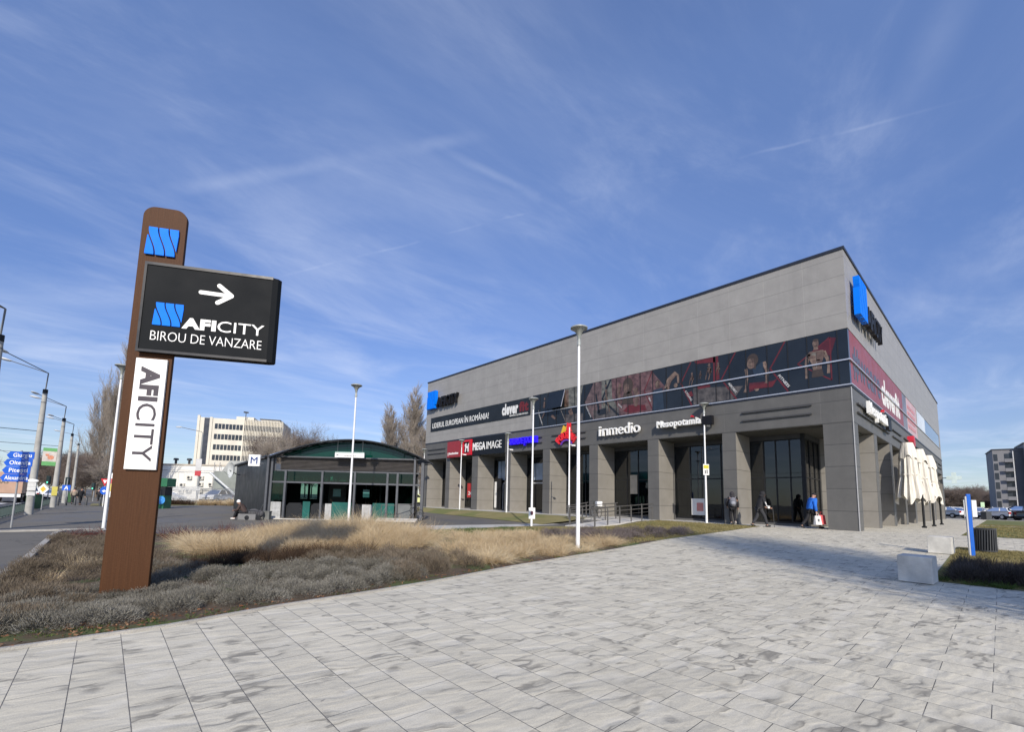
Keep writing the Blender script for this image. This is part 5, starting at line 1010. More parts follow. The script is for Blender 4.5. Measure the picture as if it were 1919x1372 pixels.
MB().prism([(-0.22, 1.5), (-0.1, 1.5), (0.02, 1.72), (0.1, 1.5), (0.2, 1.5), (0.08, 1.86), (-0.02, 1.86)], 0, 0.004, TM(-0.021)).build('walking_symbol', WHT, t)
def tlight(label, x, y, z, lit):
    t = thing('traffic_light', label, 'traffic light', (x, y, gz(x, y)), R(-41.7)); MB().tube([(0, 0.14, 0), (0, 0.14, z)], 0.05, 8).build('post', PG_, t)
    MB().box(-0.17, 0.17, -0.12, 0.12, z - 0.9, z).build('housing', pmat('housing_green', (0.015, 0.03, 0.03), 0.5), t, bevel=0.02)
    if lit: MB().lathe([(0.09, 0), (0.09, 0.01)], 12, frame((0, -0.125, z - 0.72), (1, 0, 0), (0, 0, 1))).build('green_lens', pmat('green_light', (0.1, 0.6, 0.4), 0.3, emit=(0.15, 0.9, 0.6), estr=1.0), t)
    return t
tlight('traffic light showing green above the diamond sign', -29.9, 67.3, 2.98, True); tlight('dark traffic light on the post left of the crossing sign', -28.1, 62.0, 2.8, False); tlight('traffic light showing green beside the far pedestrians', -26.2, 74.8, 2.4, True)
for i, (x, y) in enumerate(((-28.2, 53.9), (-27.7, 54.8), (-27.1, 54.9), (-26.3, 54.9), (-25.3, 55.3))):
    t = thing('bollard', ('leftmost', 'second from left', 'middle', 'second from right', 'rightmost')[i] + ' of the five dark bollards across the far end of the pavement', 'bollard', (x, y, -0.10), 0, 'dark bollards across the pavement'); MB().lathe([(0.09, 0), (0.09, 0.75), (0.05, 0.82), (0, 0.83)], 10, cap=False).build('stem', DKGR, t, smooth=True)
GB = pmat('bin_green', (0.04, 0.10, 0.045), 0.5)
for lab, x, y in (('green litter bin at the foot of the pole by the blue signs', -29.0, 44.6), ('green litter bin behind the far bollards', -27.9, 66.0)):
    t = thing('litter_bin', lab, 'bin', (x, y, -0.10), R(-41)); MB().box(-0.35, 0.35, -0.3, 0.3, 0.05, 1.05).build('body', GB, t, bevel=0.05); MB().box(-0.37, 0.37, -0.32, 0.32, 1.06, 1.14).build('lid', GB, t)
# signs cluster behind the lamp, left of the totem
t = thing('yield_sign', 'red and white yield sign over a blue arrow disc beside the totem', 'road sign', (-25.1, 51.5, -0.10), R(-41.7))
MB().tube([(0, 0.03, 0), (0, 0.03, 2.6)], 0.035, 8).build('post', WHT, t); MB().prism([(-0.42, 2.6), (0.42, 2.6), (0, 1.9)], 0, 0.012, TM(-0.01)).build('red_triangle', pmat('sign_red2', (0.5, 0.02, 0.03), 0.4), t); MB().prism([(-0.2, 2.48), (0.2, 2.48), (0, 2.14)], 0, 0.004, TM(-0.023)).build('pale_triangle', WHT, t)
MB().prism([(0.38 * math.cos(a), 1.5 + 0.38 * math.sin(a)) for a in np.linspace(0, 2 * math.pi, 19)[:-1]], 0, 0.012, TM(-0.01)).build('blue_disc', RB, t); MB().prism([(-0.2, 1.45), (0.05, 1.6), (0.05, 1.5), (0.22, 1.5), (0.22, 1.4), (0.05, 1.4), (0.05, 1.3)], 0, 0.004, TM(-0.023)).build('white_arrow', WHT, t)
t = thing('advertising_board', 'white, red and yellow upright advertising board behind the half hidden lamp', 'advertising board', (-24.65, 49.5, -0.10), R(-41.7))
MB().box(-0.35, 0.45, 0, 0.15, 0.9, 3.1).build('board', WHT, t); MB().box(-0.35, 0.45, -0.01, -0.001, 2.15, 2.6).build('red_field', pmat('field_red', (0.55, 0.12, 0.12), 0.4), t); MB().box(-0.35, 0.45, -0.01, -0.001, 1.45, 2.149).build('yellow_field', pmat('field_yellow', (0.62, 0.5, 0.14), 0.4), t); MB().box(-0.2, -0.12, 0.02, 0.1, 0, 0.9).box(0.2, 0.28, 0.02, 0.1, 0, 0.9).build('legs', PG_, t)
# green kiosk with blue disc right of the totem
t = thing('kiosk', 'dark green kiosk box with a blue round sign, partly behind the totem', 'kiosk', (-21.4, 44.6, -0.08), R(-41.7))
MB().box(-1.2, 0.35, 0, 0.9, 0.0, 1.2).build('cabinet', pmat('kiosk_green', (0.02, 0.13, 0.06), 0.5), t); MB().box(-0.9, 0.42, -0.05, 0.8, 1.2, 1.95).build('display', BLK, t); MB().box(-1.2, 0.55, -0.1, 1.0, 1.96, 2.7).build('canopy', MATS['kiosk_green'], t, bevel=0.03)
MB().prism([(0.22 + 0.33 * math.cos(a), 0.78 + 0.35 * math.sin(a)) for a in np.linspace(0, 2 * math.pi, 19)[:-1]], 0, 0.012, TM(-0.12)).build('blue_disc', pmat('disc_blue', (0.05, 0.25, 0.6), 0.4, var=0.5, vs=8), t)
# palisade fence and mesh fence
t = thing('palisade_fence', 'white palisade fence in front of the white low building', 'fence', (-20.9, 66.1, 0.0), math.atan2(62.0 - 66.1, -16.24 + 20.9)); L_ = math.hypot(4.66, 4.1) ; mb = MB()
for k in range(46): x = L_ * k / 45; mb.box(x - 0.03, x + 0.03, -0.02, 0.02, 0.05, 2.15)
mb.build('pales', pmat('pale_grey_paint', (0.55, 0.56, 0.56), 0.6), t); MB().box(0, L_, 0.02, 0.06, 0.4, 0.5).box(0, L_, 0.02, 0.06, 1.7, 1.8).build('rail', MATS['pale_grey_paint'], t)
t = thing('mesh_fence', 'grey panel fence behind the dry grass left of the pavilion', 'fence', (-16.1, 62.2, 0.02), math.atan2(55.5 - 62.2, -13.5 + 16.1)); mb = MB(); L_ = 7.2
for k in range(60): x = L_ * k / 59; mb.box(x - 0.012, x + 0.012, -0.01, 0.01, 0.05, 1.9)
mb.build('wires', pmat('fence_grey', (0.22, 0.23, 0.24), 0.6), t); MB().box(0, L_, -0.02, 0.02, 1.88, 1.93).box(0, L_, -0.02, 0.02, 0.9, 0.93).build('rail', MATS['fence_grey'], t)
# overhead tram wires
for a, b, lab in (((-28.4, 35, 5.0), (-46, 33.5, 5.4), 'thin overhead span wire from the pole by the blue signs'), ((-28.3, 49.1, 5.1), (-46, 48, 5.4), 'thin overhead span wire behind the advertising banner'), ((-28.3, 64, 5.2), (-46, 63, 5.5), 'thin overhead span wire from the third pole'), ((-34, 10, 5.6), (-34.0, 150, 5.7), 'long overhead contact wire above the road')):
    t = thing('overhead_wire', lab, 'wire', a); MB().tube([(0, 0, 0), tuple((Vector(b) - Vector(a)) * 0.5 - Vector((0, 0, 0.15))), tuple(Vector(b) - Vector(a))], 0.018, 4).build('cable', BLK, t)
# ------------------------------------------------------------------ vehicles
CGL = glassmat('car_glass', (0.05, 0.06, 0.07), 0.12, 0.02, 0.6, (0.01, 0.012, 0.015))
def car(label, x, y, rz, paint, kind='sedan', z=None, plate=True):
    """car pointing along local +x"""
    prof = {'sedan': dict(L=4.4, W=1.76, H=1.45, belt=[(-2.2, 0.45), (-2.2, 0.85), (-2.05, 0.98), (-1.5, 1.03), (0.95, 0.95), (1.9, 0.78), (2.18, 0.62), (2.2, 0.4)], roof=[(-1.75, 1.02), (-1.05, 1.42), (0.25, 1.45), (1.05, 0.96)]),
            'hatch': dict(L=3.9, W=1.70, H=1.5, belt=[(-1.95, 0.45), (-1.97, 0.95), (-1.88, 1.05), (0.85, 0.98), (1.7, 0.82), (1.93, 0.62), (1.95, 0.4)], roof=[(-1.85, 1.05), (-1.5, 1.46), (0.1, 1.5), (0.95, 1.0)]),
            'suv': dict(L=4.6, W=1.86, H=1.72, belt=[(-2.3, 0.5), (-2.32, 1.05), (-2.2, 1.18), (1.1, 1.12), (2.1, 1.02), (2.28, 0.8), (2.3, 0.45)], roof=[(-2.15, 1.18), (-1.8, 1.66), (0.3, 1.72), (1.2, 1.14)])}[kind]
    t = thing('parked_car' if plate else 'car', label, 'car', (x, y, gz(x, y) if z is None else z), rz)
    w_ = prof['W'] / 2; pts = prof['belt']; n_ = len(pts); mb = MB()
    rows = []
    for s_, k in ((-1, 1.0), (-0.94, 1.0), (0.94, 1.0), (1, 1.0)): pass
    V = []
    for yy, zs, ins in ((-w_ * 0.9, 0.0, 0.06), (-w_, 0.0, 0.0), (w_, 0.0, 0.0), (w_ * 0.9, 0.0, 0.06)):
        for px2, pz in pts: V.append((px2 * (1 - ins * 0.3), yy, pz + (0.03 if ins else 0) * (1 if pz > 0.7 else -1) * 0))
    F = []
    for r in range(3):
        for i in range(n_ - 1): F.append((r * n_ + i, r * n_ + i + 1, (r + 1) * n_ + i + 1, (r + 1) * n_ + i))
        F.append((r * n_ + n_ - 1, r * n_, (r + 1) * n_, (r + 1) * n_ + n_ - 1))
    F += [tuple(range(n_))[::-1], tuple(range(3 * n_, 4 * n_))]
    mb.add(V, F)
    rp = prof['roof']; ty = w_ * 0.74; rt = MB()
    a, b, c, d = rp
    rt.add([(b[0], -ty, b[1]), (c[0], -ty, c[1]), (c[0], ty, c[1]), (b[0], ty, b[1]), (b[0], -ty, b[1] - 0.04), (c[0], -ty, c[1] - 0.04), (c[0], ty, c[1] - 0.04), (b[0], ty, b[1] - 0.04)], [(0, 1, 2, 3), (7, 6, 5, 4), (0, 4, 5, 1), (1, 5, 6, 2), (2, 6, 7, 3), (3, 7, 4, 0)])
    body = mb.build('body', paint, t, smooth=True, bevel=0.05); 
    for s_ in (-1, 1):
        for p_, q_, wb in ((b, a, 0.05), (c, d, 0.05), (((b[0] + c[0]) / 2, b[1]), ((b[0] + c[0]) / 2 - 0.1, a[1]), 0.04)): rt.tube([(p_[0], s_ * ty, p_[1] - 0.02), (q_[0], s_ * w_ * 0.93, q_[1])], wb, 6)
    rt.build('roof', paint, t, smooth=True, bevel=0.02)
    g = MB(); bw_ = w_ * 0.92; ti = ty - 0.02
    g.add([(a[0], -bw_, a[1]), (b[0], -ti, b[1] - 0.05), (c[0], -ti, c[1] - 0.05), (d[0], -bw_, d[1]), (a[0], bw_, a[1]), (b[0], ti, b[1] - 0.05), (c[0], ti, c[1] - 0.05), (d[0], bw_, d[1])], [(0, 1, 2, 3), (7, 6, 5, 4), (0, 4, 5, 1), (3, 2, 6, 7), (1, 5, 6, 2)])
    g.build('windows', CGL, t)
    TYR = pmat('tyre', (0.02, 0.02, 0.02), 0.8); L_ = prof['L']
    for sx_ in (-1, 1):
        for s_ in (-1, 1):
            wm = frame((sx_ * L_ * 0.295, s_ * (w_ - 0.1), 0.32), (1, 0, 0), (0, 0, 1))
            wh_ = MB().lathe([(0.2, -0.11), (0.32, -0.10), (0.32, 0.10), (0.2, 0.11)], 18, wm).build('wheel', TYR, t, smooth=True); MB().lathe([(0.19, -0.118), (0.19, 0.118)], 12, wm).build('rim', SILV, wh_)
    f_, r_ = pts[-2][0], pts[1][0]
    for s_ in (-1, 1):
        MB().box(f_ - 0.12, f_ + 0.012, s_ * w_ * 0.86 - 0.17, s_ * w_ * 0.86 + 0.10, 0.60, 0.76).build('headlight', pmat('headlight', (0.6, 0.62, 0.65), 0.15), t)
        MB().box(r_ - 0.012, r_ + 0.12, s_ * w_ * 0.86 - 0.14, s_ * w_ * 0.86 + 0.10, 0.72, 0.95).build('tail_light', pmat('tail_light', (0.35, 0.01, 0.015), 0.2), t)
        MB().box(0.75, 0.95, s_ * (w_ + 0.09) - 0.09, s_ * (w_ + 0.09) + 0.09, 1.0, 1.12).build('mirror', paint, t)
    MB().box(r_ - 0.03, r_ - 0.005, -0.26, 0.26, 0.52, 0.63).box(f_ + 0.005, f_ + 0.035, -0.26, 0.26, 0.42, 0.53).build('number_plate', WHT, t)
    MB().box(f_ + 0.0, f_ + 0.03, -0.5, 0.5, 0.56, 0.66).box(-L_ / 2 + 0.1, L_ / 2 - 0.1, -w_ + 0.06, w_ - 0.06, 0.2, 0.46).build('underbody', BLK, t)
    return t
CW_ = pmat('car_white', (0.72, 0.73, 0.74), 0.25, var=0.03, coat=0.5); CB_ = pmat('car_blue', (0.03, 0.07, 0.2), 0.25, var=0.05, coat=0.5); CD_ = pmat('car_dark', (0.02, 0.025, 0.035), 0.25, var=0.05, coat=0.5); CY_ = pmat('car_pale_yellow', (0.62, 0.66, 0.32), 0.3, var=0.04, coat=0.5); CG_ = pmat('car_silver', (0.35, 0.36, 0.38), 0.3, var=0.05, metal=0.4)
car('pale yellow-green small car parked behind the far left corner of the long building', 0.2, 38.6, R(-20), CY_, 'hatch')
car('white car parked just right of the building end behind the parasols', 59.0, 0.6, R(52), CW_, 'sedan')
car('white car with a light blue side marking, parked behind the blue marker post', 64.5, -1.9, R(215), CW_, 'hatch')
car('white hatchback seen from the rear, left of the dark off-roader', 58.4, -4.0, R(44), CW_, 'hatch')
car('dark blue-black off-roader seen from the rear at the right edge', 57.0, -5.9, R(44), CD_, 'suv')
car('silver car parked at the far end of the right parking area', 74.0, 1.2, R(30), CG_, 'sedan')
car('white van-like car waiting on the road behind the pole', -32.1, 78.5, R(90), CW_, 'suv', plate=False)
car('dark blue car on the road beyond the diamond sign', -31.2, 90.0, R(90), CB_, 'hatch', plate=False)
car('white car far along the road behind the green bin', -30.9, 83.5, R(-90), CW_, 'sedan', plate=False)
car('silver hatchback behind the white palisade fence', -18.6, 70.9, R(-40), CG_, 'hatch')
car('white van-shaped car behind the grey panel fence', -13.6, 66.6, R(-130), CW_, 'suv')
# truck
t = thing('box_truck', 'box truck with a beige printed rear box, half cut by the left edge', 'truck', (-32.8, 67.4, -0.09), R(90))
TB = pmat('truck_box', (0.48, 0.31, 0.22), 0.5, var=0.12, vs=1.0)
MB().box(-3.2, 2.6, -1.25, 1.25, 0.95, 3.15).build('cargo_box', TB, t, bevel=0.03); mb = MB(); addtext(mb, 'GAS', -0.65, 0.2, 1.95, 2.35, 0.01, frame((-3.205, 0, 0), (0, -1, 0), (0, 0, 1)), 0.02); mb.box(-3.21, -3.202, -0.3, 0.65, 2.45, 2.6); mb.build('box_print', pmat('box_print', (0.13, 0.12, 0.08), 0.6), t)
MB().box(2.75, 4.4, -1.15, 1.15, 0.6, 2.6).build('cab', WHT, t, bevel=0.12); MB().box(4.2, 4.43, -1.0, 1.0, 1.6, 2.4).build('windscreen', CGL, t)
MB().box(-3.2, 2.7, -1.0, 1.0, 0.62, 0.94).build('chassis', BLK, t); MB().box(-3.3, -3.2, -1.2, 1.2, 0.55, 0.9).build('rear_bar', WHT, t)
for x in (-1.8, 3.2):
    for s_ in (-1, 1): MB().lathe([(0.3, -0.15), (0.48, -0.14), (0.48, 0.14), (0.3, 0.15)], 18, frame((x, s_ * 1.0, 0.48), (1, 0, 0), (0, 0, 1))).build('wheel', pmat('tyre', (0.02, 0.02, 0.02), 0.8), t, smooth=True)
# ------------------------------------------------------------------ far buildings
CREAM = pmat('cream_render', (0.62, 0.585, 0.50), 0.8, var=0.12, vs=0.15); WNB = pmat('dark_window', (0.03, 0.035, 0.045), 0.12, var=0.4, vs=0.3)
of = thing('office_block', 'pale cream office block with rows of dark windows behind the pavilion', 'building', (-1.51, 190.47, 0.2), math.atan2(178.67 - 190.47, 23.82 + 1.51))
MB().box(0, 28.5, 0, 18, 0, 28.6).build('wall', CREAM, of); MB().box(11.5, 17.5, 3, 12, 28.6, 30.2).box(20, 26.5, 3, 12, 28.6, 29.6).build('roof_house', CREAM, of); MB().box(19.6, 26.9, 2.6, 12.4, 29.6, 29.9).build('roof_cap', DKGR, of)
MB().box(1.9, 3.7, -0.05, 0.0, 0, 28.5).build('dark_stair_strip', pmat('stair_glass', (0.03, 0.035, 0.05), 0.3, var=0.3, vs=0.3), of)
MB().box(-0.3, 0.5, -0.3, 0.4, 0, 29.3).box(3.7, 4.6, -0.3, 0.0, 0, 28.9).build('corner_fin', CREAM, of)
wv = 0
for fl_ in range(7):
    z = 24.6 - fl_ * 3.9
    for k in range(8): x = 5.4 + k * 1.18; MB().box(x, x + 0.98, -0.04, 0.0, z, z + 2.0).build('window', WNB, of)
mb = MB()
for k in range(26): x = 15.1 + k * 0.52; mb.box(x, x + 0.16, -0.5, 0.0, 0, 28.9)
mb.build('facade_fins', CREAM, of)
for fl_ in range(7):
    z = 24.6 - fl_ * 3.9; MB().box(15.0, 28.3, -0.06, -0.01, z, z + 2.0).build('window_row', WNB, of)
t = thing('roof_antenna', 'dark dish mast on the office block roof', 'antenna', (12.8, 186.0, 28.8), 0); MB().tube([(0, 0, 0), (0, 0, 3.0)], 0.15, 6).build('mast', DKGR, t); MB().box(-0.8, 0.8, -0.3, 0.3, 3.0, 3.5).build('head', DKGR, t)
lb = thing('low_white_building', 'low white building with air conditioning boxes on its wall, behind the palisade fence', 'building', (-20.52, 102.25, 0.1), math.atan2(91.74 - 102.25, -8.73 + 20.52))
WR = pmat('white_render', (0.70, 0.69, 0.65), 0.8, var=0.08, vs=0.4); MB().box(-3, 16.2, 0, 12, 0, 6.2).build('wall', WR, lb)
MB().box(-3.2, 16.4, -0.15, 12.2, 6.2, 6.45).build('parapet', pmat('beige_cap', (0.45, 0.40, 0.33), 0.8), lb)
for x0, x1 in ((1.2, 3.6), (5.0, 7.4), (8.3, 10.8), (11.6, 13.8)): MB().box(x0, x1, -0.08, -0.001, 1.6, 4.9).build('panel', pmat('white_render2', (0.66, 0.65, 0.61), 0.8, var=0.08), lb)
for i, (x, z) in enumerate(((8.0, 2.2), (9.2, 3.6), (9.2, 1.2), (11.4, 3.6), (11.4, 2.4), (11.4, 1.2), (13.3, 2.4), (13.3, 1.1), (6.0, 1.1), (7.9, 1.0))):
    a = MB().box(x, x + 0.85, -0.45, -0.081, z, z + 0.65).build('air_conditioner', pmat('ac_cream', (0.55, 0.53, 0.47), 0.6), lb); MB().lathe([(0.24, 0), (0.24, 0.01)], 14, frame((x + 0.36, -0.455, z + 0.33), (1, 0, 0), (0, 0, 1))).build('fan', DKGR, a)
mb = MB()
for z in (5.2, 1.9): mb.box(-3, 15.5, -0.6, -0.5, z, z + 0.08)
for x in (1.4, 4.4, 14.2, 15.2): mb.box(x, x + 0.07, -0.6, -0.5, 0, 6.9)
mb.build('pipes', pmat('pipe_grey', (0.3, 0.3, 0.3), 0.5), lb)
for x in (1.0, 4.4, 7.0): MB().lathe([(0.2, 6.45), (0.2, 7.3), (0.45, 7.35), (0.4, 7.7), (0.1, 7.75)], 10, Matrix.Translation((x, 3, 0))).build('roof_vent', DKGR, lb)
gb = thing('grey_shed', 'dull grey-green industrial shed with a slanted conveyor beside the dish', 'building', (-12.2, 79.3, 0.3), R(-41.7)); MB().box(0.0, 7.5, 0, 8, 0, 4.5).build('wall', pmat('shed_grey', (0.22, 0.24, 0.22), 0.8, var=0.3, vs=0.3), gb); MB().prism([(0.8, 4.5), (7.5, 4.5), (7.5, 6.3), (2.0, 6.3)], 0, 7, frame((0, 7.5, 0), (1, 0, 0), (0, 0, 1))).build('roof', pmat('shed_roof', (0.30, 0.31, 0.30), 0.8, var=0.3, vs=0.4), gb)
MB().tube([(0.3, -1.5, 4.2), (4.6, -1.5, 0.8)], 0.16, 6).build('conveyor', pmat('conveyor', (0.5, 0.52, 0.52), 0.6), gb)
# low hall seen between the pavilion and the long building
wb = thing('white_hall', 'white low hall seen between the pavilion and the building corner', 'building', (8.0, 70.0, 0.5), R(-50)); MB().box(-6, 6, 0, 10, 0, 5.4).build('wall', WR, wb); MB().box(-6.2, 6.2, -0.2, 10, 2.6, 3.2).build('canopy', DKGR, wb); MB().box(-5, 5, -0.03, 0, 3.6, 4.6).build('window_row', WNB, wb)
# right tower
tw = thing('apartment_tower', 'dark grey apartment tower with stacked balconies at the right edge', 'building', (170.62, -3.39, -1.0), R(-84))
TG = pmat('tower_grey', (0.19, 0.19, 0.20), 0.7, var=0.12, vs=0.2); TD = pmat('tower_dark', (0.085, 0.09, 0.10), 0.6, var=0.15, vs=0.2); TW = pmat('tower_white', (0.55, 0.55, 0.55), 0.6)
MB().box(0, 6.0, 0, 14, 0, 20.5).build('wall', TG, tw); MB().box(4.05, 6.0, -0.06, 0, 0, 20.2).build('dark_wall', TD, tw); MB().box(6.0, 16, -2.0, 12, 0, 21.9).build('wall', TG, tw); MB().box(3.85, 4.05, -0.6, 0.3, 0, 20.0).build('white_fin', TW, tw)
for fl_ in range(7):
    z = 17.2 - fl_ * 2.75
    wn_ = MB().box(0.15, 0.95, -0.05, 0, z, z + 2.0).build('window', WNB, tw)
    MB().box(2.3, 3.8, -0.05, 0, z, z + 2.1).build('window', WNB, tw); MB().box(2.2, 3.85, -1.0, 0, z - 0.45, z - 0.25).box(2.2, 3.85, -1.0, -0.95, z - 0.25, z + 0.55).build('balcony', TG, tw)
    MB().box(7.4, 12.0, -2.05, -2.0, z + 0.9, z + 2.3).build('window', WNB, tw); MB().box(7.1, 12.4, -3.2, -2.0, z + 0.2, z + 0.4).box(7.1, 12.4, -3.2, -3.12, z + 0.4, z + 0.95).build('balcony', TG, tw); MB().box(7.0, 7.2, -3.2, -2.0, z + 0.2, z + 2.5).build('balcony_wall', TW, tw)
MB().box(-0.2, 6.0, -0.2, 14, 20.5, 20.75).box(5.8, 16.2, -2.2, 12, 21.9, 22.2).build('roof', DKGR, tw)
t = thing('site_container', 'long pale container wall behind the parked cars on the right', 'container', (80.5, 4.5, 0.5), R(-24)); MB().box(0, 24, 0, 2.4, 0, 1.45).build('wall', pmat('container_white', (0.52, 0.54, 0.56), 0.6, var=0.15, vs=0.5), t, bevel=0.02); mb = MB(); [mb.box(x * 1.2, x * 1.2 + 0.1, -0.03, 0, 0.1, 1.4) for x in range(20)]; mb.build('ribs', MATS['container_white'], t)
t = thing('distant_white_block', 'small pale building on the skyline right of the building end', 'building', (150, 23, 0.5), R(-41.7)); MB().box(0, 9.5, 0, 8, 0, 6.6).build('wall', WR, t); MB().box(-1.0, 10.5, -1, 8, 6.6, 7.3).build('roof', WR, t)
for i, (x, y) in enumerate(((44.63, -1.65), (45.27, -2.22))):
    t = thing('white_banner', ('left', 'right')[i] + ' one of the two tall blank white banner stands behind the blue marker post', 'banner', (x, y, BZ), R(-41.7), 'pair of white banner stands'); MB().box(-0.2, 0.3, -0.03, 0.03, 0.35, 2.15).build('cloth', pmat('banner_white', (0.70, 0.71, 0.72), 0.6), t, bevel=0.01); MB().tube([(-0.23, 0, 0), (-0.23, 0, 2.2)], 0.025, 6).box(-0.3, 0.3, -0.2, 0.2, 0.0, 0.05).build('stand', PG_, t)
t = thing('litter_bin', 'dark litter bin with a pale green sign at the edge of the far lawn', 'bin', (49.2, -3.02, 0.5), R(-41)); MB().box(-0.32, 0.32, -0.3, 0.3, 0.05, 0.95).build('body', DKGR, t, bevel=0.04); MB().tube([(0, 0.32, 0), (0, 0.32, 1.6)], 0.03, 6).build('post', PG_, t); MB().box(-0.22, 0.22, 0.27, 0.30, 1.45, 2.0).build('sign_plate', pmat('pale_green', (0.42, 0.58, 0.38), 0.5), t)
# ------------------------------------------------------------------ bare trees
BARK = pmat('bark', (0.13, 0.105, 0.085), 0.9, var=0.3, vs=2, bump=0.3); TWIG = pmat('twigs', (0.30, 0.26, 0.22), 0.9, var=0.3, vs=0.6); TWIGD = pmat('dark_twigs', (0.17, 0.135, 0.115), 0.9, var=0.3, vs=0.6)
def tubes_arr(P0, P1, R0, R1, n, name):
    P0, P1 = np.array(P0), np.array(P1); R0, R1 = np.array(R0), np.array(R1)
    d = P1 - P0; d /= np.linalg.norm(d, axis=1, keepdims=True) + 1e-9
    ref = np.where(np.abs(d[:, 2:3]) < 0.9, np.array([[0, 0, 1.0]]), np.array([[1.0, 0, 0]]))
    a = np.cross(d, ref); a /= np.linalg.norm(a, axis=1, keepdims=True); b = np.cross(d, a); m = len(P0)
    th = 2 * np.pi * np.arange(n) / n; c, s_ = np.cos(th), np.sin(th)
    off = a[:, None] * c[None, :, None] + b[:, None] * s_[None, :, None]
    V = np.concatenate([P0[:, None] + off * R0[:, None, None], P1[:, None] + off * R1[:, None, None]], 1).reshape(-1, 3)
    k = np.arange(n); k2 = (k + 1) % n; base = (np.arange(m) * 2 * n)[:, None, None]
    q = np.stack([k, k2, k2 + n, k + n], 1)[None] + base
    return fastmesh(name, V, np.full(m * n, 4), q.reshape(-1))
def grow(h, kind, seed):
    rnd = random.Random(seed); trunk = ([], [], [], []); tw = ([], [], [], [])
    def seg(st, a, b, r0, r1): st[0].append(tuple(a)); st[1].append(tuple(b)); st[2].append(r0); st[3].append(r1)
    def branch(p, d, L, r, lvl):
        n_ = 4 if lvl < 3 else 3; p = Vector(p); d = Vector(d).normalized(); st = trunk if lvl < 2 else tw
        for i in range(n_):
            bend = 0.16 if lvl else 0.06
            nd = (d + Vector((rnd.uniform(-1, 1), rnd.uniform(-1, 1), rnd.uniform(-0.4, 0.9) + (0.5 if kind == 'poplar' else 0.15))) * bend).normalized()
            q = p + nd * L / n_; f0 = 1 - 0.8 * i / n_; f1 = 1 - 0.8 * (i + 1) / n_
            seg(st, p, q, r * f0, r * f1)
            if lvl < 4:
                k = {0: 0, 1: 3, 2: 3, 3: 2}[lvl] if kind != 'poplar' else {0: 0, 1: 3, 2: 3, 3: 2}[lvl]
                for _ in range(k):
                    ang = R(rnd.uniform(14, 28) if kind == 'poplar' else rnd.uniform(28, 60)); az_ = rnd.uniform(0, 6.283)
                    o_ = nd.orthogonal().normalized(); o_.rotate(Matrix.Rotation(az_, 3, nd)) if False else None
                    ax = nd.orthogonal().normalized(); ax = Matrix.Rotation(az_, 3, nd) @ ax
                    cd_ = (nd * math.cos(ang) + ax * math.sin(ang)).normalized()
                    if rnd.random() < 0.9: branch(p + (q - p) * rnd.random(), cd_, L * rnd.uniform(0.38, 0.62), r * f1 * 0.55 + 0.002, lvl + 1)
            p, d = q, nd
    th = h * (0.97 if kind == 'poplar' else 0.55); r0 = h * 0.016; n_ = 10; p = Vector((0, 0, -0.1)); d = Vector((0, 0, 1))
    for i in range(n_):
        nd = (d + Vector((rnd.uniform(-1, 1), rnd.uniform(-1, 1), 0.5)) * 0.06).normalized(); q = p + nd * th / n_; f0, f1 = 1 - 0.85 * i / n_, 1 - 0.85 * (i + 1) / n_
        seg(trunk, p, q, r0 * f0, r0 * f1)
        if kind == 'poplar' and i >= 1:
            for _ in range(3):
                a = rnd.uniform(0, 6.283); an = R(rnd.uniform(12, 26)); branch(p + (q - p) * rnd.random(), (math.sin(an) * math.cos(a), math.sin(an) * math.sin(a), math.cos(an)), h * (0.30 if i < 7 else 0.2) * rnd.uniform(0.8, 1.1), r0 * f1 * 0.4 + 0.01, 1)
        elif kind != 'poplar' and i >= 3:
            for _ in range(3 if i < 9 else 5):
                a = rnd.uniform(0, 6.283); an = R(rnd.uniform(30, 65) if kind == 'round' else rnd.uniform(15, 45)); branch(p + (q - p) * rnd.random(), (math.sin(an) * math.cos(a), math.sin(an) * math.sin(a), math.cos(an)), h * 0.42 * rnd.uniform(0.7, 1.1), r0 * f1 * 0.6 + 0.012, 1)
        p, d = q, nd
    return trunk, tw
def treeproto(name, h, kind, seed, tmat, twr):
    tr, tw_ = grow(h, kind, seed); root = thing(name, 'x', 'tree', (0, 0, 0))
    obj('trunk', tubes_arr(*tr, 6, 'trunk'), BARK, root); tw_[2][:] = [max(r, twr) for r in tw_[2]]; tw_[3][:] = [max(r, twr) for r in tw_[3]]
    obj('crown', tubes_arr(*tw_, 3, 'crown'), tmat, root); return root
def place(root, lab, x, y, sc, rz, first, group=None, cat='tree'):
    o = root if first else copytree(root)
    o.location = (x, y, gz(x, y) - 0.05); o.rotation_euler = (0, 0, rz); o.scale = sc if hasattr(sc, '__len__') else (sc,) * 3; o['label'] = lab; o['category'] = cat
    if group: o['group'] = group
    elif 'group' in o: del o['group']
    return o
pop = treeproto('bare_poplar', 24, 'poplar', 4, TWIG, 0.012)
place(pop, 'tallest bare columnar poplar on the left, right behind the totem', -22.9, 92.0, (0.62, 0.62, 0.95), 0.3, True)
place(pop, 'bare columnar poplar left of the tallest one', -24.6, 101.0, (0.6, 0.6, 0.84), 2.1, False)
place(pop, 'lower bare columnar poplar farthest from the totem in the left trio', -26.2, 112.0, (0.6, 0.6, 0.78), 4.0, False)
pop2 = treeproto('bare_poplar', 18, 'poplar', 9, TWIG, 0.013)
place(pop2, 'wide bare poplar, left of the pair beside the far corner of the long building', 21.19, 82.6, (1.05, 1.05, 0.92), 0.5, True)
place(pop2, 'taller bare poplar of the pair beside the far corner of the long building', 24.0, 81.5, (1.15, 1.15, 1.08), 3.3, False)
place(pop2, 'slender bare tree rising between the pavilion and the building corner', 15.5, 62.0, (0.9, 0.9, 0.66), 5.1, False)
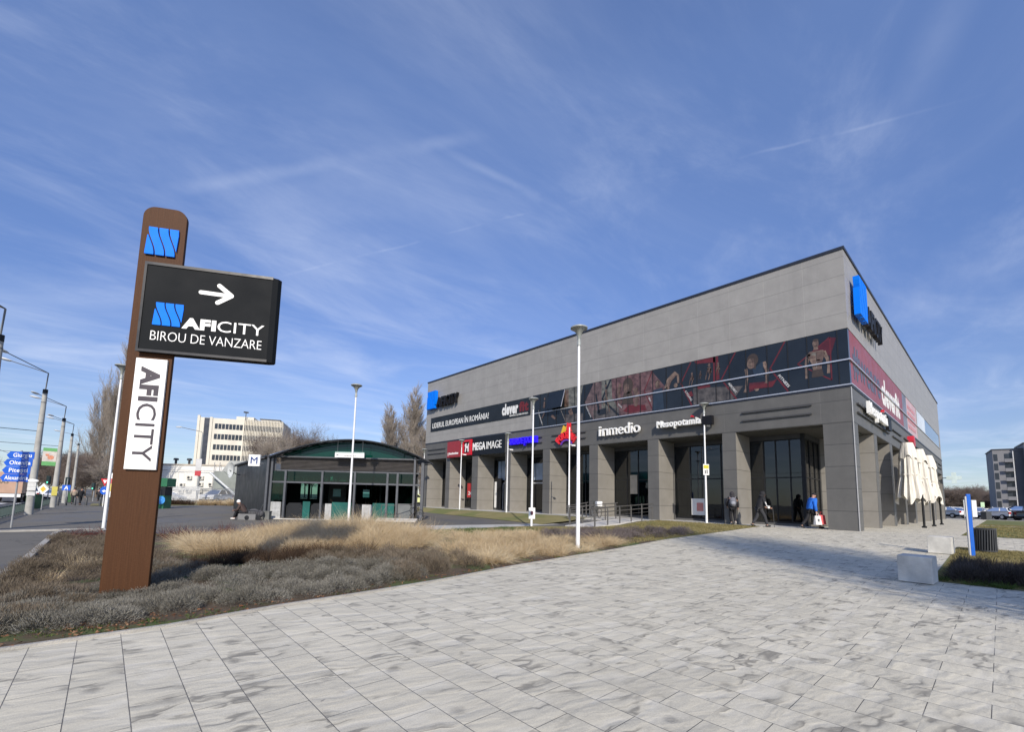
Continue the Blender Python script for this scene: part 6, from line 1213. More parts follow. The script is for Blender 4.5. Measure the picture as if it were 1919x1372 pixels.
rt1 = treeproto('bare_tree', 12, 'round', 21, TWIGD, 0.011); rt2 = treeproto('bare_tree', 12, 'up', 33, TWIGD, 0.010); rt3 = treeproto('bare_tree', 12, 'round', 47, TWIG, 0.010)
GRP = 'bare trees along the street and skyline'
rowL = [(-33.0, 137.6, 1.0), (-30.6, 122.0, 1.05), (-30.1, 141.8, 1.25), (-27.8, 112.8, 1.0), (-27.0, 132.3, 1.2), (-36.2, 167.5, 1.35), (-39.5, 183.9, 1.3), (-25.3, 117.3, 1.15), (-28.0, 98.0, 0.8), (-24.4, 82.0, 0.75), (-45.0, 120.0, 0.9), (-47.0, 140.0, 1.0), (-45.0, 95.0, 0.8), (-46.0, 108.0, 0.95), (-31.5, 155.0, 1.2), (-22.5, 125.0, 1.1)]
rb = random.Random(7); used = set()
def pick(lst):
    k = rb.choice(lst); f = id(k) not in used; used.add(id(k)); return k, f
for i, (x, y, sc) in enumerate(rowL):
    k, f = pick([rt1, rt2, rt3]); place(k, 'bare dark street tree in the row left of the poplars', x, y, sc * (0.70 if i < 10 or i > 13 else 0.85), rb.uniform(0, 6), f, 'bare street trees left of the poplars')
for i, (x, y, sc) in enumerate([(6.9, 129.0, 1.3), (8.2, 121.1, 1.5), (14.5, 129.0, 1.45), (14.9, 119.2, 1.4), (22.2, 128.9, 1.35), (21.2, 116.3, 1.1), (10.5, 112, 1.15), (18.2, 124.0, 1.4)]):
    k, f = pick([rt2, rt3]); place(k, 'bare tree rising behind the green glass roof of the pavilion', x, y, (sc * 0.72, sc * 0.72, sc * 1.05), rb.uniform(0, 6), f, 'bare trees behind the pavilion')
for i, (x, y) in enumerate([(229.2, 11.8), (283.2, 13.5), (280.7, 11.7), (250.1, 12.0), (275.5, 8.3), (240.8, 6.6), (270.1, 5.0), (237.3, 3.4), (234.5, 1.9), (261.6, 0.4), (228.7, -1.0), (255.7, -2.4), (222.7, -3.8), (246.0, 9.0), (215.0, 4.5), (210.0, 9.0)]):
    k, f = pick([rt1, rt2]); place(k, 'bare brown tree in the distant line behind the parked cars', x, y, (0.95, 0.95, rb.uniform(0.72, 0.92)), rb.uniform(0, 6), f, 'distant tree line on the right')
# leafless trees beyond the right edge of the view (their shadows lie over the plaza)
rt4 = treeproto('bare_tree', 12, 'up', 61, TWIG, 0.0035)
for i, (x, y, sc, r_) in enumerate([(-19.3, -11.4, 1.12, 0.4), (-18.3, -12.6, 0.95, 2.6)]):
    place(rt4, ('larger', 'smaller')[i] + ' bare tree standing beyond the right edge of the paved plaza', x, y, (sc * 0.62, sc * 0.62, sc), r_, i == 0, 'bare trees beyond the right edge')
# ------------------------------------------------------------------ people
def skin(name, V, E, Rr, mat, parent, root=0, sub=1):
    me = bpy.data.meshes.new(name); me.from_pydata(V, E, []); o = bpy.data.objects.new(name, me); COL.objects.link(o)
    m = o.modifiers.new('Skin', 'SKIN'); m.use_smooth_shade = True
    if not me.skin_vertices: me.skin_vertices.new() if hasattr(me.skin_vertices, 'new') else None
    for i, r in enumerate(Rr):
        me.skin_vertices[0].data[i].radius = r if hasattr(r, '__len__') else (r, r); me.skin_vertices[0].data[i].use_root = (i == root)
    s_ = o.modifiers.new('Sub', 'SUBSURF'); s_.levels = sub; s_.render_levels = sub
    bpy.context.view_layer.update(); dg = bpy.context.evaluated_depsgraph_get(); out = bpy.data.meshes.new_from_object(o.evaluated_get(dg)); bpy.data.objects.remove(o); bpy.data.meshes.remove(me); out.name = name
    out.polygons.foreach_set('use_smooth', [True] * len(out.polygons))
    return obj(name, out, mat, parent)
SKIN = pmat('skin_tone', (0.42, 0.24, 0.17), 0.55, var=0.08, vs=8); SKIND = pmat('skin_shade', (0.30, 0.17, 0.12), 0.55, var=0.08)
def person(label, x, y, rz, J, coat, trousers, shoes, head=SKIN, hat=None, hatkind='cap', scale=1.0, z=None, coatfat=1.0):
    """J: joint positions facing +x: hip, chest, neck, headc, sL/sR elbows wrists, kL/kR, aL/aR"""
    t = thing('person', label, 'person', (x, y, gz(x, y) if z is None else z), rz); t.scale = (scale,) * 3
    hip, chest, neck, hc = [Vector(J[k]) for k in ('hip', 'chest', 'neck', 'head')]
    side = Vector(J.get('side', (0, 1, 0)))
    V = [hip, (hip + chest) / 2, chest, neck, hc - Vector((0, 0, 0.05)), hc + Vector((0.0, 0, 0.05))]; E = [(0, 1), (1, 2), (2, 3), (3, 4), (4, 5)]; Rr = [(0.14, 0.11), (0.13, 0.10), (0.15, 0.10), 0.05, (0.07, 0.085), (0.075, 0.09)]
    def add(p, r, par): V.append(Vector(p)); E.append((par, len(V) - 1)); Rr.append(r); return len(V) - 1
    arms, legs = {}, {}
    for s_, k in ((1, 'L'), (-1, 'R')):
        sh = add(chest + side * 0.17 * s_ + Vector((0, 0, 0.06)), 0.055, 2); el = add(J['e' + k], 0.042, sh); wr = add(J['w' + k], 0.028, el); arms[k] = (V[sh], V[el], V[wr])
        d = (V[wr] - V[el]).normalized(); pm_ = add(V[wr] + d * 0.06, (0.036, 0.02), wr)
        up = side.cross(d).normalized() if abs(side.dot(d)) < 0.9 else Vector((0, 0, 1))
        for f in range(4): b = V[pm_] + up * (f - 1.5) * 0.018 + d * 0.02; q = add(b, 0.009, pm_); q = add(b + d * 0.035 + side * -0.008 * s_, 0.008, q); add(b + d * (0.055 + 0.008 * (f in (1, 2))) - side * 0.022 * s_, 0.0065, q)
        q = add(V[wr] + d * 0.035 + up * 0.035, 0.010, wr); add(V[wr] + d * 0.07 + up * 0.045, 0.008, q)
        hp = add(hip + side * 0.09 * s_ - Vector((0, 0, 0.05)), 0.085, 0); kn = add(J['k' + k], 0.06, hp); an = add(J['a' + k], 0.04, kn); dirf = Vector(J.get('f' + k, (1, 0, 0))); add(V[an] + dirf * 0.13 - Vector((0, 0, 0.05)), 0.032, an); legs[k] = (V[hp], V[kn], V[an], dirf)
    skin('body', V, E, Rr, head, t)
    # jacket
    cf = coatfat; CV = [hip + Vector((0, 0, -0.06)), (hip + chest) / 2, chest, neck - Vector((0, 0, 0.02))]; CE = [(0, 1), (1, 2), (2, 3)]; CR = [(0.185 * cf, 0.155 * cf), (0.185 * cf, 0.16 * cf), (0.20 * cf, 0.15 * cf), (0.085, 0.08)]
    for k in ('L', 'R'):
        a, b, c = arms[k]; n_ = len(CV); CV += [a, b, c]; CE += [(2, n_), (n_, n_ + 1), (n_ + 1, n_ + 2)]; CR += [0.085 * cf, 0.070 * cf, 0.052 * cf]
    skin('jacket', CV, CE, CR, coat, t, root=1)
    TV = [hip]; TE = []; TR = [(0.145, 0.12)]
    for k in ('L', 'R'):
        a, b, c, _ = legs[k]; n_ = len(TV); TV += [a, b, c + Vector((0, 0, 0.02))]; TE += [(0, n_), (n_, n_ + 1), (n_ + 1, n_ + 2)]; TR += [0.105, 0.082, 0.066]
    skin('trousers', TV, TE, TR, trousers, t)
    for k in ('L', 'R'):
        _, _, c, dr = legs[k]; d = Vector(dr).normalized(); sd_ = Vector((0, 0, 1)).cross(d).normalized() if abs(d.z) < 0.95 else Vector((0, 1, 0)); up = d.cross(sd_)
        MB().ball((0.05, 0, -0.03), (0.145, 0.052, 0.05), 12, 8, Matrix(((d.x, sd_.x, up.x, c.x), (d.y, sd_.y, up.y, c.y), (d.z, sd_.z, up.z, c.z), (0, 0, 0, 1)))).build('shoe', shoes, t, smooth=True)
    hm = Matrix.Translation(hc) @ Matrix.Rotation(J.get('nod', 0.0), 4, 'Y') 
    f = MB(); f.ball((0.0, 0, 0.0), (0.095, 0.078, 0.122), 16, 12, hm).ball((0.098, 0, -0.015), (0.02, 0.014, 0.024), 8, 6, hm).ball((0.02, 0.078, -0.01), (0.02, 0.01, 0.03), 8, 6, hm).ball((0.02, -0.078, -0.01), (0.02, 0.01, 0.03), 8, 6, hm).ball((0.06, 0, -0.085), (0.035, 0.04, 0.03), 8, 6, hm); f.build('head', head, t, smooth=True)
    e_ = MB(); e_.ball((0.086, 0.03, 0.01), (0.008, 0.012, 0.006), 8, 5, hm).ball((0.086, -0.03, 0.01), (0.008, 0.012, 0.006), 8, 5, hm).ball((0.088, 0, -0.058), (0.006, 0.022, 0.004), 8, 5, hm); e_.build('face_features', pmat('eye_dark', (0.05, 0.03, 0.025), 0.4), t)
    if hat:
        h = MB()
        if hatkind == 'cap': h.ball((-0.012, 0, 0.045), (0.105, 0.088, 0.085), 16, 8, hm).ball((0.09, 0, 0.045), (0.075, 0.065, 0.012), 12, 6, hm)
        elif hatkind == 'hood': h.ball((-0.03, 0, 0.0), (0.125, 0.115, 0.155), 16, 10, hm).ball((-0.06, 0, -0.12), (0.13, 0.13, 0.09), 14, 8, hm)
        else: h.ball((-0.012, 0, 0.03), (0.108, 0.092, 0.108), 16, 8, hm)
        h.build('hood' if hatkind == 'hood' else 'cap', hat, t, smooth=True)
    return t
def cloth(name, c, b=0.6): return pmat(name, c, 0.85, var=0.2, vs=6, bump=b, bs=18)
JB = cloth('jacket_blue', (0.008, 0.115, 0.50)); JK = cloth('jacket_black', (0.014, 0.014, 0.017)); JG = cloth('jacket_charcoal', (0.03, 0.028, 0.033)); TRK = cloth('trousers_black', (0.010, 0.010, 0.013)); TRG = cloth('trousers_dark_grey', (0.030, 0.031, 0.036)); SHB = pmat('shoe_black', (0.015, 0.015, 0.015), 0.5); SHW = pmat('shoe_white', (0.62, 0.58, 0.53), 0.5)
def walk(stride=0.30, lean=0.05, arm=0.2, h=1.0, nod=0.1, lift=0.0):
    return dict(hip=(0, 0, 0.92), chest=(lean, 0, 1.32), neck=(lean * 1.4, 0, 1.47), head=(lean * 1.4 + 0.05, 0, 1.60), eL=(lean + arm * 0.4, 0.26, 1.08), wL=(lean + arm + 0.08, 0.25, 0.86), eR=(lean - arm * 0.8, -0.26, 1.08), wR=(lean - arm, -0.25, 0.84),
                kL=(-stride * 0.25, 0.09, 0.49), aL=(-stride * 1.15, 0.08, 0.12 + lift), kR=(stride * 0.75, -0.09, 0.52), aR=(stride * 1.15, -0.08, 0.085), fL=(0.9, 0.0, -0.35), fR=(1, 0, 0.05), nod=nod)
H41 = R(-41.7)
J = walk(0.34, 0.10, 0.08, nod=0.45); J['head'] = (0.22, 0, 1.57); J['neck'] = (0.14, 0, 1.46)
J['eR'] = (0.06, -0.27, 1.05); J['wR'] = (0.10, -0.28, 0.80)
pb = person('man in a bright blue jacket and dark cap walking right with his head bowed', 0.19, 1.87, H41, J, JB, TRK, SHB, hat=JK, hatkind='cap', coatfat=1.12)
# shopping bags carried by the blue jacket man: separate things held in the hand
def bag(label, x, y, z, rz, w_, h_, d_, mat, mark=None):
    t = thing('shopping_bag', label, 'bag', (x, y, z), rz)
    b = MB(); b.add([(-w_ / 2, -d_ / 2, 0), (w_ / 2, -d_ / 2, 0), (w_ / 2, d_ / 2, 0), (-w_ / 2, d_ / 2, 0), (-w_ / 2 * 0.85, -d_ * 0.15, h_), (w_ / 2 * 0.85, -d_ * 0.15, h_), (w_ / 2 * 0.85, d_ * 0.15, h_), (-w_ / 2 * 0.85, d_ * 0.15, h_)], [(0, 3, 2, 1), (4, 5, 6, 7), (0, 1, 5, 4), (1, 2, 6, 5), (2, 3, 7, 6), (3, 0, 4, 7)]); b.build('bag_body', mat, t, bevel=0.01)
    MB().tube([(-w_ * 0.2, 0, h_ - 0.01), (-w_ * 0.1, 0, h_ + 0.14), (w_ * 0.1, 0, h_ + 0.14), (w_ * 0.2, 0, h_ - 0.01)], 0.008, 5).build('handle', mat, t)
    if mark: MB().box(-w_ * 0.15, w_ * 0.12, -d_ / 2 - 0.004 + 0.02, -d_ / 2 + 0.02, h_ * 0.35, h_ * 0.65).build('print', mark, t)
def off(x, y, rz, lx, ly): return (x + lx * math.cos(rz) - ly * math.sin(rz), y + lx * math.sin(rz) + ly * math.cos(rz))
bx, by = off(0.19, 1.87, H41, 0.05, -0.40); bag('white carrier bag with a dark print held by the man in blue', bx, by, 0.5 + 0.20, H41 + 0.2, 0.34, 0.42, 0.16, pmat('bag_white', (0.66, 0.64, 0.62), 0.6), pmat('bag_print', (0.12, 0.14, 0.15), 0.6))
bx, by = off(0.19, 1.87, H41, 0.28, -0.33); bag('coral red shopping bag held beside the white one', bx, by, 0.5 + 0.22, H41 - 0.1, 0.34, 0.44, 0.14, pmat('bag_coral', (0.55, 0.07, 0.075), 0.55))
# left walker seen from behind with backpack on a kick scooter
J = walk(0.14, 0.02, 0.0, nod=0.1, lift=0.02); J['head'] = (0.10, 0, 1.58)
J['eL'] = (0.12, 0.27, 1.10); J['wL'] = (0.2, 0.22, 0.95); J['eR'] = (0.05, -0.27, 1.08); J['wR'] = (0.12, -0.27, 0.88)
J['kL'] = (0.10, 0.10, 0.50); J['aL'] = (0.05, 0.06, 0.10); J['kR'] = (0.13, -0.1, 0.52); J['aR'] = (-0.16, -0.10, 0.16); J['fR'] = (0.8, 0, -0.5)
pa = person('person in dark clothes and hood seen from behind with a grey backpack', -0.45, 5.15, R(28), J, JG, TRK, SHW, hat=JG, hatkind='hood', coatfat=1.1)
t = thing('backpack', 'grey backpack with pale straps worn by the hooded person on the left', 'backpack', (*off(-0.45, 5.15, R(28), -0.20, -0.0), 0.5 + 1.02), R(28)); BP = cloth('pack_grey', (0.14, 0.145, 0.17))
MB().ball((0, 0, 0.16), (0.13, 0.17, 0.25), 14, 10).build('pack', BP, t, smooth=True); MB().ball((-0.10, 0, 0.10), (0.05, 0.11, 0.11), 12, 8).build('front_pocket', pmat('pack_pale', (0.26, 0.27, 0.31), 0.7), t, smooth=True)
MB().tube([(0.0, 0.11, 0.36), (0.12, 0.13, 0.42), (0.24, 0.12, 0.36)], 0.02, 6).tube([(0.0, -0.11, 0.36), (0.12, -0.13, 0.42), (0.24, -0.12, 0.36)], 0.02, 6).build('straps', pmat('pack_pale', (0.26, 0.27, 0.31), 0.7), t)
t = thing('kick_scooter', 'dark kick scooter under the hooded person with the backpack', 'scooter', (-0.38, 5.22, 0.5), R(28)); MB().box(-0.32, 0.34, -0.06, 0.06, 0.07, 0.10).build('deck', BLK, t, bevel=0.008); MB().tube([(0.40, 0, 0.1), (0.32, 0, 0.98)], 0.016, 6).tube([(0.32, -0.2, 0.99), (0.32, 0.2, 0.99)], 0.014, 6).build('stem', BLK, t)
for cx in (-0.38, 0.42): MB().lathe([(0.03, -0.02), (0.075, -0.018), (0.075, 0.018), (0.03, 0.02)], 14, frame((cx, 0, 0.078), (1, 0, 0), (0, 0, 1))).build('wheel', BLK, t, smooth=True)
J = walk(0.27, 0.12, 0.10, nod=0.25); J['eL'] = (0.2, 0.25, 1.06); J['wL'] = (0.42, 0.2, 0.98); J['eR'] = (0.18, -0.25, 1.05); J['wR'] = (0.42, -0.2, 0.95)
pc = person('person in a hooded black jacket with white sleeve stripes walking right', -1.03, 3.69, H41, J, JK, TRG, SHB, hat=JK, hatkind='hood', coatfat=1.12)
w1 = MB(); M_ = frame((0, 0, 0), (1, 0, 0), (0, 0, 1)); w1.prism([(0.10, 1.22), (0.13, 1.22), (0.18, 1.08), (0.15, 1.08)], 0.30, 0.345, M_); w1.prism([(0.16, 1.04), (0.34, 1.02), (0.34, 0.99), (0.16, 1.01)], 0.30, 0.34, M_); w1.prism([(0.24, 0.985), (0.32, 0.98), (0.32, 0.91), (0.24, 0.915)], 0.28, 0.33, M_); w1.build('sleeve_stripes', WHT, pc)
t = thing('walking_stick', 'thin stick held out by the walker in the hooded black jacket', 'stick', (*off(-1.05, 3.62, H41, 0.47, -0.2), 0.48), H41); MB().tube([(0.06, 0, 0.0), (0.0, 0, 1.0)], 0.011, 6).build('shaft', DKGR, t); MB().ball((0, 0, 1.0), (0.02, 0.02, 0.03), 8, 6).build('knob', BLK, t)
# seated man with cart
J = dict(hip=(-0.25, 0, 0.42), chest=(0.02, 0, 0.78), neck=(0.12, 0, 0.90), head=(0.20, 0, 1.0), eL=(0.10, 0.26, 0.55), wL=(0.36, 0.14, 0.52), eR=(0.10, -0.26, 0.55), wR=(0.36, -0.12, 0.55), kL=(0.20, 0.13, 0.52), aL=(0.34, 0.13, 0.10), kR=(0.20, -0.13, 0.50), aR=(0.40, -0.12, 0.09), nod=0.5)
ps = person('man with a white cap sitting hunched against the ribbed pavilion wall', -19.15, 24.6, R(140), J, cloth('jacket_brown', (0.05, 0.032, 0.028)), TRK, SHW, head=SKIND, hat=WHT, hatkind='beanie', z=gz(-19.1, 24.6))
t = thing('stone_ledge', 'low stone ledge under the seated man', 'ledge', (*off(-19.15, 24.6, R(140), -0.35, 0), 0.0), R(-41.7)); MB().box(-0.4, 0.6, -0.25, 0.25, 0, 0.34).build('slab', pmat('ledge_stone', (0.16, 0.16, 0.16), 0.8), t, bevel=0.02)
t = thing('shopping_cart', 'dark folding cart loaded with bags beside the seated man', 'cart', (-18.55, 24.05, 0.0), R(-41.7)); mb = MB()
for k in range(8): mb.tube([(-0.4 + 0.1 * k, -0.2, 0.18), (-0.4 + 0.1 * k, -0.2, 0.55)], 0.008, 4)
mb.tube([(-0.42, -0.2, 0.55), (0.32, -0.2, 0.55), (0.45, 0, 0.95)], 0.014, 6).tube([(-0.42, -0.2, 0.18), (0.32, -0.2, 0.18)], 0.012, 6); mb.build('frame', DKGR, t)
for cx in (-0.35, 0.3): MB().lathe([(0.03, -0.02), (0.13, -0.015), (0.13, 0.015), (0.03, 0.02)], 16, frame((cx, -0.22, 0.13), (1, 0, 0), (0, 0, 1))).build('wheel', BLK, t, smooth=True)
MB().ball((-0.1, 0, 0.42), (0.34, 0.2, 0.22), 14, 9).ball((0.25, 0.05, 0.36), (0.2, 0.18, 0.2), 12, 8).build('load', cloth('bundle_grey', (0.07, 0.07, 0.075)), t, smooth=True)
for lab, x, y, s_ in (('grey plastic crate left of the pavilion corner', -18.25, 24.05, 0.42), ('pale grey crate next to the pavilion corner column', -17.95, 24.05, 0.5)):
    t = thing('crate', lab, 'crate', (x, y, 0.0), R(-41.7)); MB().box(-s_ * 0.4, s_ * 0.4, -0.15, 0.15, 0, s_).build('box', pmat('crate_grey', (0.13, 0.135, 0.13), 0.7, var=0.2), t, bevel=0.02); MB().box(-s_ * 0.42, s_ * 0.42, -0.17, 0.17, s_ - 0.05, s_ + 0.01).build('rim', pmat('crate_grey', (0.13, 0.135, 0.13), 0.7), t)
# far pedestrians
J = walk(0.2, 0.04, 0.1)
person('dark clothed pedestrian standing by the far bollards', -26.8, 56.6, R(-60), J, JK, TRK, SHB, hat=JK, hatkind='beanie'); J = walk(0.12, 0.0, 0.05)
person('pedestrian far down the pavement beyond the traffic light', -25.6, 77.0, R(100), J, JG, TRG, SHB, hat=JK, hatkind='beanie')
person('lighter clothed pedestrian just left of the dark one by the bollards', -27.4, 60.0, R(80), J, cloth('jacket_beige', (0.28, 0.23, 0.18)), TRG, SHB, hat=JG, hatkind='beanie')
# ------------------------------------------------------------------ planting
rg = np.random.default_rng(12)
def vegmat(name, stops, rough=0.85, trans=0.15):
    m, n = newmat(name); at = n.n('ShaderNodeAttribute', attribute_name='tint').outputs['Fac']
    c = n.n('ShaderNodeTexCoord').outputs['Object']; f = n.m('ADD', n.m('MULTIPLY', at, 0.75), n.m('MULTIPLY', n.maprange(n.noise(c, 1.3, 3), 0.3, 0.7), 0.25), clamp=True)
    col = n.ramp(f, stops)
    p = n.n('ShaderNodeBsdfPrincipled', {'Base Color': col, 'Roughness': rough, 'Specular IOR Level': 0.2}); tr = n.n('ShaderNodeBsdfTranslucent', {'Color': col}); mx = n.n('ShaderNodeMixShader', {0: trans, 1: p.outputs[0], 2: tr.outputs[0]})
    n.n('ShaderNodeOutputMaterial', {'Surface': mx.outputs[0]}); return m
def blades(name, P, D, L, Wd, droop, tint, mat, nseg=3, jit=0.0):
    """curved tapering leaves: P base (n,3), D direction, L length, Wd width, droop, tint"""
    n = len(P); D = D / np.linalg.norm(D, axis=1, keepdims=True)
    hz = np.cross(D, rg.normal(size=(n, 3))); hz /= np.linalg.norm(hz, axis=1, keepdims=True) + 1e-9
    ts = np.linspace(0, 1, nseg + 1); out = []
    oh = D.copy(); oh[:, 2] = 0; oh /= np.linalg.norm(oh, axis=1, keepdims=True) + 1e-6
    for i, t in enumerate(ts):
        c = P + D * (L * t)[:, None]; c = c + oh * (droop * L * t * t * 0.6)[:, None]; c[:, 2] -= droop * L * t * t * 0.75
        w_ = Wd * (1 - t) ** 0.7 / 2
        if i < nseg: out += [c - hz * w_[:, None], c + hz * w_[:, None]]
        else: out += [c]
    V = np.stack(out, 1).reshape(-1, 3); k = 2 * nseg + 1; base = np.arange(n) * k
    q = np.array([[2 * i, 2 * i + 1, 2 * i + 3, 2 * i + 2] for i in range(nseg - 1)]); tr = np.array([2 * nseg - 2, 2 * nseg - 1, 2 * nseg])
    idx = np.concatenate([(q.reshape(1, -1) + base[:, None]), tr[None] + base[:, None]], 1).reshape(-1)
    sizes = np.tile([4] * (nseg - 1) + [3], n)
    o = obj(name, fastmesh(name, V, sizes, idx, np.repeat(tint, k)), mat); return tag(o, kind='stuff')
def terr(x, y): return np.array(terrain(x, y))
def inpoly(x, y, poly):
    r = np.zeros(len(x), bool); j = len(poly) - 1
    for i in range(len(poly)):
        xi, yi = poly[i]; xj, yj = poly[j]; c = ((yi > y) != (yj > y)) & (x < (xj - xi) * (y - yi) / (yj - yi + 1e-12) + xi); r ^= c; j = i
    return r
def scatter(poly, dens, edge=True):
    xs = [p[0] for p in poly]; ys = [p[1] for p in poly]; A = (max(xs) - min(xs)) * (max(ys) - min(ys)); n = int(A * dens)
    x = rg.uniform(min(xs), max(xs), n); y = rg.uniform(min(ys), max(ys), n); k = inpoly(x, y, poly)
    if not k.any(): return np.array([sum(xs) / len(xs)]), np.array([sum(ys) / len(ys)])
    return x[k], y[k]
def mounds(name, poly, dens, rad, hgt, per, blen, bw, mat, up=0.9, droop=0.1, tspread=0.25, nseg=2, falloff=None):
    """shrubby cushions: short leaves spread over and inside domes"""
    cx, cy = scatter(poly, dens); n = len(cx); rr = rad * rg.uniform(0.7, 1.35, n); hh = hgt * rg.uniform(0.7, 1.25, n)
    if falloff: hh *= falloff(cx, cy)
    ct = rg.uniform(0, 1, n); k = np.repeat(np.arange(n), per); m = len(k)
    u = rg.normal(size=(m, 3)); u[:, 2] = np.abs(u[:, 2]); u /= np.linalg.norm(u, axis=1, keepdims=True); s_ = rg.uniform(0.45, 1.0, m) ** 0.6
    P = np.stack([cx[k] + u[:, 0] * rr[k] * s_, cy[k] + u[:, 1] * rr[k] * s_, 0 * u[:, 0]], 1); P[:, 2] = terr(P[:, 0], P[:, 1]) + 0.01 + u[:, 2] * hh[k] * s_ * rg.uniform(0.75, 1, m)
    D = u * np.array([1, 1, 1.0]) + rg.normal(size=(m, 3)) * 0.35; D[:, 2] = np.abs(D[:, 2]) + up
    t = np.clip(ct[k] * 0.5 + rg.uniform(0, 1, m) * 0.5 + rg.normal(0, tspread * 0.3, m), 0, 1)
    return blades(name, P, D, blen * rg.uniform(0.5, 1.3, m), bw * rg.uniform(0.7, 1.3, m), np.full(m, droop) * rg.uniform(0.3, 2, m), t, mat, nseg)
def tussocks(name, poly, dens, rad, hgt, per, bw, mat, droop=0.55, hf=None, lean=0.35, pts=None):
    if pts is None: cx, cy = scatter(poly, dens)
    else: cx, cy = pts
    n = len(cx); hh = hgt * rg.uniform(0.65, 1.25, n)
    if hf is not None: hh *= hf(cx, cy)
    ct = rg.uniform(0, 1, n); k = np.repeat(np.arange(n), per); m = len(k); a = rg.uniform(0, 2 * np.pi, m); r_ = rad * np.sqrt(rg.uniform(0, 1, m)) * 0.5
    P = np.stack([cx[k] + r_ * np.cos(a), cy[k] + r_ * np.sin(a), 0 * a], 1); P[:, 2] = terr(P[:, 0], P[:, 1])
    sp = lean * rg.uniform(0.1, 1.6, m); D = np.stack([np.cos(a) * sp, np.sin(a) * sp, np.ones(m)], 1) + rg.normal(size=(m, 3)) * 0.08
    t = np.clip(ct[k] * 0.45 + rg.uniform(0, 1, m) * 0.55, 0, 1)
    return blades(name, P, D, hh[k] * rg.uniform(0.6, 1.15, m), bw * rg.uniform(0.7, 1.3, m), droop * rg.uniform(0.2, 1.4, m), t, mat, 4)
LAV = vegmat('lavender_leaf', [(0.0, (0.06, 0.058, 0.045)), (0.35, (0.155, 0.145, 0.12)), (0.75, (0.25, 0.238, 0.205)), (1.0, (0.34, 0.33, 0.30))], 0.9, 0.12)
LAVB = vegmat('brown_lavender_leaf', [(0.0, (0.06, 0.045, 0.032)), (0.4, (0.15, 0.12, 0.085)), (0.8, (0.22, 0.185, 0.145)), (1.0, (0.30, 0.25, 0.20))], 0.9, 0.12)
MAU = vegmat('mauve_heather', [(0.0, (0.06, 0.05, 0.04)), (0.5, (0.145, 0.12, 0.115)), (1.0, (0.23, 0.20, 0.20))], 0.9, 0.1)
BRN = vegmat('dark_brown_stems', [(0.0, (0.025, 0.016, 0.011)), (0.5, (0.065, 0.042, 0.028)), (1.0, (0.13, 0.088, 0.055))], 0.9, 0.1)
GOLD = vegmat('straw_grass', [(0.0, (0.34, 0.24, 0.13)), (0.4, (0.60, 0.47, 0.29)), (0.8, (0.78, 0.66, 0.45)), (1.0, (0.86, 0.77, 0.58))], 0.75, 0.42)
REDT = vegmat('red_brown_twigs', [(0.0, (0.05, 0.015, 0.014)), (0.6, (0.11, 0.04, 0.035)), (1.0, (0.17, 0.08, 0.06))], 0.8, 0.05)
GRN = vegmat('green_weeds', [(0.0, (0.03, 0.06, 0.012)), (0.5, (0.08, 0.13, 0.03)), (1.0, (0.16, 0.21, 0.06))], 0.7, 0.25)
DRYL = vegmat('dry_lawn_blades', [(0.0, (0.14, 0.12, 0.045)), (0.5, (0.25, 0.21, 0.09)), (1.0, (0.36, 0.30, 0.15))], 0.85, 0.2)
LEAF = vegmat('fallen_leaves', [(0.0, (0.12, 0.05, 0.025)), (0.5, (0.20, 0.10, 0.055)), (1.0, (0.32, 0.20, 0.12))], 0.9, 0.1)
E_ = lambda x: EDGE(x)
# front belt of silvery lavender
edge = [(-26.1, 2.45), (-25.2, 2.45), (-24.2, 2.5), (-23.0, 2.7), (-21.6, 2.85), (-20.5, 3.0)]
FO = lambda x, y: 1 - 0.82 * np.exp(-((x + 24.95) ** 2 + (y - 4.0) ** 2) / 0.9)
lavA = [(-25.9, 2.65), (-24.4, 2.55), (-23.2, 2.72), (-21.6, 2.92), (-20.6, 3.08), (-20.2, 3.9), (-20.3, 4.8), (-21.2, 5.4), (-22.5, 5.5), (-23.6, 5.2), (-24.6, 5.0), (-25.9, 4.6)]
mounds('lavender', lavA, 13, 0.26, 0.25, 1500, 0.038, 0.0052, LAV, up=0.5, falloff=FO)
lavB = [(-26.1, 2.8), (-25.6, 2.7), (-25.2, 4.6), (-24.7, 5.4), (-24.0, 6.2), (-23.9, 9.0), (-24.4, 13.0), (-25.0, 15.5), (-26.05, 15.5)]
mounds('faded_lavender', lavB, 6.5, 0.27, 0.28, 1000, 0.065, 0.005, LAVB, up=0.9, falloff=FO)
mounds('faded_lavender', [(-24.3, 4.8), (-24.0, 5.2), (-23.2, 5.6), (-23.6, 6.6), (-24.4, 6.6)], 6.0, 0.22, 0.24, 1000, 0.055, 0.005, LAV, up=0.7)
# finer brown-grey cushions behind, running to the right
mounds('heather', [(-21.2, 3.1), (-19.9, 3.2), (-19.0, 3.25), (-18.6, 3.9), (-19.0, 5.0), (-20.2, 6.2), (-21.8, 6.6), (-21.6, 5.3), (-20.6, 4.6)], 7.5, 0.26, 0.36, 950, 0.08, 0.005, LAVB, up=1.2)
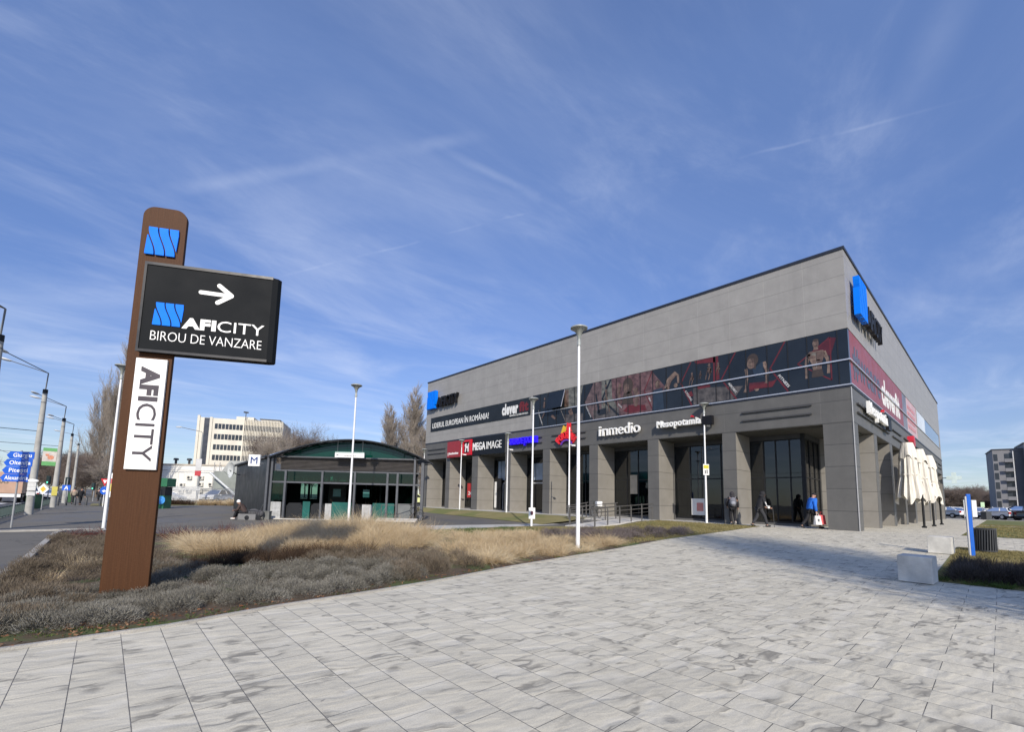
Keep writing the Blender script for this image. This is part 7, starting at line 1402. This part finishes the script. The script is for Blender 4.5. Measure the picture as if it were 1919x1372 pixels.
# dark leafless stems (low dogwood) in two clumps
def stems(name, poly, dens, hgt, per, mat, lean=0.5, w_=0.006, droop=0.05): return tussocks(name, poly, dens, 0.3, hgt, per, w_, mat, droop, None, lean)
stems('dark_stems', [(-23.6, 6.3), (-22.4, 5.8), (-21.2, 6.3), (-21.2, 7.6), (-22.6, 8.4), (-23.6, 8.0)], 5.5, 0.36, 150, BRN, 0.9)
stems('dark_stems', [(-21.6, 6.2), (-20.2, 5.8), (-19.6, 6.6), (-20.4, 7.6), (-21.5, 7.6)], 7, 0.42, 170, BRN, 0.8)
stems('red_twigs', [(-25.9, 15.2), (-24.9, 14.6), (-24.2, 14.8), (-24.3, 17.4), (-25.6, 18.2), (-26.0, 18.0)], 4, 0.50, 45, REDT, 1.1, 0.012, 0.4)
stems('red_twigs', [(-23.4, 13.0), (-22.0, 12.8), (-18.4, 14.6), (-18.4, 16.0), (-21.5, 16.0), (-23.4, 16.0)], 3.2, 0.50, 60, REDT, 0.9, 0.010, 0.2)
stems('bare_twigs', [(-16.2, 11.4), (-14.6, 11.4), (-14.2, 12.5), (-15.8, 12.6)], 5, 0.5, 60, REDT, 0.8, 0.009, 0.2)
# ornamental straw grass
tussocks('straw_grass', [(-23.4, 8.4), (-21.6, 8.0), (-19.6, 7.2), (-18.0, 7.0), (-16.8, 8.0), (-16.4, 10.4), (-17.6, 13.4), (-19.5, 14.2), (-22.0, 12.6), (-23.4, 12.6)], 5.0, 0.34, 0.80, 440, 0.0075, GOLD, 0.8, lambda x, y: 0.82 + 0.95 * np.exp(-((x + 18.2) ** 2 + (y - 10.6) ** 2) / 4.5), 0.65)
tussocks('straw_grass', [(-18.9, 3.5), (-17.4, 3.45), (-15.2, 3.75), (-12.9, 4.0), (-12.0, 4.3), (-12.6, 6.2), (-15.0, 7.6), (-16.8, 7.4), (-18.2, 6.0)], 4.6, 0.32, 0.52, 420, 0.0065, GOLD, 0.85, None, 0.75)
tussocks('straw_grass', [(-15.8, 7.8), (-13.2, 7.0), (-12.0, 7.6), (-12.0, 9.8), (-15.6, 10.6)], 3.6, 0.32, 0.40, 300, 0.008, GOLD, 0.8, None, 0.6)
tussocks('green_grass', [(-16.2, 10.2), (-12.6, 9.4), (-10.5, 9.6), (-10.2, 11.6), (-15.6, 12.0)], 7, 0.3, 0.24, 160, 0.007, GRN, 0.5, None, 0.5)
tussocks('straw_grass', [(-26.0, 5.8), (-24.5, 6.4), (-24.3, 9.0), (-25.8, 9.5)], 1.2, 0.25, 0.36, 160, 0.006, GOLD, 0.6)
tussocks('straw_grass', [(-23.9, 5.2), (-22.2, 5.1), (-22.2, 5.9), (-23.8, 6.2)], 1.5, 0.2, 0.34, 120, 0.006, GOLD, 0.6)
# mauve cushions near the lawn end
mounds('heather', [(-12.4, 4.35), (-10.0, 4.3), (-7.6, 4.2), (-6.6, 4.4), (-7.4, 5.8), (-9.6, 7.2), (-12.2, 8.0), (-13.0, 6.4)], 5.0, 0.30, 0.30, 420, 0.09, 0.008, MAU, up=1.0)
# weeds, leaf litter along the edging
tussocks('green_weeds', [(-26.1, 2.3), (-24.9, 2.25), (-23.4, 2.45), (-23.2, 2.8), (-24.8, 2.7), (-26.1, 2.9)], 16, 0.12, 0.07, 45, 0.008, GRN, 0.7, None, 1.0)
tussocks('green_weeds', [(-23.2, 2.45), (-19.2, 2.95), (-18.0, 3.2), (-12.0, 3.8), (-12.0, 4.1), (-18.0, 3.5), (-23.0, 2.8)], 5, 0.12, 0.07, 45, 0.008, GRN, 0.7, None, 1.0)
tussocks('green_weeds', [(-23.9, 5.0), (-20.5, 5.6), (-20.6, 6.0), (-23.8, 5.8)], 9, 0.15, 0.16, 50, 0.012, GRN, 0.6, None, 0.8)
def litter(name, poly, dens, s_=0.035):
    x, y = scatter(poly, dens); n = len(x); P = np.stack([x, y, terr(x, y) + 0.02 + rg.uniform(0, 0.02, n)], 1); D = rg.normal(size=(n, 3)); D[:, 2] *= 0.25
    return blades(name, P, D, s_ * rg.uniform(0.6, 1.5, n), s_ * 0.7 * rg.uniform(0.6, 1.3, n), np.full(n, 0.3), rg.uniform(0, 1, n), LEAF, 2)
litter('fallen_leaves', [(-26.1, 2.18), (-24.4, 2.2), (-23.2, 2.42), (-21.7, 2.55), (-18.2, 3.1), (-15, 3.4), (-15, 3.7), (-18.2, 3.4), (-21.7, 3.0), (-24.4, 2.75), (-26.1, 3.0)], 110, 0.03)
litter('fallen_leaves', [(-25.3, 2.3), (-24.6, 2.3), (-24.4, 2.9), (-25.3, 2.9)], 380, 0.028)
# lawns: short blades where they can be told apart
def lawn(name, poly, dens, h=0.045, mat=DRYL, w_=0.006):
    x, y = scatter(poly, dens); n = len(x); P = np.stack([x, y, terr(x, y) + 0.012], 1); D = np.stack([rg.normal(0, 0.5, n), rg.normal(0, 0.5, n), np.ones(n)], 1)
    return blades(name, P, D, h * rg.uniform(0.5, 1.5, n), np.full(n, w_), np.full(n, 0.3), np.clip(rg.uniform(0, 1, n) * 0.7 + 0.3 * (np.sin(x * 2.1 + np.sin(y * 1.7)) * 0.5 + 0.5), 0, 1), mat, 2)
lawn('lawn_grass', [(-12.7, -3.25), (-12.5, -5.5), (-9.0, -7.0), (-4.9, -7.0), (-4.9, -3.25)], 1300, 0.055, DRYL, 0.010)
lawn('lawn_grass', [(-12.5, 4.0), (-10.0, 4.0), (-1.0, 3.7), (-0.7, 9.2), (-6.5, 9.4), (-9, 12.0), (-12.5, 12.2)], 420, 0.07, DRYL, 0.014)
lawn('lawn_grass', [(1.6, -3.1), (1.6, -9), (24, -11), (24, -3.1)], 120, 0.06, DRYL, 0.02)
mounds('low_hedge', [(-12.5, -3.6), (-12.4, -5.2), (-11.5, -6.2), (-10.0, -6.2), (-10.2, -4.6), (-10.8, -3.5)], 10, 0.25, 0.32, 700, 0.10, 0.008, vegmat('dark_hedge', [(0.0, (0.03, 0.025, 0.02)), (0.5, (0.085, 0.072, 0.062)), (1.0, (0.155, 0.135, 0.125))], 0.9, 0.1), up=1.1)
tussocks('green_weeds', [(-12.75, -3.3), (-12.7, -4.6), (-12.3, -4.6), (-12.2, -3.3)], 20, 0.15, 0.16, 60, 0.008, GRN, 0.5, None, 0.7)
tussocks('straw_grass', [(-13.7, 50.5), (-12.6, 50.8), (-16.0, 55.0), (-17.6, 54.4)], 2.5, 0.6, 0.9, 200, 0.03, GOLD, 0.7, None, 0.5)
tussocks('dark_stems', [(-17.8, 54.3), (-16.8, 54.8), (-20.0, 57.6), (-21.0, 57.0)], 3, 0.5, 0.8, 150, 0.03, BRN, 0.3, None, 0.6)
# far strip of grass behind the forecourt, far-off wood
sheet('grass_verge', [-26, -10], lambda x: 53.5, lambda x: 62, 3, 0.03, TURF, 3)
